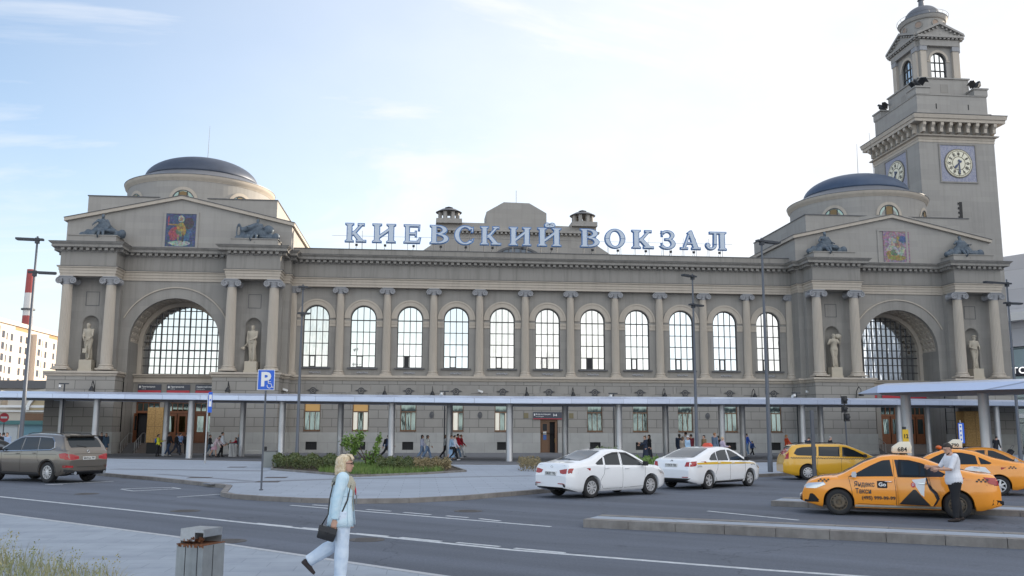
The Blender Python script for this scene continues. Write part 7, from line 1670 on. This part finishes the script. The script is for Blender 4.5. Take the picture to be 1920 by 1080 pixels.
make_car(C5, 'yellow_estate_taxi', 'yellow estate taxi with a black chequer band behind the near orange taxi', 'car', carpos(1518, 897, -11, C5, -1, C5.xr), -11, YEP, windows=SW5, seams=[[(1.12, .92), (1.06, .60), (1.02, .30), (.12, .27)], [(.10, 1.38), (.08, .96), (.06, .60), (.06, .27)], [(-.86, 1.0), (-.90, .72), (-.94, .5)], [(.06, .27), (-.84, .27), (-.90, .40)]], handles=[(.26, .90), (-.62, .92)], ws=[(1.28, .64), (1.0, .62), (.80, .60), (.60, .57), (.48, .55)], rw=[(-2.12, .60), (-2.02, .60), (-1.95, .58), (-1.90, .56)], rim=RIM, spokes=10, mirrors=(1.02, .95, PLAS),
    lamps=[('tail_lamp', 'side', [(-2.22, .86), (-2.18, 1.08), (-2.02, 1.32), (-1.97, 1.30), (-2.06, 1.02), (-2.04, .88)], LRED), ('headlight', 'side', [(2.15, .64), (2.0, .76), (1.66, .84), (1.80, .70)], LCLR)], extra=ex_est)
# --- grey-brown sport utility car at the left
C6 = Car(4.88, 1.94, 1.76, 1.52, -1.42, .375, [(-2.46, .62), (-2.44, .75), (-2.42, 1.02), (-2.34, 1.16), (-2.28, 1.22), (-2.02, 1.56), (-1.95, 1.64), (-1.80, 1.70), (-1.2, 1.745), (-.3, 1.76), (.05, 1.75), (.38, 1.69), (.85, 1.46), (1.30, 1.20), (1.42, 1.16), (1.9, 1.09), (2.2, .98), (2.36, .84), (2.42, .70), (2.46, .52)], [(-2.4, 1.12), (-1.5, 1.18), (0, 1.14), (1., 1.09), (1.5, 1.04), (2.4, .80)], clear=.25, k=.36, arch=.05, wheelw=.25)
C6.prof = lambda z: lerpP([(.2, .93), (.35, .965), (.55, .985), (.80, 1.0), (1.0, .985), (1.18, .955), (1.3, .93)], z)
SW6 = [[(1.20, 1.12), (1.02, 1.22), (.66, 1.44), (.34, 1.575), (.14, 1.60), (.10, 1.155)], [(.04, 1.155), (.08, 1.605), (-.66, 1.61), (-.80, 1.18)], [(-.86, 1.185), (-.73, 1.61), (-1.38, 1.585), (-1.58, 1.44), (-1.68, 1.26), (-1.55, 1.20)]]
def ex_suv(C, t):
    for s in (-1, 1):
        m = MB(); P_ = [(1.25, 1.10), (1.02, 1.24), (.66, 1.46), (.34, 1.60), (.1, 1.625), (-.7, 1.635), (-1.38, 1.61), (-1.60, 1.46), (-1.71, 1.25), (-1.55, 1.175), (-.86, 1.155), (.1, 1.13), (1.25, 1.10)]
        m.tube([(x, s*(C.side(x, z)+.006), z) for x, z in P_], .020, 5); m.build('window_chrome', CHRO, t)
        for xw in (C.xf, C.xr):
            m = MB(); n = 24; rg = []
            for k in range(n+1):
                a = pi*k/n; rg.append([(xw-(C.ra+q)*cos(a), s*(C.side(xw-(C.ra+q)*cos(a), C.tr+(C.ra+q)*sin(a))+o), C.tr+(C.ra+q)*sin(a)) for q, o in ((.0, -.02), (.0, .012), (.05, .012), (.06, .0))])
            m.loft(rg, False, False, False); m.build('arch_trim', PLAS, t)
        m = MB(); C.spatch(m, [(1.08, .36), (1.08, .25), (-.98, .25), (-.98, .36)], s, .012); m.build('sill_trim', PLAS, t)
        m = MB(); m.tube([(-1.75, s*.62, 1.70), (-1.6, s*.63, 1.76), (-.1, s*.64, 1.78), (.15, s*.63, 1.73)], .013, 6); m.build('roof_rail', PLAS, t)
        m = MB(); m.M = Matrix.Translation((-2.42, s*.62, .36)) @ Matrix.Rotation(pi/2, 4, 'Y'); m.lathe([(.06, -.12), (.06, .03), (.05, .03), (.05, -.05)], 0, 0, 16); m.M = None; m.build('exhaust', CHRO, t)
    m = MB(); C.epatch(m, [(-.93, .30), (-.93, .50), (-.5, .44), (.5, .44), (.93, .50), (.93, .30)], -1, .014); m.build('rear_bumper_trim', PLAS, t)
    m = MB(); C.epatch(m, [(-.55, .585), (.55, .585), (.55, .57), (-.55, .57)], -1, .008); C.epatch(m, [(-.60, 1.04), (.60, 1.04), (.60, 1.03), (-.60, 1.03)], -1, .008); m.build('tailgate_seam', SILL, t)
    m = MB(); m.box(-2.10, -1.80, -.62, .62, 1.66, 1.70); m.build('roof_spoiler', BRP, t)
    m = MB(); m.tube([(C.endx(.0, 1.10, -1)-.012, .045*cos(a*pi/8), 1.12+.045*sin(a*pi/8)) for a in range(17)], .012, 5); m.build('badge', CHRO, t)
    m = MB(); m.tube([(-2.26, 0, 1.27), (-2.20, .38, 1.33)], .012, 5); m.build('rear_wiper', PLAS, t)
make_car(C6, 'grey_brown_suv', 'grey-brown sport utility car at the left edge seen from behind', 'car', carpos(90, 911, 148, C6, 1, C6.xr, 1.05), 148, BRP, scale=1.05, windows=SW6, seams=[[(1.14, 1.08), (1.10, .70), (1.05, .38), (.10, .36)], [(.07, 1.6), (.04, 1.1), (.04, .36)], [(-.83, 1.17), (-.88, .85), (-1.02, .7)], [(.04, .36), (-.9, .36)], [(1.0, .98), (-.0, 1.0), (-1.9, 1.02)]], handles=[(.22, 1.03), (-.68, 1.05)], ws=[(1.26, .66), (1.0, .66), (.80, .64), (.60, .61), (.46, .59)], rw=[(-2.25, .64), (-2.18, .67), (-2.10, .66), (-2.03, .64), (-1.98, .60)], rim=RIM, spokes=6, style='double', mirrors=(1.10, 1.12, PLAS),
    lamps=[('tail_lamp', 'rear', [(.42, .96), (.42, .86), (.66, .82), (.95, .84), (.95, 1.06), (.66, 1.02)], LRED), ('tail_lamp_wrap', 'side', [(-2.36, .86), (-2.30, 1.08), (-2.02, 1.04), (-2.10, .88)], LRED), ('rear_reflector', 'rear', [(.70, .62), (.70, .55), (.92, .56), (.92, .64)], LRED)], plate=[(-1, .88, 'B849HA 799')], extra=ex_suv)
# --- red car cut by the left edge
C7 = saloon(4.2, 1.7, 1.47, 1.3, -1.2)
r = ray(-22, 850); yy = 52.; make_car(C7, 'red_hatchback', 'red car mostly hidden at the left edge behind the utility car', 'car', (r[0]/r[1]*yy, yy, 0), -20, REP, windows=SW, seams=SS, ws=WS_, rw=RW_, mirrors=(1., .93, PLAS))
# ============================================================ PEOPLE
BLO = (.50, .38, .24); DKH = (.02, .016, .014); BRH = (.10, .06, .035); GRH = (.30, .29, .28)
WK = lambda a=24, b=22: dict(legs=((a, 6), (-a*.8, b)), arms=((-16, 14, 6), (20, 22, 6)))
ST = dict(legs=((2, 2), (-2, 0)), arms=((2, 12, 7), (4, 10, 7)))
def walker(px, py, hd, label, h=1.72, fem=False, pose=None, far=None, cat='person', group='people walking along the station front', **k):
    pose = pose or ST
    if far: r = ray(px, 800); y = far; x = r[0]/r[1]*y
    else: x, y = G(px, py)
    F = Fig(h, fem, **pose); return person(F, x, y, .006, radians(hd), label, group, cat=cat, **k)
walker(190, 857, -60, 'standing man in a dark jacket and white shirt behind the utility car', pose=dict(legs=((3, 2), (-3, 0)), arms=((50, 80, 10), (4, 10, 7))), top=(.03, .035, .05), bottom=(.02, .02, .025), hair=DKH)
walker(199, 857, -80, 'long haired girl in a short denim dress behind the utility car', h=1.66, fem=True, top=(.05, .09, .14), bottom=(.06, .10, .16), kind='skirt', hair=BRH, hl='long', shoes=(.6, .6, .6))
walker(297, 860, 10, 'girl in a yellow jacket with a blue backpack by the plywood box', h=1.62, fem=True, pose=dict(legs=((6, 4), (-5, 3)), arms=((30, 70, 8), (10, 20, 8))), top=(.62, .60, .04), bottom=(.02, .02, .025), hair=DKH, hl='pony', extra=bag('backpack', (.03, .12, .4)))
walker(316, 859, 60, 'broad man in a black jacket and blue jeans walking to the doors', h=1.80, pose=WK(20), top=(.015, .016, .02), bottom=(.04, .07, .14), hair=BRH, shoes=(.5, .5, .5), skin=SKIN2)
walker(331, 857, 20, 'man in a black jacket mid-stride just right of the broad man', h=1.74, pose=WK(24), top=(.012, .012, .015), bottom=(.04, .05, .08), hair=DKH, skin=SKIN2)
walker(341, 840, 60, 'person in a blue shirt climbing the portal steps', h=1.72, pose=WK(18), far=79.2, top=(.16, .24, .42), bottom=(.02, .025, .04), hair=DKH)
walker(353, 846, 90, 'person in black with a big bag left of the canopy column at the steps', h=1.70, far=77, top=(.015, .015, .018), bottom=(.015, .015, .018), extra=bag('backpack', (.02, .02, .025)))
walker(394, 859, 10, 'dark haired person in black behind the pink dressed woman', h=1.64, pose=WK(20), top=(.015, .015, .018), bottom=(.10, .14, .2), hair=DKH)
walker(403, 861, -10, 'woman bending forward in a pale pink flowered dress', h=1.68, fem=True, pose=dict(lean=28, legs=((10, 4), (-18, 8)), arms=((60, 10, 6), (50, 12, 6)), head=(25, 0)), top=(.62, .50, .54), bottom=(.58, .36, .44), kind='skirt', hair=BRH, extra=bag('shoulder', (.60, .60, .62)))
walker(417, 860, 20, 'tall young man in a white shirt and black trousers beside the scooter', h=1.80, pose=dict(legs=((4, 2), (-10, 12)), arms=((25, 20, 6), (10, 14, 6))), top=(.66, .68, .72), bottom=(.015, .015, .02), hair=DKH)
walker(433, 857, -150, 'small child in dark green with a push scooter', h=1.15, pose=dict(legs=((2, 0), (-2, 0)), arms=((55, 30, 8), (55, 30, 8))), top=(.05, .10, .05), bottom=(.10, .09, .07), hair=BRH, shoes=(.1, .1, .1))
walker(443, 858, 190, 'child in a bright red vest beside the round litter bin', h=1.38, pose=dict(legs=((2, 0), (-2, 0)), arms=((50, 40, 8), (30, 30, 8))), top=(.55, .03, .06), bottom=(.03, .04, .06), hair=BRH)
walker(449, 858, 185, 'grey haired adult with a blue backpack and yellow bag', h=1.66, top=(.10, .14, .2), bottom=(.03, .035, .05), hair=GRH, extra=bag('shoulder', (.62, .60, .05)))
walker(727, 861, 25, 'man with a black backpack striding past a canopy column', h=1.78, pose=dict(lean=8, legs=((34, 10), (-34, 14)), arms=((-30, 20, 6), (34, 30, 6))), top=(.04, .07, .15), bottom=(.012, .012, .015), hair=DKH, extra=bag('backpack', (.015, .015, .018)))
walker(793, 861, 5, 'long haired woman in a lilac top and jeans, left one of the pair', h=1.68, fem=True, pose=WK(16), top=(.52, .54, .68), bottom=(.20, .28, .42), kind='wide', hair=DKH, hl='long', shoes=(.6, .6, .6))
walker(803, 861, 5, 'long haired woman in a white jacket and jeans, right one of the pair', h=1.69, fem=True, pose=WK(22), top=(.68, .67, .62), bottom=(.20, .29, .45), kind='wide', hair=DKH, hl='long', shoes=(.6, .6, .6))
walker(837, 859, 8, 'woman in a pale grey top with a black bag at the tail of the group', h=1.70, fem=True, pose=WK(22), top=(.45, .47, .48), bottom=(.02, .02, .03), hair=BRH, hl='long', extra=bag('shoulder', (.02, .02, .025)))
walker(848, 864, 8, 'person in a long light blue coat near the dark camera pole', h=1.68, fem=True, pose=WK(16), top=(.30, .42, .58), bottom=(.25, .38, .55), kind='long', hair=BRH, extra=bag('shoulder', (.02, .02, .03)))
walker(854, 864, 8, 'person in a white top, black trousers and white trainers in the group', h=1.70, pose=WK(20), top=(.62, .60, .66), bottom=(.015, .015, .02), hair=DKH, shoes=(.66, .66, .68))
walker(860, 860, 10, 'person in a red jacket and blue jeans in the group', h=1.78, pose=WK(20), top=(.55, .02, .045), bottom=(.14, .24, .38), hair=DKH, shoes=(.6, .6, .6))
walker(866, 858, 10, 'person in dark red and pale jeans leading the group', h=1.72, pose=WK(22), top=(.32, .02, .03), bottom=(.50, .52, .54), hair=BRH)
walker(1213, 864, 180, 'woman in a long navy dress looking at a phone', h=1.68, fem=True, pose=dict(legs=((10, 3), (-10, 6)), arms=((30, 75, 6), (20, 60, 6)), head=(15, 0)), top=(.02, .03, .055), bottom=(.02, .03, .055), kind='long', hair=BRH, hl='bun')
walker(1220, 861, 170, 'dark haired woman in long black clothes behind the navy dress', h=1.74, fem=True, pose=WK(12), top=(.012, .012, .015), bottom=(.02, .025, .035), kind='long', hair=DKH, hl='long')
WT = 'people standing behind the white taxi'
walker(1275, 0, 60, 'dark skinned person in navy at the left of the waiting group', far=63, h=1.78, top=(.02, .025, .06), hair=DKH, skin=mat('skin_dark', (.10, .055, .035), .5), group=WT, hl='bun')
walker(1281, 0, 40, 'person in a beige coat in the waiting group', far=60, h=1.62, fem=True, top=(.45, .36, .28), bottom=(.3, .25, .2), hair=BRH, hl='long', group=WT)
walker(1287, 0, 120, 'man in a white shirt at the back of the waiting group', far=65, h=1.90, top=(.65, .65, .66), hair=DKH, group=WT)
def cap(c):
    def f(F, t): m = MB(); m.ball(tuple(F.pt(-.004, .045)*F.h), (.062*F.h, .055*F.h, .035*F.h), 10); m.ball(tuple(F.pt(.05, .035)*F.h), (.04*F.h, .04*F.h, .006*F.h), 8); m.build('cap', cloth(c), t, True)
    return f
walker(1290, 0, -60, 'woman in a light blue shirt and white cap in the waiting group', far=59.5, h=1.66, fem=True, top=(.34, .50, .68), bottom=(.3, .4, .5), hair=GRH, group=WT, extra=cap((.65, .65, .66)))
walker(1297, 0, 120, 'person in a maroon top at the right of the waiting group', far=63, h=1.76, top=(.16, .02, .035), hair=DKH, group=WT)
walker(1321, 0, 200, 'woman with a hair bun in an olive brown top by the lamp post', far=62, h=1.70, fem=True, top=(.28, .20, .11), hair=DKH, hl='bun', group=WT)
walker(1341, 0, 20, 'tall man with ginger hair in a grey blue suit', far=60, h=1.88, top=(.13, .18, .25), bottom=(.13, .18, .25), hair=(.26, .13, .06), group=WT)
walker(1348, 0, 30, 'dark haired person in black beside the tall man', far=62, h=1.68, top=(.012, .012, .015), hair=DKH, group=WT)
walker(1355, 0, 0, 'fair haired woman in a lilac knit top holding a phone', far=56, h=1.64, fem=True, pose=dict(legs=((2, 2), (-2, 0)), arms=((10, 70, 10), (15, 70, 10))), top=(.50, .42, .52), bottom=(.2, .2, .25), hair=BLO, group=WT, fat=1.15) if False else person(Fig(1.64, True, legs=((2, 2), (-2, 0)), arms=((10, 70, 10), (15, 70, 10)), fat=1.15), ray(1355, 800)[0]/ray(1355, 800)[1]*56, 56, .006, 0, 'fair haired woman in a lilac knit top holding a phone', WT, top=(.50, .42, .52), bottom=(.2, .2, .25), hair=BLO)
walker(1403, 851, 10, 'tall man in blue and white sportswear walking with a child', h=1.80, pose=WK(14), top=(.03, .09, .42), bottom=(.16, .26, .42), hair=DKH, shoes=(.5, .5, .5))
walker(1413, 852, 15, 'child with a big blue backpack walking beside the man in blue', h=1.22, pose=WK(20), top=(.03, .07, .22), bottom=(.012, .012, .02), hair=BRH, shoes=(.5, .5, .5), extra=bag('backpack', (.03, .08, .28)))
walker(1478, 857, 0, 'bare legged woman in an orange red jacket with a black bag', h=1.74, fem=True, pose=dict(legs=((4, 2), (-4, 2)), arms=((28, 20, 6), (30, 20, 6))), top=(.70, .09, .03), bottom=(.55, .5, .1), kind='shorts', hair=(.40, .22, .10), hl='pony', shoes=(.05, .04, .04), extra=bag('shoulder', (.02, .02, .02)))
walker(1512, 0, 20, 'person in a dark navy jacket bowing the head behind the yellow estate', far=60, h=1.66, pose=dict(lean=16, legs=((4, 4), (-6, 4)), arms=((40, 50, 8), (40, 50, 8)), head=(35, 0)), top=(.02, .03, .055), hair=DKH)
walker(1557, 0, 0, 'woman in a black top behind the roof of the yellow estate', far=60, h=1.66, fem=True, top=(.012, .012, .015), hair=GRH)
walker(1866, 848, 20, 'man in black pulling a wheeled suitcase at the right', h=1.74, far=66, pose=dict(lean=12, legs=((26, 6), (-20, 18)), arms=((-30, 5, 6), (20, 20, 6))), top=(.015, .015, .02), bottom=(.02, .02, .025), hair=DKH)
r = ray(1884, 800); x = r[0]/r[1]*65.8; t = root('suitcase', (x, 65.8, .01), 'black wheeled suitcase tilted behind the man in black', 'suitcase', None, 0, proto=True)
m = MB(); m.M = Matrix.Rotation(radians(38), 4, 'Y'); m.box(-.13, .13, -.22, .22, .12, .78); m.build('case', cloth((.015, .015, .02)), t); m = MB(); m.M = Matrix.Rotation(radians(38), 4, 'Y')
for s in (-.15, .15): m.tube([(-.1, s, .7), (-.1, s, 1.15)], .012, 5)
m.tube([(-.1, -.15, 1.15), (-.1, .15, 1.15)], .014, 5); m.build('handle', LEAD, t)
for q in (-.17, .17): m = MB(); m.lathe([(.05, -.02), (.05, .02)], 0, 0, 12); m.v = [(a-.02, c+q, b+.05) for a, b, c in m.v]; m.build('castor', RUB, t)
x, y = G(437, 859); 
t = root('push_scooter', (x-.55, y-.3, .01), 'small black push scooter held by the child in green', 'scooter', None, radians(10), proto=True)
m = MB(); m.tube([(-.35, 0, .09), (.3, 0, .09), (.38, 0, .2), (.30, 0, .8)], .022, 6); m.tube([(.3, -.18, .8), (.3, .18, .8)], .016, 6); m.build('frame', IRON, t)
for xx in (-.4, .42): m = MB(); m.tube([(xx+.09*cos(a*pi/8), 0, .10+.09*sin(a*pi/8)) for a in range(17)], .02, 5); m.build('wheel', RUB, t)
for px, hd, lab, tp, hr in ((17, -80, 'man in an open denim jacket over a white shirt at the far left', (.28, .36, .50), BRH), (10, 80, 'person in black next to the turquoise kiosk, right one', (.02, .02, .02), DKH), (2, 60, 'person in black cut by the left edge at the kiosk', (.02, .02, .02), DKH)):
    walker(px, 0, hd, lab, far=66, h=1.74, top=tp, bottom=(.02, .02, .03), hair=hr, group='people by the turquoise kiosk')

# ---- the man at the open taxi door
F = Fig(1.79, lean=3, legs=((6, 6), (-7, 4)), arms=((30, 62, 9, 8), (38, 58, 8, 12)), head=(22, 8), fat=1.16)
mx, my = G(1797, 973)
def man_extra(F, t):
    h = F.h; m = MB(); m.loft([elring(F.pt(f, u)*h, F.hf, F.hl, a*h, b*h) for u, a, b, f in ((-.068, .018, .02, .034), (-.056, .030, .032, .022), (-.036, .036, .037, .012), (-.020, .030, .039, .006))]); m.build('beard', mat('hair_beard', (.035, .025, .02), .8), t, True)
    m = MB()
    for l in (-.019, .019): m.ball(tuple(F.pt(.0465, .004, l)*h), .0052*h, 8)
    m.build('eyes', DARK, t, True)
    m = MB(); F.torso(m, .013, .0, .03); m.build('belt', cloth((.02, .018, .016)), t, True) if False else None
person(F, mx, my, .004, radians(172), 'dark haired man in a white T-shirt leaning at the open orange taxi door', None, top=(.74, .74, .78), sleeves=.62, bottom=(.012, .012, .016), shoes=(.03, .022, .02), hair=(.03, .022, .018), vox=.012, extra=man_extra, coatlen=-.06, curl=50)

# ---- the woman walking in the foreground
F = Fig(1.68, True, lean=0, legs=((-15, 42), (3, 5)), arms=((2, 14, 6), (-13, 8, 9)), head=(4, -4), fat=1.16, twist=5)
wx, wy = G(641, 1095, .035)
DEN = (.50, .66, .74)
def woman_extra(F, t):
    h = F.h; Yv = Vector((0, 1, 0)); rnd = random.Random(4)
    JK = mat('pale_denim', (.46, .64, .74), .85, c2=(.62, .74, .81), vscale=9, bump=.9, bscale=9)
    # open jacket: shell left out at the front
    m = MB(); rows = []
    for z, a, b in [(z_, a_*1.22, b_*1.1) for z_, a_, b_ in ((-.085, .098, .116), (-.03, .094, .115), (.04, .086, .106), (.10, .080, .097), (.18, .082, .098), (.235, .078, .101), (.285, .062, .098), (.312, .046, .068))]:
        rows.append([tuple((F.T(z, .002)+F.fx*(a*cos(q))+Yv*(b*1.02*sin(q)))*h) for q in [radians(34)+(2*pi-radians(68))*k/26 for k in range(27)]])
    out = rows; inn = [[tuple(Vector(p)*.985+Vector(F.T(.1)*h)*.015) for p in r_] for r_ in rows]
    m.loft([o+i[::-1] for o, i in zip(out, inn)]); j = m.build('jacket', JK, t, True)
    m = MB()
    for i in (0, 1):
        S, E, W, d, sd = F.sh[i]; pts = [S, S+(E-S)*.5, E, E+(W-E)*.5, W-(W-E)*.02]; m.tube([p*h for p in pts], [.052*h, .046*h, .040*h, .036*h, .033*h], 14); m.ball(tuple(S*h), .053*h, 12)
    m = remesh(m, .012); m.build('jacket_sleeves', JK, t, True)
    m = MB()      # stitched seams, pocket flap and hem
    for q0 in (-62, -118, 62):
        m.tube([(F.T(z, .002)+F.fx*(a*1.23*cos(radians(q0)))+Yv*(b*1.13*sin(radians(q0))))*h for z, a, b in ((-.08, .098, .116), (-.03, .094, .115), (.04, .086, .106), (.10, .080, .097), (.18, .082, .098), (.235, .078, .101))], .0022*h, 4)
    for zq in (-.075, .15): m.tube([(F.T(zq, .002)+F.fx*((.097 if zq < 0 else .082)*1.235*cos(q))+Yv*((.116 if zq < 0 else .098)*1.135*sin(q)))*h for q in [radians(36)+(2*pi-radians(72))*k/24 for k in range(25)]], .0022*h, 4)
    m.build('stitching', mat('denim_seam', (.36, .48, .57), .9), t)
    m = MB()      # knitted scarf collar over the shoulders
    m.loft([elring((F.T(z, .0)-F.fx*.004)*h, F.fx, Yv, a*h, b*h, 24) for z, a, b in ((.258, .087, .112), (.285, .078, .104), (.315, .056, .066), (.345, .046, .050), (.348, .040, .044))])
    m.prism([(0, 0), (.0, .0), (.0, .0)], 0, 0) if False else None
    m.build('knit_collar', mat('knit_sage', (.42, .45, .40), .95, brick=(.012, .03, .004, .5, .5), bump=.6), t, True)
    m = MB()
    for sd in (1, -1):
        m.add([tuple((F.T(z, x, sd*y_))*h) for z, x, y_ in ((.285, .066, .018), (.292, .050, .070), (.235, .082, .078), (.215, .095, .03))], [(0, 1, 2, 3)])
    m.build('collar_flap', WHITE, t)
    m = MB(); F.torso(m, .013, -.01, .31); m = remesh(m, .014); m.build('striped_blouse', mat('striped_blouse', (.52, .50, .40), .9, brick=(.030, 4., .006, .55, 0)), t, True)
    m = MB()      # hair: a cap with many loose locks falling to the shoulders
    g = [(-.03, .046, .046, -.018), (.0, .052, .050, -.014), (.030, .058, .052, -.006), (.052, .050, .045, -.006), (.070, .026, .028, -.008)]
    m.loft([elring(F.pt(f-.006, u+.004)*h, F.hf, F.hl, a*h, b*h) for u, a, b, f in g]); m = remesh(m, .010)
    for k in range(340):
        a = radians(rnd.uniform(80, 280)); u0 = rnd.uniform(.01, .066); s_ = sqrt(max(.05, 1-(u0/.078)**2)); w1 = rnd.uniform(.90, 1.06)
        P0 = F.pt(cos(a)*.054*s_-.008, u0, sin(a)*.053*s_); L_ = rnd.uniform(.09, .19)+u0*.4; wv = rnd.uniform(0, 6); pts = []
        for q in range(8):
            tq = q/7; f_ = cos(a)*(.052+.008*sin(tq*pi))*w1-.008+.009*sin(wv+tq*7); l_ = sin(a)*(.050+.006*sin(tq*pi))*w1+.005*cos(wv+tq*6)
            P1 = F.pt(f_, u0-L_*tq, l_) if q else P0; pts.append(P1*h)
        m.tube(pts, [q_*h for q_ in (.004, .005, .006, .006, .0055, .0045, .003, .001)], 5)
    for k in range(16):   # fringe and crown tuft
        l_ = rnd.uniform(-.036, .036); m.tube([F.pt(.0, .074, l_*.4)*h, F.pt(.034, .068, l_*.8)*h, F.pt(.055, .045, l_)*h, F.pt(.054, .028, l_*1.1)*h], [.006*h, .009*h, .007*h, .002*h], 6)
    m.build('hair', mat('blonde_hair', (.52, .39, .23), .55, c2=(.76, .66, .50), vscale=26, bump=.3, bscale=60), t, True)
    m = MB()
    for sd in (1, -1):
        c = F.pt(.058, .004, sd*.021); m.tube([(c+F.hl*(.016*cos(a*pi/6))+F.hup*(.011*sin(a*pi/6)))*h for a in range(13)], .0016*h, 5); m.tube([F.pt(.056, .007, sd*.036)*h, F.pt(.0, .004, sd*.048)*h], .0018*h, 5)
    m.build('glasses', SILL, t, True)
    m = MB()
    for l in (-.019, .019): m.ball(tuple(F.pt(.0475, .004, l)*h), .005*h, 8)
    m.build('eyes', DARK, t, True)
    m = MB(); m.tube([F.pt(.052, -.037, -.011)*h, F.pt(.0575, -.0375, 0)*h, F.pt(.052, -.037, .011)*h], [.003*h, .0048*h, .003*h], 6); m.build('lips', mat('lips', (.42, .16, .14), .45), t, True)
    m = MB(); 
    for sd in (1, -1): m.tube([F.T(.30, .055, sd*.035)*h, F.T(.25, .092, sd*.03)*h, F.T(.18, .103, sd*.012)*h, F.T(.155, .104, 0)*h], .0045*h, 5)
    m.build('red_lanyard', mat('lanyard_red', (.55, .02, .05), .6), t, True); m = MB(); m.loft([[tuple((F.T(z, .107+x, y_))*h) for x, y_ in ((0, -.022), (.006, -.022), (.006, .022), (0, .022))] for z in (.155, .075)]); m.build('badge', mat('badge_dark', (.18, .20, .22), .4), t)
    m = MB(); c = F.T(-.065, -.08, -.118)*h; Rm = Matrix.Rotation(radians(16), 3, 'Y')
    def bx(x0, x1, y0, y1, z0, z1): return [c+Rm @ Vector((x, y_, z)) for z in (z0, z1) for y_ in (y0, y1) for x in (x0, x1)]
    m.loft([[c+Rm @ Vector((a*.118*s_, b*.045*s2, z)) for a, b in ((-1, -.8), (-.9, -1), (.9, -1), (1, -.8), (1, .8), (.9, 1), (-.9, 1), (-1, .8))] for z, s_, s2 in ((-.20, .90, .9), (-.19, .97, 1), (-.05, 1.0, 1.), (-.03, .97, .92))]); b_ = m.build('handbag', mat('black_leather', (.018, .018, .02), .35, bump=.2, bscale=30), t, 40)
    m = MB(); m.loft([[c+Rm @ Vector((a*.122, -.047-.004*k, z)) for a, z in ((-1, -.03), (1, -.03), (1, -.10), (-1, -.10))] for k in (0, 1)]); m.ball(tuple(c+Rm @ Vector((0, -.056, -.095))), .010, 8); m.build('bag_flap', mat('black_leather2', (.03, .03, .033), .3), b_)
    m = MB(); m.tube([c+Rm @ Vector((-.10, 0, -.04)), c+Rm @ Vector((-.06, -.01, .12)), F.T(.12, -.092, -.085)*h, F.T(.24, -.07, -.092)*h, F.T(.318, -.01, -.062)*h], .006*h, 5); m.tube([F.T(.318, -.01, -.062)*h, F.T(.25, .070, -.075)*h, F.T(.12, .050, -.104)*h, F.T(.0, -.0, -.124)*h, c+Rm @ Vector((.10, 0, -.04))], .006*h, 5); m.build('bag_strap', mat('black_leather', (.018, .018, .02)), t, True)
    m = MB(); F.torso(m, .016, .035, .052) if False else m.loft([elring(F.T(z, .004)*h, F.fx, Yv, .083*h, .099*h, 20) for z in (.025, .045)]); m.build('belt', mat('belt_beige', (.40, .36, .30), .6), t, True)
wm = person(F, wx, wy, .035, radians(-2), 'blonde woman in pale denim walking with a black handbag beside the waste bin', None, top=None, bottom=(.55, .66, .76), kind='wide', shoes=(.04, .03, .03), hl='none', vox=.011, extra=woman_extra, curl=28)
for c_ in kids(wm):
    if c_.name.startswith('trousers'): c_.data.materials[0] = mat('pale_jeans', (.50, .60, .73), .85, c2=(.63, .71, .81), vscale=8, bump=.9, bscale=8)
for o in bpy.data.objects:
    if 'base' in o.keys(): del o['base']
